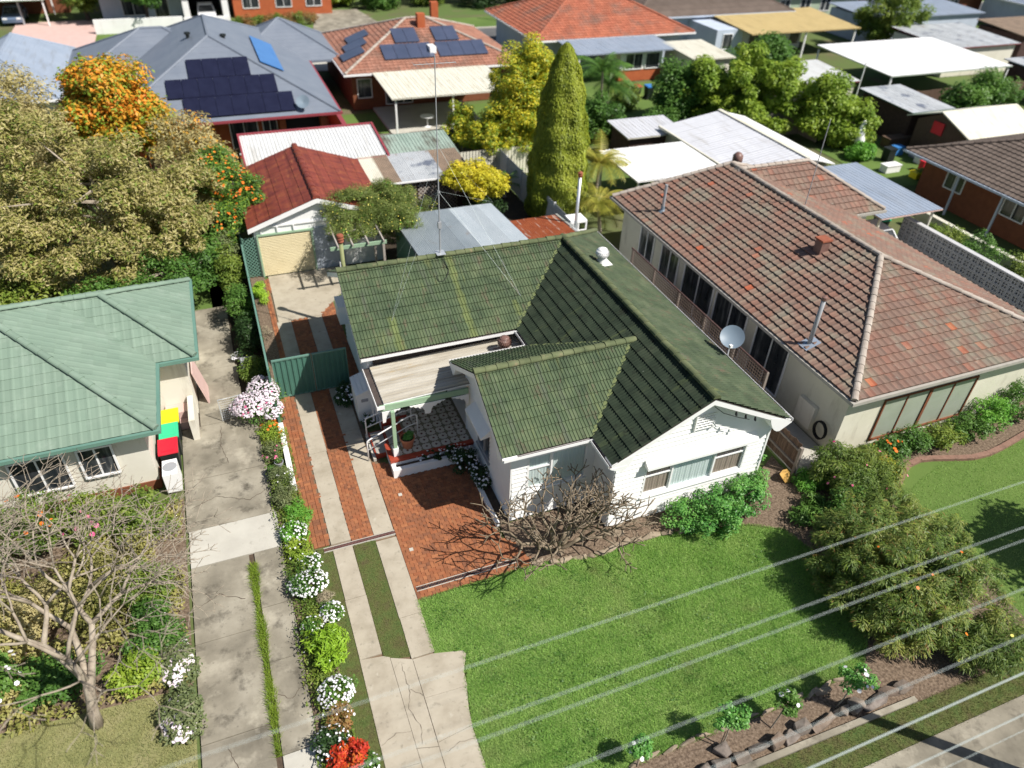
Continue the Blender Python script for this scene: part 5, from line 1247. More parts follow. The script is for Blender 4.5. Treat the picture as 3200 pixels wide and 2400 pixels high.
for k in range(2): mb = MB(); pan(mb, (x+2.36*k, 41.7, 0), (1, 0, 0), 2.3, 0, 1.78, (0, -1, 0)); mb.build('panel', 'cream_iron', t); MB().box(x+2.36*k-.05, x+2.36*k, 41.66, 41.72, 0, 1.82).build('post', 'cream_iron', t)

# ================================================================== BOUNDARY FENCE ON THE RIGHT
t = thing('paling_fence', 'weathered timber paling fence at the right front corner of the white house', 'fence', (16.55, 14.8, 0))
y = 13.48; 
while y < 16.2:
    h = 1.28+RNG.uniform(-.05, .03); MB().box(16.60, 16.615, y+.004, y+.088, .02, h).build('paling', 'wood_brown', t); y += .095
for z in (.35, 1.0): MB().bar((16.57, 13.44, z), (16.57, 16.2, z+.03), .05, .075).build('rail', 'wood_grey', t)
for y in (13.40, 15.6): MB().box(16.49, 16.60, y-.055, y+.055, -.05, 1.22 if y < 14 else 1.1).build('post', 'wood_grey', t)
t = thing('trellis_fence', 'dark timber fence topped with square lattice along the right side of the house', 'fence', (16.75, 21, 0))
y = 16.15
while y < 26.1:
    MB().box(16.72, 16.735, y, y+.1, .05, 1.75).build('paling', 'wood_dark', t); y += .115
for z in (1.72, 2.5): MB().box(16.70, 16.75, 16.1, 26.2, z-.03, z+.03).build('rail', 'wood_dark', t)
for k in range(6): yy = 16.15+k*2.0; MB().box(16.74, 16.84, yy-.05, yy+.05, 0, 2.45).build('post', 'wood_grey', t)
for k in range(78): yy = 16.15+k*.128; MB().box(16.705, 16.718, yy-.017, yy+.017, 1.76, 2.47).build('trellis_slat', 'trellis', t)
for k in range(5): z = 1.86+k*.128; MB().box(16.719, 16.732, 16.12, 26.15, z-.016, z+.016).build('trellis_slat', 'trellis', t)

# ================================================================== FRONT GARDEN
sheet('garden_bed', [(5.93, 14.62), (5.95, 13.4), (6.4, 12.88), (8.08, 12.52), (9.07, 12.55), (10.6, 12.57), (12.2, 12.22), (13.6, 11.92), (14.6, 11.35), (14.9, 12.3), (16.4, 13.2), (16.4, 14.4), (14.75, 13.45), (9.12, 13.45), (9.12, 14.66)], .006, 'mulch')
sheet('garden_bed', [(14.6, 11.3), (14.9, 10.0), (15.0, 8.6), (14.5, 7.5), (13.5, 6.6), (14.1, 5.27), (19.0, 5.25), (19.5, 8), (18.4, 13.2), (16.4, 13.3), (14.9, 12.3)], -.003, 'mulch')
sheet('rose_bed', [(5.0, 5.6), (14.2, 5.45), (14.2, 6.0), (13.6, 6.6), (13.35, 6.62), (11.6, 6.42), (8.4, 6.46), (5.0, 6.46)], .004, 'mulch')
slab('kerb_strip', [(4.5, 5.42), (14.15, 5.28), (14.15, 5.42), (4.5, 5.58)], -.05, .07, 'concrete_grey')
sheet('verge', [(4, 3.5), (22, 3.5), (22, 5.27), (14.15, 5.27), (4, 5.42)], -.008, 'verge_base')
slab('footpath', [(-8, 2.7), (26, 2.7), (26, 4.42), (-8, 4.46)], -.05, .02, 'concrete_grey')
_rs = np.random.default_rng(5); v, f = blades(inpoly([(7, 4.4), (18, 4.4), (18, 5.26), (7, 5.4)]), (7, 18, 4.4, 5.4), 16000, .05, .012, _rs, .8); tag(npmesh('grass', v, f, 'grass_dull'), 'rough green verge grass between the stone edging and footpath', 'grass', kind='stuff')
def rock(name, label, cat, c, s, seed, m, group=None, sub=2, parent=None):
    bm = bmesh.new(); rr = random.Random(seed)
    for _ in range(15):
        p = Vector((rr.uniform(-1, 1), rr.uniform(-1, 1), rr.uniform(-1, 1))); k = max(abs(p.x), abs(p.y), abs(p.z)); p = p/k*rr.uniform(.78, 1.0)
        bm.verts.new((p.x*s[0], p.y*s[1], p.z*s[2]))
    bmesh.ops.convex_hull(bm, input=bm.verts[:]); bmesh.ops.delete(bm, geom=[q for q in bm.verts if not q.link_faces], context='VERTS')
    bmesh.ops.bevel(bm, geom=bm.edges[:], offset=min(s)*.10, segments=1, affect='EDGES', clamp_overlap=True)
    me = bpy.data.meshes.new(name); bm.to_mesh(me); bm.free(); me.materials.append(M(m)); o = bpy.data.objects.new(name, me); link(o); o.location = c; o.rotation_euler = (rr.uniform(-.15, .15), rr.uniform(-.15, .15), rr.uniform(-.3, .3)); return tag(o, label, cat, group)
ORD = ['first', 'second', 'third', 'fourth', 'fifth', 'sixth', 'seventh', 'eighth', 'ninth', 'tenth', 'eleventh', 'twelfth', 'thirteenth', 'fourteenth', 'fifteenth', 'sixteenth']
_rk = [(6.2, .34, .26), (6.8, .28, .20), (7.3, .30, .22), (7.85, .26, .22), (8.35, .30, .24), (8.9, .24, .2), (9.45, .30, .22), (9.95, .26, .34), (10.35, .28, .16), (10.75, .22, .36), (11.35, .48, .22), (12.05, .26, .26), (12.45, .24, .30), (13.0, .44, .26), (13.62, .36, .24), (14.05, .28, .3)]
for i, (x, sx, sz) in enumerate(_rk): rock('rock', '%s sandstone boulder from the driveway end of the low wall below the roses' % ORD[i], 'rock', (x, 5.70+.05*math.sin(i*2.3), .03+sz*.22), (sx*1.02, .16+.04*math.sin(i*1.7), sz*.62), 40+i, 'rock', 'boulders of the low front wall')
_pts = [(6.55, 12.80), (7.0, 12.70), (7.4, 12.62), (7.8, 12.56), (8.15, 12.50), (8.5, 12.50), (8.85, 12.53), (9.1, 12.60), (9.4, 12.62), (9.75, 12.60), (10.1, 12.58), (10.45, 12.58), (10.9, 12.5), (11.4, 12.40)]
for i, (x, y) in enumerate(_pts): rock('edging_stone', '%s flat edging stone from the brick courtyard between lawn and mulch bed' % ORD[i], 'stone', (x, y, .03), (.24, .11, .07), 80+i, 'rock_tan', 'edging stones of the mulch bed')
for i in range(15): rock('edging_stone', '%s thin edging stone from the driveway end between lawn and rose bed' % ORD[i], 'stone', (6.4+i*.48, 6.47+.03*math.sin(i*2.1), .03), (.24, .06, .06), 120+i, 'rock_tan', 'edging stones of the rose bed')
rock('rock', 'pale rock lying in the mulch beside the bare branching tree', 'rock', (9.35, 13.0, .1), (.2, .16, .14), 160, 'rock_tan')
rock('rock', 'yellow sandstone rock at the foot of the paling fence', 'rock', (16.05, 13.25, .12), (.3, .2, .2), 161, 'rock_yellow')
rock('rock', 'mossy rock at the foot of the middle rose', 'rock', (8.5, 5.95, .1), (.22, .18, .18), 162, 'rock')
rock('log', 'pale cut log on the rose bed edge', 'log', (11.9, 6.36, .09), (.26, .1, .09), 163, 'rock_tan')

def skel(seed, base, dirs, L0, r0, depth, shrink=.8, rsh=.72, spread=.62, upb=.18, kids=(2, 3), rend=.016, bend=.25, zmax=9, zmin=.1, box=None):
    """recursive bare branches -> MB"""
    rr = random.Random(seed); mb = MB(); tips = []
    def grow(p, d, L, r, k):
        m = 3; pts = [p]; q = p.copy(); dd = d.copy()
        for i in range(m):
            dd = (dd+Vector((rr.uniform(-1, 1), rr.uniform(-1, 1), rr.uniform(-.6, .8)))*bend*.35).normalized(); q = q+dd*(L/m)
            if q.z < zmin: q.z = zmin+.05; dd.z = abs(dd.z)
            if q.z > zmax: dd.z *= .2; dd.normalize()
            if box and q.y > box(q): q.y = box(q); dd.y = -abs(dd.y)*.3
            pts.append(q.copy())
        r1 = max(r*rsh, rend); mb.tube(pts, [r+(r1-r)*i/m for i in range(m+1)], 6 if r > .03 else 5)
        if k == 0: tips.append(q); return
        n = rr.choice(kids); a0 = rr.uniform(0, 6.28)
        ox = dd.orthogonal().normalized(); oy = dd.cross(ox)
        for i in range(n):
            a = a0+6.283*i/n+rr.uniform(-.4, .4); sp = spread*rr.uniform(.7, 1.3)
            nd = (dd*math.cos(sp)+(ox*math.cos(a)+oy*math.sin(a))*math.sin(sp)+Vector((0, 0, upb))).normalized(); grow(q, nd, L*shrink*rr.uniform(.75, 1.2), r1*(.95 if n == 2 else .85), k-1)
    for d_, rs_ in dirs: grow(Vector(base), Vector(d_).normalized(), L0, r0*rs_, depth)
    return mb, tips
t = thing('bare_tree', 'leafless frangipani tree with thick forked branches in front of the house', 'tree', (7.3, 13.05, 0))
mb, tips = skel(12, (7.3, 13.1, .0), [((-1.1, .2, .85), 1), ((1.1, .1, .8), 1), ((-.3, -.35, .9), .9), ((.25, .3, 1.3), 1), ((-.55, .25, 1.2), .95), ((.9, -.15, .6), .9), ((-.9, -.2, .6), .8), ((.65, .25, 1.0), .95), ((1.0, .0, .35), .8)], .86, .082, 5, shrink=.79, rsh=.74, spread=.62, upb=.13, kids=(2, 2, 2, 3), rend=.0155, zmax=3.5, bend=.5, box=lambda q: (14.35 if q.x < 9 else 13.1))
mb.build('branches', 'frangi_bark', t, smooth=True); MB().tube([(7.3, 13.05, -.05), (7.3, 13.05, .1)], [.24, .17], 8).build('trunk', 'frangi_bark', t)

def bush(name, label, loc, r, h, lm, nl, size, seed, cat='shrub', flowers=None, ncl=None, cr=None, aspect=.5, group=None, ells=None, up=.5, extra=None, radial=False):
    x, y = loc; rx, ry = r
    es = ells or [(x, y, h*.52, rx, ry, h*.48)]
    return tree(name, label, cat, (x, y, 0), es, nl, size, lm, 'dark_bark', .025, seed, ncl or 26, cr or min(rx, ry)*.42, aspect, up, .35, group, (x, y, h*.5), 0, flowers, extra, 8, None, radial)
bush('gardenia_shrub', 'glossy green shrub spreading below the front window', (12.7, 12.45), (1.9, .8), 1.2, 'leaf_gloss', 13000, .085, 31, ncl=110, cr=.27, ells=[(11.7, 12.55, .5, .8, .55, .48), (12.6, 12.2, .62, 1.0, .75, .58), (13.6, 12.55, .72, 1.0, .72, .62), (14.3, 12.9, .62, .55, .5, .55), (12.0, 12.8, .7, .5, .35, .4, .4), (14.75, 13.55, 1.35, .28, .28, .22, .35), (12.9, 12.9, .95, .35, .3, .3, .4)], aspect=.55)
bush('ground_cover', 'low bright green ground cover beside the paling fence post', (16.75, 12.75), (.75, .5), .5, 'leaf_bright', 3600, .07, 32, ncl=40, cr=.2)
bush('callistemon_shrub', 'olive shrub with a few red flowers in front of the neighbouring house corner', (17.9, 12.2), (1.3, 1.3), 1.6, 'leaf_grevillea', 22000, .13, 33, ncl=260, cr=.25, aspect=.17, radial=True, flowers=[('flowers', 'flower_pink', 9, .045)], extra=[('inner_leaves', 'leaf_mid', 10000, .11, .35)], ells=[(17.6, 12.5, .85, 1.1, .9, .8), (18.6, 11.9, .75, 1.0, 1.0, .75), (17.3, 11.5, .7, .8, .8, .65)])
bush('fern_clump', 'dark fern clump in the shade between the two large shrubs', (15.9, 11.4), (.7, .6), .5, 'leaf_green', 1700, .22, 34, ncl=22, cr=.28, aspect=.22)
bush('grevillea_shrub', 'large olive green grevillea with orange tips at the right of the lawn', (16.0, 8.2), (2.2, 2.6), 2.0, 'leaf_grevillea', 52000, .15, 35, ncl=760, cr=.25, aspect=.15, radial=True, ells=[(15.6, 9.5, 1.2, 1.6, 1.2, 1.15), (14.7, 9.0, .9, 1.0, 1.1, .85), (15.6, 8.1, 1.45, 1.8, 1.4, 1.2), (14.5, 7.7, .8, .9, 1.1, .75), (16.6, 7.2, 1.25, 1.6, 1.3, 1.1), (15.3, 6.7, 1.0, 1.2, .9, .9), (17.4, 8.6, 1.15, 1.3, 1.5, 1.05), (17.4, 10.0, 1.0, 1.1, 1.0, .95)], flowers=[('flowers', 'flower_orange', 9, .04)], extra=[('new_tips', 'leaf_brownred', 4200, .14, .12), ('pale_tips', 'leaf_yellowgreen', 4000, .15, .14), ('inner_leaves', 'leaf_grevillea', 42000, .11, .3)], up=.6)
bush('leafy_shrub', 'dark leafy shrub filling the gap above the grevillea', (16.7, 10.6), (1.0, .9), 1.3, 'leaf_green', 8000, .11, 37, ncl=60, cr=.32)
bush('wattle_shrub', 'darker shrub at the street end of the grevillea', (16.9, 5.7), (1.3, .9), 1.4, 'leaf_grevillea', 11000, .16, 36, ncl=150, cr=.25, aspect=.15, radial=True, flowers=[('flowers', 'flower_yellow', 7, .04)])
for i, (x, y, h, w_, nf, lab) in enumerate(((6.4, 6.4, .75, .28, 4, 'small standard rose nearest the driveway'), (8.62, 6.1, 1.15, .36, 0, 'bushy standard rose without flowers in the rose bed'), (10.06, 6.05, .95, .32, 3, 'leaning standard rose with pale flowers in the rose bed'), (12.0, 5.9, .95, .42, 8, 'standard rose with white flowers nearest the grevillea'))):
    t = thing('rose_bush', lab, 'rose', (x, y, 0), 'roses along the front of the lawn'); rs_ = np.random.default_rng(60+i); lx = (.0, .1, .3, .35)[i]
    cl_, cr_ = clumps([(x+lx, y+.1, h, w_, w_, w_*.8)], 16, .15, rs_, .4); v, f = leaves_on(cl_, cr_, 1100, .075, .6, rs_); npmesh('foliage', v, f, 'leaf_gloss' if i != 2 else 'leaf_green', t)
    if nf: v, f = surf_flowers([(x+lx, y+.1, h, w_, w_, w_*.8)], nf, .055, rs_); npmesh('flowers', v, f, 'flower_white', t)
    mb = MB(); mb.tube([(x, y, 0), (x+lx*.4, y+.02, h*.4), (x+lx, y+.1, h*.85)], [.02, .017, .013], 6)
    for c_ in cl_[:5]: mb.tube([(x+lx, y+.1, h*.8), c_], [.01, .005], 4)
    mb.build('stem', 'bark', t)
    if i in (1,): MB().box(x-.09, x-.07, y-.01, y+.01, 0, .75).build('stake', 'timber_post', t)

# ---- flower border on the left boundary
sheet('flower_border', [(-.66, 5.5), (.22, 5.5), (.18, 15.7), (.06, 18.3), (-.06, 23.3), (-1.2, 23.3), (-.62, 21)], -.002, 'mulch')
W_ = lambda n, r=.030: [('flowers', 'flower_white', max(1, int(n*1.15)), r)]
bush('flowering_bush', 'large bush covered in pale pink and white flowers beside the green gate', (-.55, 22.7), (.95, 1.2), 1.3, 'leaf_green', 3500, .07, 201, ncl=60, cr=.28, ells=[(-.35, 22.9, .75, .55, .75, .6), (-.8, 22.5, .6, .65, .6, .5), (-.15, 22.2, .5, .38, .5, .45), (-1.2, 22.7, .45, .4, .45, .35)], flowers=[('flowers', 'flower_pinkish', 1900, .034), ('red_buds', 'flower_pink', 50, .035)])
bush('orange_flower_plant', 'low plant with orange flowers below the pink and white bush', (-.36, 21.35), (.4, .5), .5, 'leaf_yellowgreen', 1500, .07, 202, flowers=[('flowers', 'flower_orange', 13, .06)])
bush('pink_flower_plant', 'straggly plant with a few pink flowers beside the low white wall', (-.42, 20.35), (.36, .5), .45, 'leaf_greyish', 1300, .06, 203, flowers=[('flowers', 'flower_pink', 9, .045)])
for i, (x, y, lab) in enumerate(((-.28, 19.62, 'dark plastic pot against the low white wall'), (-.58, 19.3, 'dark plastic pot on the driveway side of the border'))):
    t = thing('plastic_pot', lab, 'plant pot', (x, y, 0)); MB().lathe((x, y, 0), [(0, .01), (.1, .01), (.14, .24), (.155, .24), (.155, .28), (.135, .28), (.13, .2)], 14).build('pot', 'plastic_dark' if i else 'plastic_grey', t); MB().lathe((x, y, 0), [(0, .22), (.13, .22)], 12).build('soil', 'soil', t)
    v, f = leaves_on(np.array([[x, y, .36]]), np.array([.13]), 160, .06, .5, np.random.default_rng(70+i)); npmesh('foliage', v, f, 'leaf_green', t)
bush('grey_leaf_bush', 'grey green bush at the end of the low white wall with few white flowers', (-.34, 18.85), (.42, .5), .55, 'leaf_greyish', 2000, .06, 204, flowers=W_(10, .025))
bush('grey_leaf_bush', 'grey green bush just past the end of the low white wall', (-.34, 17.95), (.42, .5), .5, 'leaf_greyish', 2000, .06, 205)
bush('grassy_clump', 'bright green grassy clump beside the brick strip', (-.05, 17.1), (.42, .55), .4, 'leaf_bright', 2200, .13, 206, aspect=.16)
bush('daisy_bush', 'white daisy bush at the end of the brick strip behind the grassy clump', (-.25, 16.35), (.4, .4), .45, 'leaf_bright', 1200, .08, 207, flowers=W_(75))
bush('green_bush', 'leafy green bush level with the maroon drain with scattered daisies', (-.24, 15.6), (.38, .42), .45, 'leaf_yellowgreen', 1600, .08, 208, flowers=W_(16))
bush('daisy_bush', 'white daisy bush right beside the maroon drain grate', (.08, 15.0), (.3, .35), .4, 'leaf_green', 900, .07, 209, flowers=W_(60))
bush('daisy_bush', 'widest white daisy bush halfway along the thin grass strip', (-.12, 14.2), (.55, .45), .5, 'leaf_green', 1500, .07, 210, flowers=W_(190))
bush('dry_stalks', 'dry straw coloured stalks between two white daisy bushes', (.24, 13.7), (.26, .3), .3, 'dry_stalk', 700, .14, 211, cat='plant', aspect=.06)
bush('daisy_bush', 'compact white daisy bush overhanging the thin grass strip', (.32, 13.05), (.32, .34), .42, 'leaf_green', 900, .07, 212, flowers=W_(110))
bush('daisy_bush', 'sparse daisy plant next to the lime green fern', (-.26, 12.75), (.3, .35), .42, 'leaf_green', 900, .08, 213, flowers=W_(26))
bush('fern_bush', 'lime green feathery fern in the flower border', (-.05, 11.95), (.55, .55), .6, 'leaf_lime', 2600, .16, 214, aspect=.22, ncl=30, flowers=W_(2))
bush('daisy_bush', 'dense white daisy bush below the lime green fern', (.0, 10.6), (.45, .42), .55, 'leaf_green', 1300, .07, 215, flowers=W_(170))
bush('bronze_bush', 'bronze leaved bush between two white daisy bushes', (-.1, 9.98), (.42, .36), .45, 'leaf_brownred', 1600, .07, 216, flowers=W_(14))
bush('daisy_bush', 'loose white daisy bush left of the red croton', (-.34, 9.35), (.42, .45), .5, 'leaf_dark', 1300, .08, 217, flowers=W_(62))
bush('croton_bush', 'red and yellow leaved croton at the bottom of the flower border', (.02, 8.85), (.42, .42), .65, 'leaf_red', 1700, .11, 218, aspect=.42)
bush('daisy_bush', 'small daisy plant right of the red croton', (.42, 8.62), (.22, .25), .3, 'leaf_green', 400, .07, 219, flowers=W_(26))
_r4 = np.random.default_rng(78); _n = 15000; _y = _r4.uniform(8.2, 21.5, _n); _x = -.22+.05*np.sin(_y*2)+_r4.normal(0, .22, _n); _x = np.clip(_x, -.75, .2); _z = _r4.uniform(.03, .26, _n)*(1+.5*np.sin(_y*3.1))
_p = np.stack([_x, _y, _z], 1); _nn = _unit(_r4, _n)*.7; _nn[:, 2] += .8; _nn /= np.linalg.norm(_nn, axis=1, keepdims=True); v, f = leafcloud(_p, _nn, .085, .4, _r4); tag(npmesh('ground_cover', v, f, 'leaf_mid'), 'tangled low greenery between the bushes of the flower border', 'ground cover', kind='stuff')
# daisies at the porch and side of the house
bush('daisy_bush', 'dark daisy bush spilling over the white porch planter', (5.0, 18.02), (.75, .18), .55, 'leaf_dark', 1700, .07, 220, flowers=W_(28, .035), ells=[(4.7, 18.02, .42, .55, .2, .2), (5.4, 17.98, .45, .5, .22, .24)])
bush('daisy_bush', 'large dark daisy bush at the corner of the brick courtyard', (5.75, 17.2), (.45, .8), .8, 'leaf_dark', 3600, .07, 221, flowers=W_(85, .036), ells=[(5.75, 17.5, .42, .45, .55, .42), (5.95, 16.7, .35, .3, .6, .32)])
bush('daisy_bush', 'shaded daisy bush between the gate and white cabinet', (2.62, 22.45), (.4, .55), .6, 'leaf_dark', 2200, .08, 222, flowers=W_(46, .036))
bush('daisy_bush', 'small shaded daisy bush at the foot of the porch steps', (3.05, 20.75), (.24, .3), .55, 'leaf_dark', 900, .06, 223, flowers=W_(26, .03))
bush('strappy_plant', 'yellow green strappy plant inside the fence by the garage', (.36, 31.3), (.28, 1.0), .5, 'leaf_lime', 1300, .22, 224, aspect=.14, ncl=20, cr=.2)
bush('dry_stalks', 'bare brown twiggy plant inside the garden fence', (.3, 28.0), (.25, .5), .4, 'dry_stalk', 300, .12, 225, cat='plant', aspect=.08)
# narrow shrubbery on the neighbour's side of the green fence
sheet('garden_soil', [(-1.6, 23.3), (-.05, 23.3), (-.05, 40), (-2.0, 40)], -.02, 'dark_soil')
for i, (x, y, rx, ry, h, m, lab) in enumerate(((-.55, 25.0, .35, .5, .9, 'leaf_mid', 'yellow green shrub behind the grey tub'), (-.5, 27.0, .4, 1.0, 1.5, 'leaf_dark', 'dark shrub against the green fence, nearest the grey tub'), (-.62, 29.2, .5, 1.1, 2.0, 'leaf_green', 'leafy climber on the left of the green fence'), (-.7, 31.6, .6, 1.2, 2.4, 'leaf_mid', 'light green shrub left of the garage corner'), (-.6, 34.0, .6, 1.3, 2.8, 'leaf_greyish', 'grey green shrub left of the garage wall'))):
    bush('fence_shrub', lab, (x, y), (rx, ry), h, m, 4200, .10, 230+i, ncl=50, cr=.3, group='shrubs on the neighbour side of the green fence')
t = thing('garden_tub', 'square grey tub standing on the concrete beside the fence', 'tub', (-.66, 25.4, 0)); mb = MB()
for a, b, c, d in ((-.95, -.88, 25.0, 25.75), (-.44, -.37, 25.0, 25.75), (-.88, -.44, 25.0, 25.07), (-.88, -.44, 25.68, 25.75)): mb.box(a, b, c, d, 0, .62)
mb.build('shell', 'plastic_grey', t); MB().box(-.88, -.44, 25.07, 25.68, .05, .3).build('contents', 'soil', t)
bush('daisy_bush', 'small pale daisy cushion on the concrete near the grey tub', (-1.05, 26.5), (.25, .25), .35, 'leaf_greyish', 500, .06, 240, flowers=W_(70, .03))
tree('orange_vine_tree', 'orange flowered creeper tree overhanging the rusty garage roof', 'tree', (-.6, 36.5, 0), [(.2, 36.2, 3.4, 1.1, 1.3, .9), (-.5, 37.2, 3.9, 1.2, 1.4, 1.0), (.7, 35.2, 2.8, .7, .8, .8), (-.6, 34.6, 2.4, .8, 1.0, 1.0)], 15000, .13, 'leaf_green', seed=41, ncl=90, cr=.45, flowers=[('flowers', 'flower_orange', 260, .06)], extra=[('olive_leaves', 'leaf_yellowgreen', 3500, .13, .5)])
tree('yellow_tree', 'small bright yellow leaved tree in front of the old shed', 'tree', (12.7, 36.0, 0), [(12.5, 36.6, 2.4, 1.5, 1.2, .75), (13.3, 36.0, 2.1, 1.3, 1.1, .6), (11.7, 36.4, 2.5, .9, .9, .5)], 7500, .2, 'leaf_yellow', seed=42, ncl=70, cr=.4, aspect=.35)
bush('dark_shrub', 'dark green shrub under the yellow tree', (13.0, 36.2), (1.3, 1.0), 1.5, 'leaf_dark', 5000, .13, 43, ncl=40, cr=.4)

# ================================================================== POWER LINES
_wires = [(4.57, 10.0, .0036, 'topmost overhead wire crossing the lawn and driveway'), (3.88, 10.0, .0036, 'second overhead wire from the house side'), (3.70, 10.0, .0036, 'bright thin overhead wire just below the second one'), (3.08, 10.0, .0036, 'overhead wire crossing above the rose bed'), (2.55, 10.0, .0036, 'overhead wire crossing above the low boulder wall'), (2.72, 8.0, .010, 'thick pale overhead cable above the verge'), (2.42, 7.2, .007, 'white overhead cable above the footpath'), (2.38, 6.5, .0036, 'lowest overhead cable above the footpath')]
for (y, z, r, lab) in _wires:
    mb = MB(); mb.tube([(-25, y, z), (-8, y, z), (4, y, z), (15.7, y, z), (35, y, z)], r, 6); tag(mb.build('overhead_wire', 'wire'), lab, 'wire', 'overhead wires along the street')
t = thing('timber_pole', 'round timber pole beside the footpath whose shadow crosses the verge', 'pole', (15.9, 2.2, 0)); MB().tube([(15.9, 2.2, -.3), (15.9, 2.2, 7.7)], [.17, .13], 10).build('shaft', 'timber_post', t); MB().lathe((15.9, 2.2, 7.68), [(.15, 0), (.15, .06), (0, .1)], 10).build('cap', 'zinc', t)
for px in (-24.8, 34.8):
    t = thing('power_pole', 'power pole carrying the overhead wires at the %s end of the street' % ('left' if px < 0 else 'right'), 'power pole', (px, 3.2, 0)); MB().tube([(px, 3.2, -.3), (px, 3.2, 10.8)], [.17, .12], 10).build('shaft', 'timber_post', t); MB().bar((px, 2.2, 9.92), (px, 4.9, 9.92), .1, .12).build('crossarm', 'timber_post', t); MB().bar((px, 2.1, 7.0), (px, 3.4, 7.0), .1, .12).build('crossarm', 'timber_post', t)
# ================================================================== LEFT NEIGHBOUR
LH = thing('green_roof_house', 'white house with pale green metal tiled hip roof at the left edge', 'house', (-8, 24, 0))
walls(LH, -15.5, -4.05, 19.98, 28.1, 2.72, 'cream_wall'); MB().box(-6.0, -2.72, 23.55, 28.09, -.02, 2.70).build('wall', 'cream_wall', LH)
MB().box(-15.52, -4.03, 19.94, 28.12, -.02, .35).build('plinth', 'brown_brick', LH)
def tiled_hip(house, x0, x1, y0, y1, ze, zr, m, w=.30, g=.345, cap='ridge_pale', n_ind=0, fascia='white_trim', faces=(0, 1, 2, 3), ends=(None, None), capr=.11, tpl=None, name='roof'):
    r0, r1, fs = hip_pts(x0, x1, y0, y1, ze, zr, ends); tpl = tpl or tile_simple(w, g)
    mb = MB()
    for q in fs: mb.poly(*[Vector(p)-Vector((0, 0, .03)) for p in (q if q[2] != q[3] else q[:3])])
    roof = mb.build(name, 'dark_gutter', house); wh, cl = [], []
    for k in faces:
        q = [Vector(p) for p in fs[k]]; U = (q[1]-q[0]).normalized(); Nn = U.cross(q[3]-q[0]).normalized(); Vd = Nn.cross(U)
        uv = [((p-q[0]).dot(U), (p-q[0]).dot(Vd)) for p in q]
        if (q[2]-q[3]).length < 1e-4: uv = uv[:3]
        a, b = lay_tiles(q[0], U, Vd, [uv], tpl, w, g); wh += a; cl += b
    put_tiles(roof, tpl, wh, cl, m, n_ind)
    me = cap_template(.42, capr); A = (x1-x0) >= (y1-y0)
    if (Vector(r1)-Vector(r0)).length > .2: ridge_caps(roof, Vector(r0)+Vector((0, 0, .05)), Vector(r1)+Vector((0, 0, .05)), cap, me, .4)
    for p, q in (((x0, y0, ze), r0), ((x0, y1, ze), r0 if A else r1), ((x1, y0, ze), r1 if A else r0), ((x1, y1, ze), r1)): ridge_caps(roof, Vector(p)+Vector((0, 0, .05)), Vector(q)+Vector((0, 0, .05)), cap, me, .4)
    g_ = MB(); t = .11
    g_.box(x0-t, x0-.005, y0-t, y1+t, ze-.13, ze-.005); g_.box(x1+.005, x1+t, y0-t, y1+t, ze-.13, ze-.005); g_.box(x0-.005, x1+.005, y0-t, y0-.005, ze-.13, ze-.005); g_.box(x0-.005, x1+.005, y1+.005, y1+t, ze-.13, ze-.005); g_.build('gutter', fascia, roof)
    MB().box(x0+.02, x1-.02, y0+.02, y1-.02, ze-.11, ze-.06).build('soffit', fascia, roof)
    return roof
tiled_hip(LH, -16.0, -3.55, 19.5, 28.6, 2.8, 5.12, 'left_roof', .28, .37, 'left_roof', fascia='colorbond_lite', faces=(0, 1, 3), tpl=tile_simple(.28, .37, tilt=.018, rib=.009), n_ind=150)
tiled_hip(LH, -12.0, -2.27, 23.1, 28.595, 2.805, 4.2, 'left_roof', .28, .37, 'left_roof', fascia='colorbond_lite', faces=(0, 3), tpl=tile_simple(.28, .37, tilt=.018, rib=.009), n_ind=150)
flat_window(LH, 'S', -5.95, -5.05, 1.12, 2.2, 19.94, 'win_dark', 1); flat_window(LH, 'S', -7.8, -6.4, .95, 2.2, 19.94, 'win_dark', 1)
MB().box(-3.75, -3.0, 22.75, 23.5, -.02, .3).build('step', 'pink_wall', LH); MB().box(-3.75, -3.0, 23.0, 23.54, .3, .6).build('step', 'pink_wall', LH)
MB().box(-2.95, -2.75, 22.0, 23.5, -.02, .9).build('porch_wall', 'cream_wall', LH)
t = thing('plywood_board', 'pink board leaning by the corner of the green roofed house', 'board', (-2.4, 24.6, 0)); MB().prism([(-2.35, 24.0, 0), (-2.3, 24.0, 0), (-2.6, 24.0, 1.5), (-2.65, 24.0, 1.5)], (0, 1.1, 0)).build('panel', 'pink_wall', t)
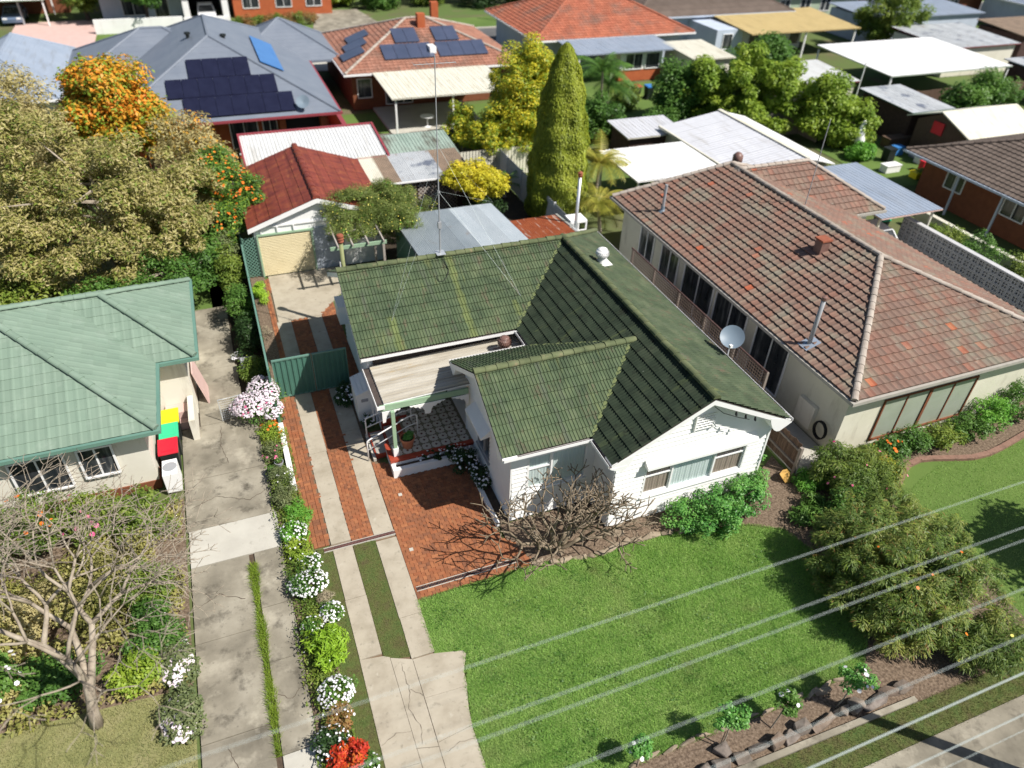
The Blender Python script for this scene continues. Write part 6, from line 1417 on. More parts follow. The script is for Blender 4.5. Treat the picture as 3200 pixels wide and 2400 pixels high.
def wheelie(label, x, y, lid, rz=0.0, group='wheelie bins beside the green roofed house'):
    t = thing('wheelie_bin', label, 'bin', (x, y, 0), group); mb = MB(); a = [(-.22, -.26), (.22, -.26), (.22, .26), (-.22, .26)]; b = [(-.28, -.34), (.28, -.34), (.28, .34), (-.28, .34)]
    v = [(x+p, y+q, .06) for p, q in a]+[(x+p, y+q, .95) for p, q in b]; mb.add(v, [(3, 2, 1, 0), (4, 5, 6, 7), (0, 1, 5, 4), (1, 2, 6, 5), (2, 3, 7, 6), (3, 0, 4, 7)]); mb.build('body', 'plastic_dark', t)
    mb = MB(); mb.prism([(x-.31, y-.37, .96), (x+.31, y-.37, .96), (x+.31, y+.37, 1.0), (x-.31, y+.37, 1.0)], (0, 0, .06)); l_ = mb.build('lid', lid, t); MB().prism([(x-.2, y-.26, 1.022), (x+.2, y-.26, 1.022), (x+.2, y+.2, 1.046), (x-.2, y+.2, 1.046)], (0, 0, .018)).build('lid_panel', lid, l_); MB().tube([(x-.26, y+.39, 1.0), (x+.26, y+.39, 1.0)], .025, 6).build('hinge', 'plastic_dark', l_)
    for s in (-.24, .24): MB().tube([(x-.22, y+s-.03, .1), (x-.22, y+s+.03, .1)], .1, 10).build('wheel', 'black_rubber', t)
    MB().tube([(x-.33, y-.2, .98), (x-.33, y+.2, .98)], .02, 6).build('handle', 'plastic_dark', t)
wheelie('dark wheelie bin with yellow lid against the white house wall', -3.55, 22.35, 'plastic_yellow'); wheelie('dark wheelie bin with green lid between the yellow and red lidded bins', -3.58, 21.55, 'plastic_green'); wheelie('dark wheelie bin with red lid against the white house wall', -3.62, 20.75, 'plastic_red')
t = thing('air_conditioner', 'white outdoor air conditioner unit in front of the red lidded bin', 'air conditioner', (-3.6, 19.9, 0)); MB().box(-3.85, -3.4, 19.5, 20.25, .08, .85).build('case', 'white_trim', t); MB().lathe((-3.62, 19.9, .84), [(.22, .012), (.2, .018), (0, .018)], 14).build('fan_grille', 'plastic_grey', t)
# driveway of the left neighbour
d = struct(MB().poly((-3.35, 4, -.04), (-.62, 4, -.04), (-1.1, 31, -.04), (-2.9, 31, -.04)).build('driveway', 'soil')); d['label'] = 'grey stained concrete driveway of the left neighbour'
for i, (x0, x1, y0, y1, m) in enumerate([(-3.3, -1.66, 5, 7.6, 'concrete_pale'), (-3.3, -1.66, 7.62, 10.5, 'concrete_grey'), (-3.3, -1.66, 10.52, 13.4, 'concrete_grey'), (-3.3, -1.66, 13.42, 16.1, 'concrete_grey'), (-1.5, -.66, 5, 9.6, 'concrete_pale'), (-1.5, -.66, 9.62, 12.2, 'concrete_grey'), (-1.5, -.66, 12.22, 14.0, 'concrete_grey'), (-1.5, -.66, 14.02, 16.1, 'concrete_grey'), (-3.3, -.66, 16.12, 17.6, 'concrete_pale'), (-3.35, -.7, 17.62, 19.9, 'concrete_grey'), (-3.35, -.75, 19.92, 22.7, 'concrete_grey'), (-2.7, -1.15, 22.72, 26.2, 'concrete_grey'), (-2.7, -1.2, 26.22, 31, 'concrete_grey')]):
    MB().box(x0, x1, y0, y1, -.05, .006+.003*(i % 3)).build('concrete_slab', m, d)
def crack(path, z, seed, w=.012):
    rr = random.Random(seed); pts = []
    for (a, b) in zip(path[:-1], path[1:]):
        n = max(2, int(math.hypot(b[0]-a[0], b[1]-a[1])/.09))
        for k in range(n): pts.append((a[0]+(b[0]-a[0])*k/n+rr.uniform(-.025, .025), a[1]+(b[1]-a[1])*k/n+rr.uniform(-.025, .025)))
    pts.append(path[-1]); mb = MB()
    for p, q in zip(pts[:-1], pts[1:]):
        d_ = Vector((q[0]-p[0], q[1]-p[1], 0)); s_ = Vector((-d_.y, d_.x, 0)).normalized()*w*rr.uniform(.3, .7); mb.quad((p[0]-s_.x, p[1]-s_.y, z), (p[0]+s_.x, p[1]+s_.y, z), (q[0]+s_.x, q[1]+s_.y, z), (q[0]-s_.x, q[1]-s_.y, z))
    return mb
for k_, pth in enumerate(([(-3.2, 18.6), (-2.4, 18.9), (-1.4, 18.4), (-.8, 18.7)], [(-1.5, 11.3), (-1.1, 11.0), (-.7, 11.3)], [(-3.2, 14.6), (-2.6, 14.9), (-1.9, 14.5)], [(-2.0, 22.5), (-2.1, 21.4), (-1.9, 20.4)], [(-2.6, 8.0), (-2.4, 9.2), (-2.7, 10.3)])): crack(pth, .0185, k_).build('crack', 'soil', d)
for k_, pth in enumerate(([(1.75, 10.95), (1.78, 10.2), (1.65, 9.7), (1.8, 9.1), (1.7, 8.7)], [(.78, 9.0), (1.2, 9.2), (1.52, 9.1)], [(1.78, 10.2), (2.0, 10.0), (2.06, 9.9)], [(2.15, 8.3), (2.6, 8.45), (2.95, 8.4)])): o_ = crack(pth, .0345, 20+k_, .006).build('crack', 'soil'); o_['kind'] = 'structure'
tag(MB().box(-2.75, -1.2, 31.0, 40, -.05, -.02).build('lawn', 'far_grass'), kind='structure')
_rs = np.random.default_rng(8); v, f = blades(lambda x, y: np.abs(x+1.58) < .10+.04*np.sin(y*3), (-1.75, -1.4, 9.6, 15.7), 4200, .13, .014, _rs, .9); tag(npmesh('grass', v, f, 'leaf_yellowgreen'), 'line of weeds growing in the driveway joint', 'grass', kind='stuff')
sheet('lawn', [(-22, 2), (-3.4, 2), (-3.4, 12.2), (-9, 12.6), (-22, 12.6)], -.01, 'dry_lawn')
sheet('garden_bed', [(-22, 12.6), (-9, 12.6), (-3.4, 12.2), (-3.4, 19.2), (-22, 19.2)], -.012, 'mulch')
v, f = blades(inpoly([(-11, 8), (-3.4, 8), (-3.4, 12.2), (-11, 12.6)]), (-11, -3.4, 8, 12.6), 40000, .06, .014, _rs, .9); tag(npmesh('grass', v, f, 'grass_dry'), 'pale dry lawn at the lower left', 'grass', kind='stuff')
t = thing('wire_gate', 'low chain wire gate frame on the neighbouring driveway', 'gate', (-1.5, 22.78, 0)); mb = MB()
mb.tube([(-1.92, 22.75, 0), (-1.92, 22.75, 1.0), (-1.14, 22.82, 1.0), (-1.14, 22.82, 0)], .018, 6); mb.build('frame', 'zinc', t); mb = MB()
for k in range(12): a = -1.9+k*.065; mb.tube([(a, 22.755+k*.005, .05), (a+.03, 22.757+k*.005, .98)], .004, 3)
for k in range(10): mb.tube([(-1.9, 22.752, .08+k*.1), (-1.15, 22.818, .08+k*.1)], .004, 3)
mb.build('mesh', 'zinc', t)
# bare tree and shrubs in the left front garden
t = thing('bare_tree', 'large leafless tree with pale branches in the lower left garden', 'tree', (-5.7, 12.0, 0))
mb, tips = skel(23, (-5.45, 12.25, 1.2), [((-.75, .5, .8), 1), ((.45, .7, .9), .95), ((-.25, -.3, 1.1), .85), ((-.3, 1.0, .8), .9)], 1.45, .11, 7, shrink=.82, rsh=.69, spread=.60, upb=.02, kids=(2, 2, 3), rend=.007, bend=.5, zmax=5.0, box=lambda q: 19.2)
mb.build('branches', 'bark', t, smooth=True); MB().tube([(-5.65, 11.95, -.1), (-5.6, 12.02, .5), (-5.52, 12.15, 1.0), (-5.45, 12.25, 1.5)], [.17, .13, .12, .11], 9).build('trunk', 'bark', t, smooth=True)
for i, (x, y, rx, ry, h, m, fl, lab) in enumerate([(-4.4, 18.2, .8, .9, 1.6, 'leaf_mid', None, 'bright green shrub at the corner of the left house front'), (-5.9, 18.3, .9, .8, 1.8, 'leaf_mid', ('flower_pink', 12), 'green shrub with pink flowers under the left house window'), (-7.4, 18.5, 1.0, .9, 1.9, 'leaf_mid', ('flower_orange', 14), 'shrub with orange flowers at the left edge below the windows'), (-4.4, 15.6, .8, .8, .9, 'leaf_mid', None, 'bright green shrub halfway down the left garden edge'), (-5.8, 15.5, .9, .9, .8, 'leaf_olive', None, 'dry olive bush behind the leafless tree'), (-7.3, 15.6, 1.0, .9, .9, 'leaf_tan', None, 'straw coloured bush left of the leafless tree'), (-4.2, 13.8, .7, .8, .9, 'leaf_green', None, 'dark green shrub right of the leafless tree'), (-3.75, 12.9, .4, .7, .5, 'leaf_greyish', ('flower_pinkish', 110), 'low pale lilac flowered bush on the edge of the left driveway'), (-3.7, 11.3, .4, .6, .45, 'leaf_greyish', ('flower_pinkish', 90), 'low pale lilac flowered bush at the bottom of the left driveway'), (-4.7, 12.9, .5, .5, .7, 'leaf_yellowgreen', ('flower_orange', 2), 'lime green plant with orange flower beside the leafless tree trunk'), (-6.6, 13.4, .9, .7, .7, 'leaf_green', ('flower_orange', 3), 'green plant with orange flower left of the leafless tree trunk'), (-8.2, 13.8, .9, .8, .8, 'leaf_green', ('flower_white', 20), 'green bush at the left edge of the lower garden'), (-9.2, 17.6, 1.1, 1.0, 1.9, 'leaf_mid', None, 'tall shrub at the left edge beside the left house'), (-8.6, 15.6, 1.2, 1.1, 1.2, 'leaf_olive', None, 'olive bush at the left edge of the tangled garden'), (-5.2, 16.7, .9, .8, 1.1, 'leaf_olive', None, 'dry olive bush between the leafless tree and left house'), (-4.3, 14.7, .35, .4, .5, 'leaf_green', ('flower_white', 50), 'white flowered clump beside the leafless tree')]):
    bush('garden_shrub', lab, (x, y), (rx, ry), h, m, 4200, .10, 260+i, flowers=[('flowers', fl[0], fl[1], .06)] if fl else None, ncl=34, cr=.3)

_r5 = np.random.default_rng(77); _n = 26000; _x = _r5.uniform(-11, -3.45, _n); _y = _r5.uniform(12.3, 19.1, _n); _k = (np.sin(_x*1.9+_y*.7)+np.sin(_y*2.3-_x)+_r5.normal(0, .5, _n)) > -.3
_p = np.stack([_x[_k], _y[_k], _r5.uniform(.03, .35, _k.sum())], 1); _nn = _unit(_r5, len(_p))*.7; _nn[:, 2] += .8; _nn /= np.linalg.norm(_nn, axis=1, keepdims=True)
v, f = leafcloud(_p, _nn, .13, .45, _r5); tag(npmesh('ground_cover', v, f, 'leaf_olive'), 'straggly olive ground cover filling the left front garden', 'ground cover', kind='stuff')
# ================================================================== RIGHT NEIGHBOUR
RH = thing('terracotta_roof_house', 'cream brick house with weathered terracotta tiled hip roof on the right', 'house', (23, 22, 0))
walls(RH, 18.45, 28.0, 13.75, 30.1, 2.92, 'cream_brick'); MB().box(27.9, 30.0, 25.6, 30.08, -.02, 2.9).build('wall', 'cream_brick', RH)
tiled_hip(RH, 17.95, 28.5, 13.26, 30.6, 3.0, 4.88, 'tile_terra', .30, .345, 'ridge_pale', 300, tpl=tile_simple(.30, .345, tilt=.065, rib=.03), faces=(0, 1, 2), ends=(None, 2.0), fascia='tile_step')
tiled_hip(RH, 22.0, 30.5, 25.15, 30.59, 2.99, 4.86, 'tile_terra', .30, .345, 'ridge_pale', 0, tpl=tile_simple(.30, .345, tilt=.065, rib=.03), faces=(0, 3), ends=(1.2, 3.2), fascia='tile_step')
for (a, b, zb) in ((20.2, 22.3, .3), (22.42, 24.6, .3)): flat_window(RH, 'S', a, b, zb, 2.08, 13.75, 'win_green', 1, 'brown_brick')
for (a, b, z0, z1) in ((22.0, 24.2, .3, 2.5), (19.6, 21.7, .3, 2.5), (17.0, 18.9, .3, 2.5), (24.8, 26.2, .9, 2.4), (27.0, 28.2, 1.0, 2.4)): flat_window(RH, 'W', a, b, z0, z1, 18.45, 'win_dark', 1)
MB().box(18.25, 18.44, 14.85, 15.7, .35, 1.35).build('meter_box', 'cream_wall', RH)
mb = MB(); n = 16
for k in range(3): mb.tube([(18.30-.04*k, 14.35+.28*math.cos(6.283*i/n), .75+.36*math.sin(6.283*i/n)) for i in range(n+1)], .03, 6)
tag(mb.build('garden_hose', 'black_cable'), 'coiled dark garden hose hanging on the right house wall', 'hose')
t = thing('chimney_pot', 'small square brown chimney on the terracotta roof', 'chimney', (21.9, 20.3, 4.2)); MB().box(21.7, 22.1, 20.1, 20.5, 4.1, 4.95).build('stack', 'brown_metal', t); MB().box(21.65, 22.15, 20.05, 20.55, 4.95, 5.02).build('cap', 'rust_cap', t)
t = thing('metal_flue', 'tall leaning grey flue pipe near the front of the terracotta roof', 'flue', (18.5, 16.3, 3.2)); MB().tube([(18.5, 16.3, 3.1), (18.5, 16.3, 5.1)], .08, 10).build('pipe', 'plastic_grey', t, smooth=True); MB().lathe((18.5, 16.3, 5.08), [(.1, 0), (.1, .12), (0, .16)], 10).build('cap', 'brown_metal', t); MB().prism([(18.2, 16.05, 3.14), (18.8, 16.05, 3.36), (18.8, 16.55, 3.36), (18.2, 16.55, 3.14)], (0, 0, .02)).build('flashing', 'bluegrey_iron', t)
t = thing('metal_flue', 'short grey flue pipe at the rear left of the terracotta roof', 'flue', (19.0, 27.6, 3.4)); MB().tube([(19.0, 27.6, 3.3), (19.0, 27.6, 4.7)], .07, 10).build('pipe', 'plastic_grey', t); MB().lathe((19.0, 27.6, 3.35), [(.2, 0), (.1, .12), (.09, .3)], 10).build('flashing', 'dish_grey', t)
t = thing('antenna_mast', 'thin antenna mast behind the terracotta ridge', 'antenna', (23.6, 23.5, 4.7)); MB().tube([(23.6, 23.5, 4.6), (23.6, 23.5, 8.6)], .02, 6).build('mast', 'plastic_grey', t)
t = thing('brown_vent', 'round brown roof vent at the rear of the terracotta roof', 'roof vent', (24.2, 29.4, 4.3)); MB().lathe((24.2, 29.4, 4.2), [(.16, 0), (.16, .35), (.26, .42), (.26, .7), (.12, .85), (0, .87)], 14).build('cowl', 'brown_metal', t, smooth=True)
# garden and lawn of the right neighbour
sheet('lawn', [(18.6, 4.5), (45, 4.5), (45, 12.2), (26.5, 12.2), (24.8, 11.8), (23.4, 11.75), (22.3, 12.1), (21.4, 12.4), (20.3, 12.1), (18.6, 11.0)], -.006, 'far_grass')
v, f = blades(inpoly([(18.6, 4.5), (30, 4.5), (30, 12.1), (24.8, 11.8), (22.3, 12.1), (18.6, 11.0)]), (18.6, 30, 4.5, 12.3), 45000, .05, .014, _rs, .9); tag(npmesh('grass', v, f, 'grass_blade'), 'mown lawn in front of the right neighbour', 'grass', kind='stuff')
sheet('garden_bed', [(18.5, 13.6), (18.6, 11.2), (20.3, 12.1), (21.4, 12.4), (22.3, 12.1), (23.4, 11.8), (24.8, 11.85), (26.5, 12.2), (31, 12.3), (31, 13.7)], -.004, 'mulch')
_e = [(19.6, 11.6), (20.0, 11.85), (20.36, 12.1), (20.85, 12.32), (21.39, 12.39), (21.9, 12.28), (22.36, 12.13), (22.9, 11.95), (23.39, 11.82), (24.1, 11.78), (24.82, 11.85), (25.6, 11.98), (26.4, 12.12), (27.4, 12.3)]
mb = MB()
for a, b in zip(_e[:-1], _e[1:]): mb.bar((a[0], a[1], .05), (b[0], b[1], .05), .2, .12)
tag(mb.build('brick_edging', 'edging_brick'), 'curved pinkish edging around the right neighbour garden', 'edging')
for i, (x, y, rx, ry, h, m, fl, lab) in enumerate([(20.3, 12.9, .6, .5, .8, 'leaf_green', ('flower_orange', 16), 'shrub with orange flowers below the right house window'), (21.5, 13.0, .7, .5, .9, 'leaf_green', None, 'green shrub just inside the curved edging'), (22.8, 12.9, .8, .6, .9, 'leaf_mid', None, 'shrub under the middle of the right house window'), (24.2, 12.8, .8, .6, 1.0, 'leaf_green', None, 'green shrub under the right part of the front window'), (25.6, 13.0, .8, .6, 1.3, 'leaf_bright', None, 'bright green shrub at the right end of the front window'), (27.0, 13.3, .9, .7, 1.6, 'leaf_green', None, 'tall shrub at the far right of the neighbour garden'), (19.55, 12.4, .35, .6, .4, 'leaf_yellow', None, 'yellow leaved plant at the start of the curved edging')]):
    bush('garden_shrub', lab, (x, y), (rx, ry), h, m, 2400, .1, 300+i, flowers=[('flowers', fl[0], fl[1], .06)] if fl else None, ncl=30, cr=.28)
slab('side_path', [(16.6, 13.35), (18.4, 13.3), (18.4, 31), (16.85, 31)], -.05, .004, 'concrete_pale')
slab('side_driveway', [(28.6, 10), (33.6, 10), (33.6, 33), (30.6, 33), (30.6, 25), (28.6, 25)], -.05, .0, 'asphalt')
# breeze block wall, block by block
t = thing('breeze_block_wall', 'pale patterned breeze block wall along the right driveway', 'wall', (34, 20, 0))
me = bpy.data.meshes.new('block'); mb = MB(); mb.box(-.05, .05, -.185, -.12, 0, .37); mb.box(-.05, .05, .12, .185, 0, .37); mb.box(-.05, .05, -.12, .12, 0, .06); mb.box(-.05, .05, -.12, .12, .31, .37); mb.box(-.02, .02, -.03, .03, .06, .31); mb.box(-.02, .02, -.12, .12, .16, .22); me.from_pydata(mb.v, [], mb.f); me.materials.append(M('breeze'))
for j in range(4):
    for i in range(36): inst(me, 'block', t, Matrix.Translation((33.9, 13.0+i*.38, .02+j*.38)))
MB().box(33.75, 34.05, 12.8, 26.7, 1.54, 1.62).build('coping', 'breeze', t); MB().box(33.97, 34.0, 12.8, 26.6, 0, 1.54).build('backing', 'dark_soil', t)
for i in range(6): bush('hedge_shrub', '%s green hedge plant from the street end behind the breeze block wall' % ORD[i], (35.6, 13.5+i*2.3), (.9, 1.2), 1.8, 'leaf_mid' if i % 2 else 'leaf_green', 2200, .13, 320+i, ncl=30, cr=.4, group='hedge behind the breeze block wall')
tag(MB().box(36.6, 36.9, 12, 28, -.02, 1.0).build('low_wall', 'cream_iron'), 'low pale yellow wall behind the hedge', 'wall')
# sheds and carports behind the right house
t = thing('white_roof_shed', 'bright white flat roofed patio behind the terracotta roof', 'patio roof', (23.5, 35.4, 0)); flat_roof(t, 20.8, 26.5, 33.0, 37.7, 2.5, 2.55, 'pure_white_iron', 'y', .25, .02)
for x, y in ((21, 33.2), (21, 37.5), (26.3, 37.5), (26.3, 33.2)): MB().box(x-.05, x+.05, y-.05, y+.05, 0, 2.44).build('post', 'white_trim', t)
t = thing('grey_gable_shed', 'large shed with pale grey gable roof behind the terracotta house', 'shed', (30.5, 37, 0)); MB().box(27.2, 33.2, 32.3, 40.7, -.02, 2.4).build('wall', 'cream_iron', t)
flat_roof(t, 26.9, 31.35, 32.0, 40.95, 2.4, 3.05, 'grey_iron', 'x', .25, .02); MB().prism([(31.35, 32.0, 3.06), (33.5, 32.0, 2.5), (33.5, 32.0, 2.45), (31.35, 32.0, 3.0)], (0, 8.95, 0)).build('roof', 'pure_white_iron', t); MB().bar((31.36, 31.95, 3.1), (31.36, 41, 3.1), .3, .05).build('ridge_flashing', 'cream_iron', t); MB().bar((26.85, 31.95, 2.38), (26.85, 41, 2.38), .12, .14).build('gutter', 'cream_iron', t)
t = thing('carport', 'blue grey flat carport roof beside the terracotta house', 'carport', (32.5, 28.5, 0)); flat_roof(t, 30.55, 34.7, 25.1, 31.6, 2.5, 2.6, 'bluegrey_iron', 'y', .25, .02, fascia='pink_wall')
for x, y in ((30.8, 25.4), (34.4, 25.4), (34.4, 31.2)): MB().box(x-.05, x+.05, y-.05, y+.05, 0, 2.44).build('post', 'cream_iron', t)
MB().box(33.6, 34.6, 31.0, 31.1, 0, 2.4).build('end_wall', 'cream_iron', t)
wheelie('dark wheelie bin with green lid under the blue grey carport', 33.6, 27.6, 'plastic_green', group=None)
def car(label, x, y, rz, m):
    t = thing('parked_car', label, 'car', (x, y, 0), None, rz); WLOC[t] = Vector((0, 0, 0)); mb = MB()
    side = [(-2.15, .30), (-2.2, .62), (-2.05, .86), (-1.1, .94), (1.45, .96), (2.1, .80), (2.18, .55), (2.12, .30)]
    mb.prism([(px, -.86, pz) for px, pz in side], (0, 1.72, 0)); mb.build('body', m, t, world=False)
    cb = [(-1.15, .93), (-.55, 1.42), (.75, 1.44), (1.5, .95)]; c = MB()
    lo = [(-1.15, -.8, .93), (1.5, -.8, .95), (1.5, .8, .95), (-1.15, .8, .93)]; hi = [(-.55, -.66, 1.42), (.75, -.66, 1.44), (.75, .66, 1.44), (-.55, .66, 1.42)]
    c.add(lo+hi, [(4, 5, 6, 7), (0, 1, 5, 4), (1, 2, 6, 5), (2, 3, 7, 6), (3, 0, 4, 7)]); c.build('windows', 'win_dark', t, world=False)
    MB().box(-.55, .75, -.67, .67, 1.42, 1.47).build('roof', m, t, world=False)
    p = MB()
    for s in (-1, 1):
        for a, b in (((-1.15, .79*s, .93), (-.55, .665*s, 1.43)), ((1.5, .79*s, .95), (.75, .665*s, 1.45)), ((.1, .80*s, .95), (.1, .67*s, 1.44))): p.bar(a, b, .07, .05)
    p.build('pillars', m, t, world=False)
    for px in (-1.35, 1.3):
        for s in (-.8, .8):
            w_ = MB().tube([(px, s-.1, .31), (px, s+.1, .31)], .31, 14).build('wheel', 'black_rubber', t, world=False); MB().tube([(px, s-.105, .31), (px, s+.105, .31)], .18, 10).build('rim', 'zinc', w_, world=False)
    for s in (-.6, .6): MB().box(-2.2, -2.1, s-.2, s+.2, .6, .75).build('headlight', 'white_trim', t, world=False); MB().box(2.1, 2.19, s-.2, s+.2, .6, .75).build('tail_light', 'plastic_red', t, world=False)
car('pale grey car half under the blue grey carport', 31.6, 26.2, 1.5, 'car_white')
# house E at the right edge
EH = thing('brown_roof_house', 'dark brick house with brown tiled roof at the right edge', 'house', (45, 24, 0)); walls(EH, 40.4, 52, 14.5, 31.6, 2.5, 'brown_brick')
tiled_hip(EH, 39.4, 53, 13.5, 32.5, 2.6, 5.2, 'tile_brown', .32, .345, 'tile_brown', 300, faces=(0, 3), fascia='paleblue_wall')
for y in (18.5, 22, 25.5, 28.5): MB().box(39.55, 39.65, y-.05, y+.05, 0, 2.5).build('verandah_post', 'paleblue_wall', EH)
flat_window(EH, 'W', 28.6, 29.8, 1.2, 2.2, 40.4, 'win_dark', 1); flat_window(EH, 'W', 24.4, 25.8, 1.2, 2.2, 40.4, 'win_dark', 1); flat_window(EH, 'W', 20, 21.8, 1.2, 2.2, 40.4, 'win_dark', 1)
# ================================================================== TREES IN THE MIDDLE DISTANCE
tree('olive_tree', 'large olive tan foliaged tree filling the left side behind the green roofed house', 'tree', (-5.5, 34.0, 0), [(-5.0, 34.0, 4.4, 3.2, 3.0, 2.2), (-8.0, 36.0, 5.4, 3.0, 3.0, 2.6), (-3.2, 32.8, 3.0, 2.0, 2.2, 1.9), (-6.3, 31.8, 3.0, 2.8, 1.6, 1.8), (-2.0, 35.5, 3.6, 1.6, 2.4, 2.0), (-9.6, 32.0, 3.2, 2.4, 2.0, 2.2)], 60000, .19, 'leaf_olive', 'bark', .28, 51, 330, .56, .34, shell=.62, extra=[('tan_leaves', 'leaf_tan', 36000, .19, .3), ('green_leaves', 'leaf_mid', 9000, .19, .4)], nlimb=18)
tree('green_tree', 'lower green leafy tree against the roof of the left house', 'tree', (-3.2, 31.0, 0), [(-3.4, 30.6, 1.9, 1.6, 1.0, 1.3), (-5.8, 30.2, 1.5, 1.8, .8, 1.1), (-1.9, 32.0, 1.8, .8, 1.4, 1.2)], 14000, .16, 'leaf_green', 'bark', .12, 52, 110, .5, .45)
tree('green_tree', 'mid green tree at the left edge above the pale green roof', 'tree', (-9.0, 31.0, 0), [(-9.0, 30.6, 1.6, 2.2, 1.1, 1.3)], 8000, .18, 'leaf_mid', 'bark', .12, 53, 60, .55, .45)
tree('orange_tree', 'rounded tree covered in orange flowers behind the olive tree', 'tree', (-5.4, 45.0, 0), [(-5.0, 45.0, 5.8, 2.1, 2.1, 1.5), (-4.4, 44.0, 4.5, 2.2, 2.0, 1.5), (-5.8, 45, 4.6, 1.8, 2.0, 1.4)], 26000, .23, 'leaf_orange', 'bark', .25, 54, 190, .7, .5, extra=[('green_leaves', 'leaf_yellowgreen', 13000, .23, .5)])
tree('tan_tree', 'pale wispy tree at the far left edge', 'tree', (-9.8, 42.5, 0), [(-9.8, 42.5, 5.6, 2.4, 2.4, 2.4), (-11.2, 41, 4.2, 2.2, 2.2, 2.2), (-8.6, 41.5, 4.2, 1.8, 1.8, 1.8)], 22000, .22, 'leaf_tan', 'bark', .2, 55, 150, .7, .3)
tree('tan_tree', 'pale tan topped tree between the orange tree and solar panels', 'tree', (-1.4, 40.5, 0), [(-1.6, 40.4, 3.6, 1.8, 1.8, 1.9), (-.3, 39.2, 2.8, 1.0, 1.4, 1.4)], 15000, .2, 'leaf_tan', 'bark', .16, 56, 120, .55, .3, extra=[('orange_flowers', 'leaf_orange', 1500, .18, .5)])
t = thing('conifer', 'tall dense columnar conifer behind the back yard', 'tree', (17.1, 35.4, 0)); _rc = np.random.default_rng(57); _n = 80000
_z = 9.2*(1-np.sqrt(_rc.uniform(0, 1, _n)))*1.0; _z = np.where(_rc.uniform(0, 1, _n) < .35, _rc.uniform(.2, 9.1, _n), _z); _th = _rc.uniform(0, 2*math.pi, _n)
_R = np.interp(_z, [0, .8, 2.5, 4.5, 6.5, 8.0, 8.8, 9.2], [1.35, 1.6, 1.55, 1.38, 1.1, .72, .38, .05])*(1+.05*np.sin(_th*7+_z*.8)+.05*np.sin(_th*3-_z*2.1)+.04*np.sin(_z*5+_th*2))*_rc.uniform(.86, 1.05, _n)
_p = np.stack([17.1+_R*np.cos(_th), 35.4+_R*np.sin(_th), _z+.05], 1); _nr = np.stack([np.cos(_th), np.sin(_th), np.full(_n, .45)], 1)+_unit(_rc, _n)*.55; _nr /= np.linalg.norm(_nr, axis=1, keepdims=True); _td = np.stack([np.cos(_th)*.3, np.sin(_th)*.3, np.ones(_n)], 1)
v, f = leafcloud(_p, _nr, .15, .34, _rc, tdir=_td); npmesh('crown', v, f, 'leaf_conifer', t); MB().tube([(17.1, 35.4, -.1), (17.1, 35.4, 8.6)], [.22, .04], 8).build('trunk', 'dark_bark', t)
tree('yellow_tree', 'large yellow green tree left of the conifer', 'tree', (18.8, 44.3, 0), [(18.7, 44.0, 4.6, 2.3, 2.2, 3.0), (18.2, 43.4, 3.0, 2.6, 2.1, 1.9), (16.4, 42.8, 2.2, 1.9, 1.4, 1.1), (19.8, 44.4, 3.2, 1.7, 1.7, 2.4)], 46000, .2, 'leaf_yellow', 'bark', .16, 58, 420, .5, .36, shell=.25, extra=[('green_leaves', 'leaf_yellowgreen', 26000, .2, .36)])
tree('yellow_tree', 'thin yellow tree beside the cream patio roof', 'tree', (14.8, 45.3, 0), [(14.7, 45.5, 2.2, 1.1, 1.0, 1.4), (15.6, 44.4, 1.8, 1.4, 1.0, .9)], 5200, .2, 'leaf_yellow', 'bark', .08, 59, 90, .4, .36, shell=.2, extra=[('green_leaves', 'leaf_yellowgreen', 3500, .2, .36)])
def palm(label, base, h, n, L, seed, m, droop=.9, r=.09):
    t = thing('palm', label, 'palm', base); rr = random.Random(seed); b = Vector(base); top = b+Vector((rr.uniform(-.3, .3), rr.uniform(-.3, .3), h)); MB().tube([b, b.lerp(top, .5)+Vector((.05, .05, 0)), top], [r*1.3, r, r*.8], 8).build('trunk', 'bark', t)
    for i in range(n):
        a = 6.283*i/n+rr.uniform(-.25, .25); el = rr.uniform(.1, 1.1); d = Vector((math.cos(a)*math.cos(el), math.sin(a)*math.cos(el), math.sin(el))); p = top.copy(); mb = MB(); k = 10; l = L*rr.uniform(.75, 1.1)
        for j in range(k):
            q = p+d*(l/k); s = d.cross(Vector((0, 0, 1))).normalized(); w_ = l*.22*math.sin(math.pi*(.12+.85*j/k))
            for sg in (-1, 1):
                for o in (0, .5):
                    c = p.lerp(q, o); mb.quad(c, c+d*(l/k)*.35, c+s*sg*w_+d*(l/k)*.9-Vector((0, 0, w_*.45)))
            mb.tube([p, q], .012, 3, False); p = q; d = (d-Vector((0, 0, droop/k*1.6))).normalized()
        mb.build('frond', m, t)
palm('golden cane palm right of the conifer', (18.6, 32.6, 0), 1.6, 24, 2.1, 1, 'leaf_frond'); palm('slender golden palm behind the conifer', (19.6, 35.5, 0), 2.6, 24, 2.2, 2, 'leaf_frond')
palm('dark green palm behind the conifer, in front of the blue grey patio', (26.0, 47.5, 0), 4.2, 26, 2.6, 3, 'leaf_green'); palm('second dark palm close behind the first one', (27.3, 49.0, 0), 2.8, 22, 2.5, 4, 'leaf_green')
palm('low palm in the back yard corner beside the pale fence', (15.2, 38.5, 0), .8, 12, 1.5, 5, 'leaf_green')
bush('dark_shrub', 'dark green shrub beneath the dark palms', (25.4, 46.0), (1.5, 1.5), 3.0, 'leaf_green', 7000, .2, 341, ncl=60, cr=.5)
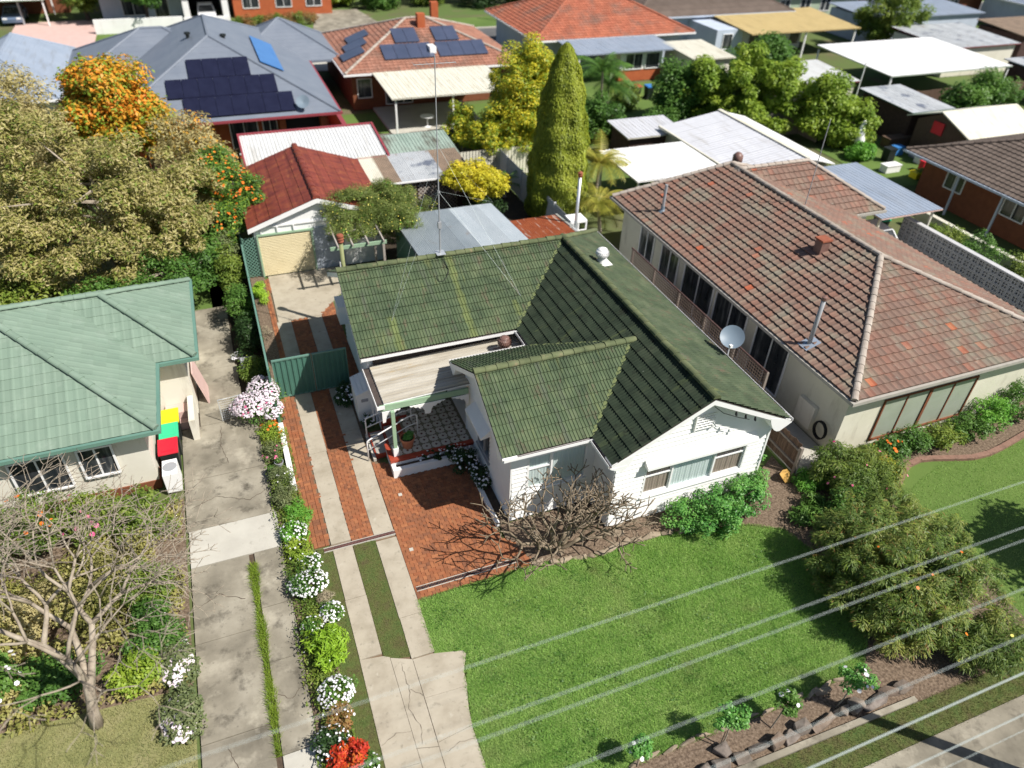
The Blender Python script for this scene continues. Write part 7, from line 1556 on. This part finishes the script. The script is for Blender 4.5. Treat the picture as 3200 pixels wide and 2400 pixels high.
for i, (x, y, ells, m, n, lab) in enumerate([(36.5, 45.5, [(36.0, 46.0, 3.4, 3.4, 3.0, 2.6), (34.0, 46.5, 2.6, 2.4, 2.2, 2.2), (38.4, 44.4, 3.0, 2.6, 2.4, 2.4), (36.5, 43.0, 1.9, 2.8, 1.6, 1.6)], 'leaf_yellowgreen', 26000, 'broad yellow green tree in the middle of the right background'), (33.0, 47.5, [(32.6, 47.6, 2.2, 2.0, 2.0, 2.0)], 'leaf_green', 9000, 'dark green tree at the left of the broad yellow green tree'), (41.2, 41.0, [(41.0, 41.4, 2.4, 2.2, 2.0, 2.0), (42.0, 39.8, 1.6, 1.6, 1.4, 1.4)], 'leaf_yellowgreen', 14000, 'olive yellow tree right of the broad yellow green tree'), (43.0, 50.5, [(42.8, 50.6, 3.0, 1.7, 1.7, 2.0)], 'leaf_green', 8000, 'darker tree behind the broad yellow green tree'), (66.5, 62.0, [(66.5, 62, 3.2, 3.4, 3.2, 2.8)], 'leaf_mid', 12000, 'round green tree far right behind the white carport'), (55.5, 42.0, [(55.5, 42, 1.4, 1.6, 1.4, 1.4), (58, 42.5, 1.8, 1.2, 1.2, 1.6)], 'leaf_green', 7000, 'green shrubs in front of the white carport')]):
    tree('garden_tree', lab, 'tree', (x, y, 0), ells, int(n*1.4), .26, m, 'dark_bark', .18, 360+i, 130, .72, .5, shell=.4)

# ================================================================== HOUSES BEHIND
AH = thing('slate_roof_house', 'red brick house with slate grey metal hip roof and dark solar panels', 'house', (.6, 58, 0)); walls(AH, -5.6, 6.9, 49.2, 67, 2.7, 'red_brick')
hip_roof(AH, -6.3, 7.55, 48.0, 68, 2.8, 6.1, 'slate_metal', 'slate_metal', rows=14, step=.006, fascia='maroon'); hip_roof(AH, -9.0, 3.0, 57.0, 67.5, 2.79, 5.2, 'slate_metal', 'slate_metal', rows=12, step=.006, fascia='slate_metal', name='rear_roof'); hip_roof(AH, 2.0, 10.2, 60.5, 68.5, 2.79, 5.0, 'slate_metal', 'slate_metal', rows=12, step=.006, fascia='slate_metal', name='side_roof')
zA = lambda y: 2.8+.476*(y-48)+.10
for (y0, y1, xa, n) in ((48.25, 49.75, -1.6, 7), (49.8, 51.25, -2.4, 7), (51.3, 52.8, -1.0, 4)):
    for k in range(n):
        x0 = xa+k*.93; mb = MB(); mb.prism([(x0, y0, zA(y0)), (x0+.91, y0, zA(y0)), (x0+.91, y1, zA(y1)), (x0, y1, zA(y1))], (0, 0, .04)); mb.build('solar_panel', 'solar', AH)
zA2 = lambda x: 2.8+.476*(7.55-x)+.10
mb = MB(); mb.prism([(3.5, 52.9, zA2(3.5)), (4.9, 52.9, zA2(4.9)), (4.9, 60.0, zA2(4.9)), (3.5, 60.0, zA2(3.5))], (0, 0, .05)); mb.build('pool_heating_panel', 'solar_blue', AH)
flat_window(AH, 'S', .8, 2.4, .3, 2.3, 49.2, 'win_dark', 1); flat_window(AH, 'S', 2.8, 3.6, .9, 2.3, 49.2, 'win_dark', 1, 'white_trim'); MB().box(4.2, 6.3, 49.15, 49.19, 0, 2.4).build('verandah_shade', 'dark_core', AH)  # flat dark sheet on the wall stands in for the shade inside the verandah
for x in (3.95, 6.5): MB().box(x-.18, x+.18, 48.5, 49.1, 0, 2.66).build('brick_pier', 'red_brick', AH)
t = thing('satellite_dish', 'pale satellite dish at the right end of the solar panels', 'satellite dish', (5.3, 48.3, 3.0)); mb = MB(); C = Vector((5.35, 48.3, 3.45)); nd = Vector((-.3, -.7, .65)).normalized(); a = nd.orthogonal().normalized(); b = nd.cross(a); mb.v = [tuple(C)]+[tuple(C+(a*math.cos(6.283*k/20)+b*math.sin(6.283*k/20))*.42+nd*.1) for k in range(20)]; mb.f = [(0, 1+k, 1+(k+1) % 20) for k in range(20)]; mb.build('reflector', 'dish_grey', t); MB().tube([C, (5.3, 48.4, 2.95)], .03, 6).build('bracket', 'plastic_grey', t)
for (x, y) in ((1.6, 56.2), (-.6, 57.2)): tag(MB().lathe((x, y, 5.45), [(.12, -.3), (.12, .3), (.2, .3), (.2, .42), (0, .46)], 10).build('roof_vent', 'plastic_dark'), 'small dark vent on the slate roof, %s' % ('right of the ridge' if x > 0 else 'left of the ridge'), 'roof vent', 'vents on the slate roof')
tag(MB().box(7.7, 8.0, 46, 70, -.02, 1.7).build('side_fence', 'maroon'), 'dark maroon side fence between the slate and brick red roofed houses', 'fence')
BH = thing('brick_house', 'brick house with red brown tiled hip roof and cream patio', 'house', (16.5, 62, 0)); walls(BH, 10.0, 22.9, 56.8, 68, 2.7, 'brown_brick')
tiled_hip(BH, 9.4, 23.5, 56.0, 68.5, 2.8, 5.05, 'tile_brickred', .32, .36, 'ridge_pale', 0, faces=(0, 2, 3))
zB = lambda y: 2.8+.36*(y-56)+.12
for (x0, n, y0) in ((14.0, 2, 59.1), (12.7, 4, 57.2), (17.2, 2, 59.1), (17.0, 4, 57.2)):
    for k in range(n):
        a = x0+k*.98; y1 = y0+1.7; MB().prism([(a, y0, zB(y0)), (a+.95, y0, zB(y0)), (a+.95, y1, zB(y1)), (a, y1, zB(y1))], (0, 0, .05)).build('solar_panel', 'solar_grey', BH)
zB2 = lambda x: 2.8+.36*(x-9.4)+.12
for k in range(3): yy = 58.5+k*1.75; MB().prism([(9.8+k*.55, yy, zB2(9.8+k*.55)), (11.5+k*.55, yy, zB2(11.5+k*.55)), (11.5+k*.55, yy+1.65, zB2(11.5+k*.55)), (9.8+k*.55, yy+1.65, zB2(9.8+k*.55))], (0, 0, .05)).build('solar_panel', 'solar_grey', BH)
MB().box(16.3, 16.8, 57.6, 58.6, zB(57.6), zB(58.6)+.1).build('skylight', 'white_trim', BH)
for x, y in ((16.6, 61.2), (18.9, 65.3)): MB().box(x-.3, x+.3, y-.3, y+.3, 4.2, 5.6).build('chimney', 'red_brick', BH)
pt = flat_roof(BH, 11.4, 20.2, 50.1, 56.9, 2.65, 2.85, 'cream_iron', 'y', .3, .02, name='patio_roof')
for x in (11.7, 15.8, 19.8): MB().box(x-.06, x+.06, 50.3, 50.42, 0, 2.6).build('patio_post', 'white_trim', BH)
MB().box(11.4, 18.5, 50.6, 56.7, -.03, .12).build('patio_slab', 'concrete_pale', BH)
flat_window(BH, 'S', 12.5, 14.5, .3, 2.2, 56.8, 'win_dark', 2); flat_window(BH, 'S', 16, 17.5, .9, 2.2, 56.8, 'win_dark', 1); flat_window(BH, 'S', 10.4, 11.4, .9, 2.2, 56.8, 'win_dark', 0)
t = thing('patio_table', 'small round white patio table under the cream patio roof', 'table', (14.2, 51.5, .12)); MB().lathe((14.2, 51.5, .12), [(.25, 0), (.04, .04), (.04, .7), (.5, .72), (.5, .76), (0, .76)], 14).build('table', 'white_trim', t)
CH = thing('red_roof_house', 'house with bright red tiled hip roof and blue grey patio roof', 'house', (36, 68, 0)); walls(CH, 27.8, 42, 63, 74, 2.7, 'paleblue_wall')
tiled_hip(CH, 27, 43, 62.2, 75, 2.8, 5.5, 'tile_red', .34, .36, 'tile_red', 0, faces=(0, 2, 3)); flat_roof(CH, 29.0, 38.6, 57.8, 63.7, 2.6, 2.85, 'bluegrey_iron', 'y', .3, .02, name='patio_roof')
MB().box(33.5, 37.6, 58.6, 63, -.02, .9).build('patio_wall', 'red_brick', CH); MB().box(33.5, 37.6, 58.62, 63, .9, 2.5).build('patio_screen', 'white_wall', CH); flat_window(CH, 'S', 34, 35.6, 1.0, 2.2, 58.6, 'win_dark', 1); flat_window(CH, 'S', 36, 37.3, 1.0, 2.2, 58.6, 'win_dark', 0); MB().box(29.2, 29.3, 58, 58.1, 0, 2.6).build('patio_post', 'white_trim', CH)
wheelie('red bin on the grass behind the dark palms', 32.6, 53.9, 'plastic_red', group=None); wheelie('blue bin on the grass behind the dark palms', 33.6, 53.6, 'plastic_blue', group=None)
sheet('lawn', [(26, 44), (40, 44), (40, 58), (26, 58)], -.02, 'far_grass'); sheet('lawn', [(7.8, 45), (26, 45), (26, 56), (7.8, 56)], -.024, 'far_grass')
DH = thing('tan_patio_house', 'pale blue house with brown roof and large tan patio roof', 'house', (52, 72, 0)); walls(DH, 41, 58, 68.5, 80, 2.8, 'paleblue_wall'); MB().box(46.5, 49.5, 63.5, 68.5, 0, 2.5).build('wall', 'paleblue_wall', DH)
hip_roof(DH, 40, 59, 68, 81, 2.9, 5.6, 'tile_brown', 'tile_brown', fascia='paleblue_wall'); flat_roof(DH, 48.9, 62, 61.3, 69.2, 2.5, 2.9, 'tan_iron', 'y', .3, .02, name='patio_roof')
MB().box(50.5, 58, 65, 65.1, 0, 2.5).build('patio_wall', 'white_wall', DH)
for x in (51.5, 54, 56.5): flat_window(DH, 'S', x, x+1.2, .5, 2.2, 65.0, 'win_dark', 0)
for x in (50.6, 55.5, 61.6): MB().box(x-.07, x+.07, 61.5, 61.64, 0, 2.5).build('patio_post', 'white_trim', DH)
flat_window(DH, 'S', 43, 44.4, 1, 2.2, 68.5, 'win_dark', 1); flat_window(DH, 'S', 47.3, 48.3, .8, 2.1, 63.5, 'win_dark', 0)
for x, y in ((47.5, 70.5), (52.3, 72)): MB().prism([(x, y, 4.05), (x+1.1, y, 4.05), (x+1.1, y+1.2, 4.55), (x, y+1.2, 4.55)], (0, 0, .1)).build('skylight', 'white_trim', DH)
def carport(name, label, cat, x0, x1, y0, y1, z0, z1, m, fascia=None, wall=None, axis='y'):
    t = thing(name, label, cat, ((x0+x1)/2, (y0+y1)/2, 0)); flat_roof(t, x0, x1, y0, y1, z0, z1, m, axis, .3, .02, fascia=fascia)
    if wall: MB().box(x0+.3, x1-.3, y0+.3, y1-.3, -.02, min(z0, z1)-.1).build('wall', wall, t)
    else:
        for x in (x0+.2, x1-.2):
            for y in (y0+.2, y1-.2): MB().box(x-.06, x+.06, y-.06, y+.06, 0, min(z0, z1)-.06).build('post', 'white_trim', t)
    return t
carport('white_carport', 'large white flat carport roof in the right background', 'carport', 51.5, 65, 46.2, 55.4, 2.5, 2.8, 'pure_white_iron', 'green_wall')
carport('white_shed', 'small white roofed shed left of the broad yellow green tree', 'shed', 38.2, 42.3, 54.5, 60, 2.5, 2.7, 'cream_iron', wall='cream_wall')
carport('white_shed', 'white strip roofed shed with red trim behind the broad yellow green tree', 'shed', 43.5, 48.6, 46.4, 51.8, 2.3, 2.6, 'white_iron', 'maroon', 'cream_wall')
carport('patched_shed', 'open dark shed with patched white and green sheet roof', 'shed', 46.1, 50.1, 38.5, 44, 2.4, 2.6, 'old_iron', 'colorbond_green', 'wood_dark')
carport('rusty_shed', 'long rust stained white shed behind the white carport', 'shed', 64, 73, 52, 59.5, 2.6, 2.9, 'old_iron', 'maroon', 'cream_wall'); carport('blue_shed', 'pale blue flat roof at the top right', 'shed', 66, 82, 64, 71, 2.6, 2.9, 'bluegrey_iron', wall='paleblue_wall'); carport('rusty_shed', 'brown roofed shed at the top right edge', 'shed', 76, 88, 54, 60, 2.6, 3.0, 'old_iron_brown', wall='wood_dark'); carport('dark_shed', 'open dark shed at the right edge behind the brown roof', 'shed', 66, 74, 42, 48, 2.4, 2.6, 'old_iron', wall='wood_dark')
carport('grey_shed', 'pale grey flat shed roof behind the bright white patio', 'shed', 24.2, 28.5, 40.2, 43.2, 2.1, 2.3, 'grey_iron', 'cream_iron', 'wood_dark')
t = thing('white_gable_shed', 'small shed with pale cream gable roof at the right', 'shed', (50, 36, 0)); MB().prism([(46.2, 33.9, 0), (52.8, 33.9, 0), (52.8, 33.9, 2.2), (46.2, 33.9, 2.2)], (0, 4, 0)).build('wall', 'cream_iron', t); MB().prism([(46.0, 33.5, 2.2), (46.0, 36.2, 3.2), (46.0, 38.9, 2.2), (46.0, 38.9, 2.12), (46.0, 36.2, 3.12), (46.0, 33.5, 2.12)], (7, 0, 0)).build('roof', 'cream_iron', t); MB().prism([(46.15, 33.9, 0), (46.15, 38, 0), (46.15, 38, 2.2), (46.15, 36.2, 3.05), (46.15, 33.9, 2.2)], (.04, 0, 0)).build('gable_end', 'wood_brown', t); MB().box(46.05, 46.12, 35.7, 36.6, 1.7, 2.5).build('red_sign', 'plastic_red', t)
# yard clutter
_cl = [('plastic_tub', 'blue plastic tub in the cluttered yard', 44.5, 37.4, 'plastic_blue', .7, .5, .6), ('plastic_tub', 'grey crate in the cluttered yard beside the blue tub', 45.6, 36.6, 'plastic_grey', .9, .6, .6), ('plastic_tub', 'yellow plastic tub in the cluttered yard', 42.6, 33.6, 'plastic_yellow', .8, .6, .4), ('plastic_tub', 'red plastic crate in the cluttered yard', 43.9, 34.4, 'plastic_red', .5, .4, .7), ('plastic_tub', 'green plastic tub in the cluttered yard', 44.3, 33.0, 'plastic_green', .7, .5, .4), ('white_box', 'white appliance box lying in the cluttered yard', 41.6, 35.0, 'white_trim', 1.2, .6, .5), ('white_box', 'upright white box in the cluttered yard', 44.9, 35.6, 'white_trim', .6, .6, 1.0), ('timber_stack', 'stack of dark timber in the cluttered yard', 45.8, 38.8, 'wood_brown', 2.2, .8, .7), ('plastic_tub', 'dark drum in the cluttered yard', 42.9, 36.6, 'plastic_dark', .6, .6, .9)]
for (nm, lab, x, y, m, a, b, h) in _cl:
    t = thing(nm, lab, 'crate' if 'tub' in nm else 'box' if 'box' in nm else 'timber', (x, y, 0)); mb = MB(); mb.box(x-a/2, x+a/2, y-b/2, y+b/2, 0, h*.9); mb.build('body', m, t); MB().box(x-a/2-.04, x+a/2+.04, y-b/2-.04, y+b/2+.04, h*.9, h).build('rim', m, t)
t = thing('white_kayak', 'curved white hull standing upright in the cluttered yard', 'boat', (42.2, 38.6, 0)); MB().tube([(42.4, 38.0, .1), (42.0, 38.5, .5), (41.9, 38.7, 1.3), (42.3, 38.9, 2.1)], [.1, .35, .35, .08], 8).build('hull', 'white_trim', t, smooth=True)
sheet('lawn', [(39.5, 32.6), (50, 32.6), (50, 40), (39.5, 40)], -.02, 'far_grass')
t = thing('yard_pole', 'thin white pole in the yard beside the olive yellow tree', 'pole', (43.4, 41.5, 0)); MB().tube([(43.4, 41.5, 0), (43.4, 41.5, 5.2)], .04, 6).build('pole', 'white_trim', t)

# ================================================================== BACK STREET
struct(MB().poly((-120, 74.5, .0), (160, 74.5, .0), (160, 80.2, .0), (-120, 80.2, .0)).build('road', 'asphalt')); slab('kerb', [(-120, 80.22), (160, 80.22), (160, 80.4), (-120, 80.4)], -.05, .12, 'concrete_pale'); slab('kerb', [(-120, 74.3), (160, 74.3), (160, 74.48), (-120, 74.48)], -.05, .12, 'concrete_pale')
sheet('verge', [(-120, 80.42), (160, 80.42), (160, 85.5), (-120, 85.5)], .03, 'far_grass'); slab('driveway', [(8.6, 68), (10.6, 68), (10.6, 74.28), (8.6, 74.28)], -.05, .01, 'concrete_pale')
slab('driveway', [(-16.5, 72), (-9, 72), (-9, 92), (-16.5, 92)], -.05, .05, 'pink_wall'); slab('driveway', [(-.8, 80.5), (3.2, 80.5), (3.2, 92), (-.8, 92)], -.05, .06, 'concrete_pale'); slab('driveway', [(10.6, 80.5), (19, 80.5), (17.5, 92), (13, 92)], -.05, .06, 'concrete_grey')
FH = thing('red_brick_house', 'bright red brick house across the back street', 'house', (9, 94, 0)); walls(FH, 4.2, 14.5, 90.5, 100, 2.8, 'red_brick'); hip_roof(FH, 3.6, 15.1, 90, 100.5, 2.9, 5.0, 'tile_brown', 'tile_brown')
for x in (5.2, 8.6, 11.8): flat_window(FH, 'S', x, x+1.6, .9, 2.3, 90.5, 'win_dark', 1)
for i in range(8): bush('hedge_shrub', '%s hedge plant from the left in front of the red brick house' % ORD[i], (4.0+i*1.05, 85.6), (.75, .6), 1.3, 'leaf_brownred' if i % 2 else 'leaf_mid', 900, .16, 380+i, ncl=18, cr=.4, group='hedge in front of the red brick house')
WH = thing('white_garage_house', 'white house with open garage across the back street', 'house', (-1, 93, 0)); walls(WH, -8.5, -.8, 90.8, 100, 2.9, 'paleblue_wall'); MB().box(3.0, 3.6, 88.5, 96, 0, 2.7).build('garage_wall', 'white_wall', WH); MB().box(-.8, -.2, 88.5, 96, 0, 2.7).build('garage_wall', 'white_wall', WH); MB().box(-.2, 3.0, 95.5, 96, 0, 2.7).build('garage_back', 'dark_core', WH); hip_roof(WH, -9.2, 3.8, 88.2, 100.5, 2.95, 5.2, 'grey_iron', 'grey_iron', fascia='white_trim'); flat_window(WH, 'S', -6.5, -4.5, .6, 2.3, 90.8, 'win_dark', 1); flat_window(WH, 'S', -3.5, -2.2, .0, 2.2, 90.8, 'win_dark', 0)
car('white car parked in the open garage across the back street', 1.4, 90.6, 1.57, 'car_white')
tag(MB().box(-9, -1.0, 85.5, 85.75, 0, 1.3).build('front_wall', 'white_wall'), 'white painted front fence across the back street', 'fence'); tag(MB().box(-.9, 3.4, 86.4, 86.6, 0, 1.0).build('front_gate', 'white_wall'), 'long white driveway gate across the back street', 'gate')
t = carport('street_carport', 'carport with white striped roof across the back street at the top left', 'carport', -20, -13.2, 90, 96, 2.4, 2.8, 'pure_white_iron', 'green_wall'); LFH = thing('brick_house', 'dark brick house behind the striped carport', 'house', (-17, 98, 0)); walls(LFH, -22, -12, 96.5, 104, 2.8, 'brown_brick'); hip_roof(LFH, -22.6, -11.4, 96, 104.6, 2.9, 5.0, 'tile_brown', 'tile_brown')
car('dark car parked under the striped carport', -16.6, 93, 1.57, 'car_blue')
GH = thing('grey_roof_house', 'low house with plain grey hip roof left of the slate roof', 'house', (-12, 63, 0)); walls(GH, -15, -9.5, 56, 68, 2.6, 'cream_wall'); hip_roof(GH, -15.6, -9.0, 55.4, 68.6, 2.7, 4.6, 'bluegrey_iron', 'bluegrey_iron')
for i, (x, y, r, h, m, lab) in enumerate([(-4.2, 86.5, 2.4, 6.5, 'leaf_green', 'dark street tree left of the open garage'), (-10.0, 92, 2.2, 5.0, 'leaf_mid', 'yellow green tree beside the striped carport'), (-20.5, 84, 2.2, 3.6, 'leaf_green', 'dark tree at the top left corner'), (20.5, 93, 2.6, 4.0, 'leaf_green', 'green tree right of the red brick house'), (26.5, 94, 2.6, 4.2, 'leaf_mid', 'tree across the street behind the brick chimney'), (32.5, 92, 2.8, 4.5, 'leaf_dark', 'dark tree across the street near the red roof'), (38.5, 92, 2.8, 4.2, 'leaf_green', 'green tree across the street behind the red roof'), (16.5, 95, 1.8, 3.2, 'leaf_yellowgreen', 'light shrub right of the red brick house')]):
    tree('street_tree', lab, 'tree', (x, y, 0), [(x, y, h-r*.9, r, r, r*.9)], 5200, .34, m, 'dark_bark', .2, 400+i, 60, .75, .5)
for i, (x0, x1, y0, y1, zr, m, wm, lab) in enumerate([(18, 30, 98, 108, 5.2, 'tile_red', 'cream_wall', 'house behind the street trees at the top centre'), (46, 60, 90, 102, 5.4, 'tile_brown', 'green_wall', 'brown roofed house far behind the tan patio'), (62, 76, 76, 88, 5.4, 'tile_brown', 'green_wall', 'brown roofed green house at the top right'), (78, 92, 72, 84, 5.4, 'tile_brown', 'brown_brick', 'brown tiled house at the top right corner'), (90, 104, 60, 72, 5.2, 'bluegrey_iron', 'paleblue_wall', 'blue house at the far right top corner'), (34, 46, 96, 108, 5.2, 'tile_brown', 'white_wall', 'white walled house across the street behind the red roof')]):
    h = thing('distant_house', lab, 'house', ((x0+x1)/2, (y0+y1)/2, 0)); walls(h, x0+.5, x1-.5, y0+.5, y1-.5, 2.8, wm); hip_roof(h, x0, x1, y0, y1, 2.85, zr, m, m, rows=14)
    for k in range(3): flat_window(h, 'S', x0+2+k*3, x0+3.4+k*3, .9, 2.2, y0+.5, 'win_dark', 1)
for x, y, lab in ((-15.7, 91, 'pale street light pole at the top left'), (33.6, 81.3, 'street pole behind the large yellow tree')):
    t = thing('street_pole', lab, 'pole', (x, y, 0)); MB().tube([(x, y, 0), (x, y, 6.5)], .09, 8).build('pole', 'plastic_grey', t)

# yard fences and filler shrubs in the back gardens, and the tree whose shade falls over the right lawn
for (x0, x1, y0, y1, m, lab) in ((25.9, 26.0, 41, 57, 'wood_brown', 'brown timber fence behind the dark palms'), (40.4, 40.5, 41, 62, 'wood_grey', 'grey timber fence behind the broad yellow green tree'), (26.0, 40.4, 43.0, 43.1, 'wood_grey', 'grey timber fence behind the large grey gable shed'), (7.9, 26, 46.2, 46.3, 'wood_grey', 'grey timber fence across the yards behind the yellow tree'), (50.6, 66, 44.6, 44.7, 'wood_brown', 'brown fence in front of the white carport'), (-9, 1.0, 46.0, 46.1, 'wood_brown', 'brown timber fence behind the orange tree')):
    t = thing('timber_fence', lab, 'fence', ((x0+x1)/2, (y0+y1)/2, 0)); n = int(max(x1-x0, y1-y0)/1.2); 
    for k in range(n):
        if x1-x0 > y1-y0: a = x0+(x1-x0)*k/n; MB().box(a, a+(x1-x0)/n-.02, y0, y1-.06, 0, 1.7+.04*math.sin(k*2.1)).build('panel', m, t)
        else: a = y0+(y1-y0)*k/n; MB().box(x0, x1-.06, a, a+(y1-y0)/n-.02, 0, 1.7+.04*math.sin(k*2.1)).build('panel', m, t)
for i, (x, y, r, h, m, lab) in enumerate([(29.0, 44.6, 1.3, 2.2, 'leaf_green', 'green shrub behind the pale grey flat shed'), (30.5, 52.0, 1.2, 1.8, 'leaf_mid', 'shrub left of the red and blue bins'), (39.3, 52.5, 1.4, 2.4, 'leaf_green', 'shrub against the fence right of the far lawn'), (45.0, 44.5, 1.3, 2.0, 'leaf_mid', 'shrub in front of the white strip roofed shed'), (47.8, 36.2, .9, 1.3, 'leaf_yellowgreen', 'shrub beside the cream gable shed'), (41.0, 37.5, .9, 1.0, 'leaf_bright', 'low bright shrub in the cluttered yard'), (43.2, 32.9, .9, 1.1, 'leaf_mid', 'low shrub by the brown roofed house corner'), (51.5, 40.5, 1.2, 1.6, 'leaf_olive', 'dry shrub beside the patched shed'), (62.0, 44.0, 1.4, 2.0, 'leaf_green', 'shrub in front of the white carport at its right end'), (9.3, 47.6, .9, 1.3, 'leaf_brownred', 'bronze shrub beside the cream patio'), (21.5, 48.5, 1.4, 2.4, 'leaf_mid', 'shrub at the right of the cream patio'), (24.0, 50.0, 1.5, 2.8, 'leaf_green', 'tall green shrub between the cream patio and palms'), (44.5, 57.5, 1.5, 2.4, 'leaf_green', 'shrub in front of the pale blue house')]):
    bush('yard_shrub', lab, (x, y), (r, r), h, m, 3400, .2, 440+i, ncl=36, cr=r*.4)
tree('street_tree', 'leafy street tree shading the right neighbour lawn', 'tree', (25.0, 4.6, 0), [(24.6, 5.0, 4.2, 2.2, 2.0, 1.6)], 7000, .22, 'leaf_green', 'dark_bark', .16, 470, 60, .6, .5)
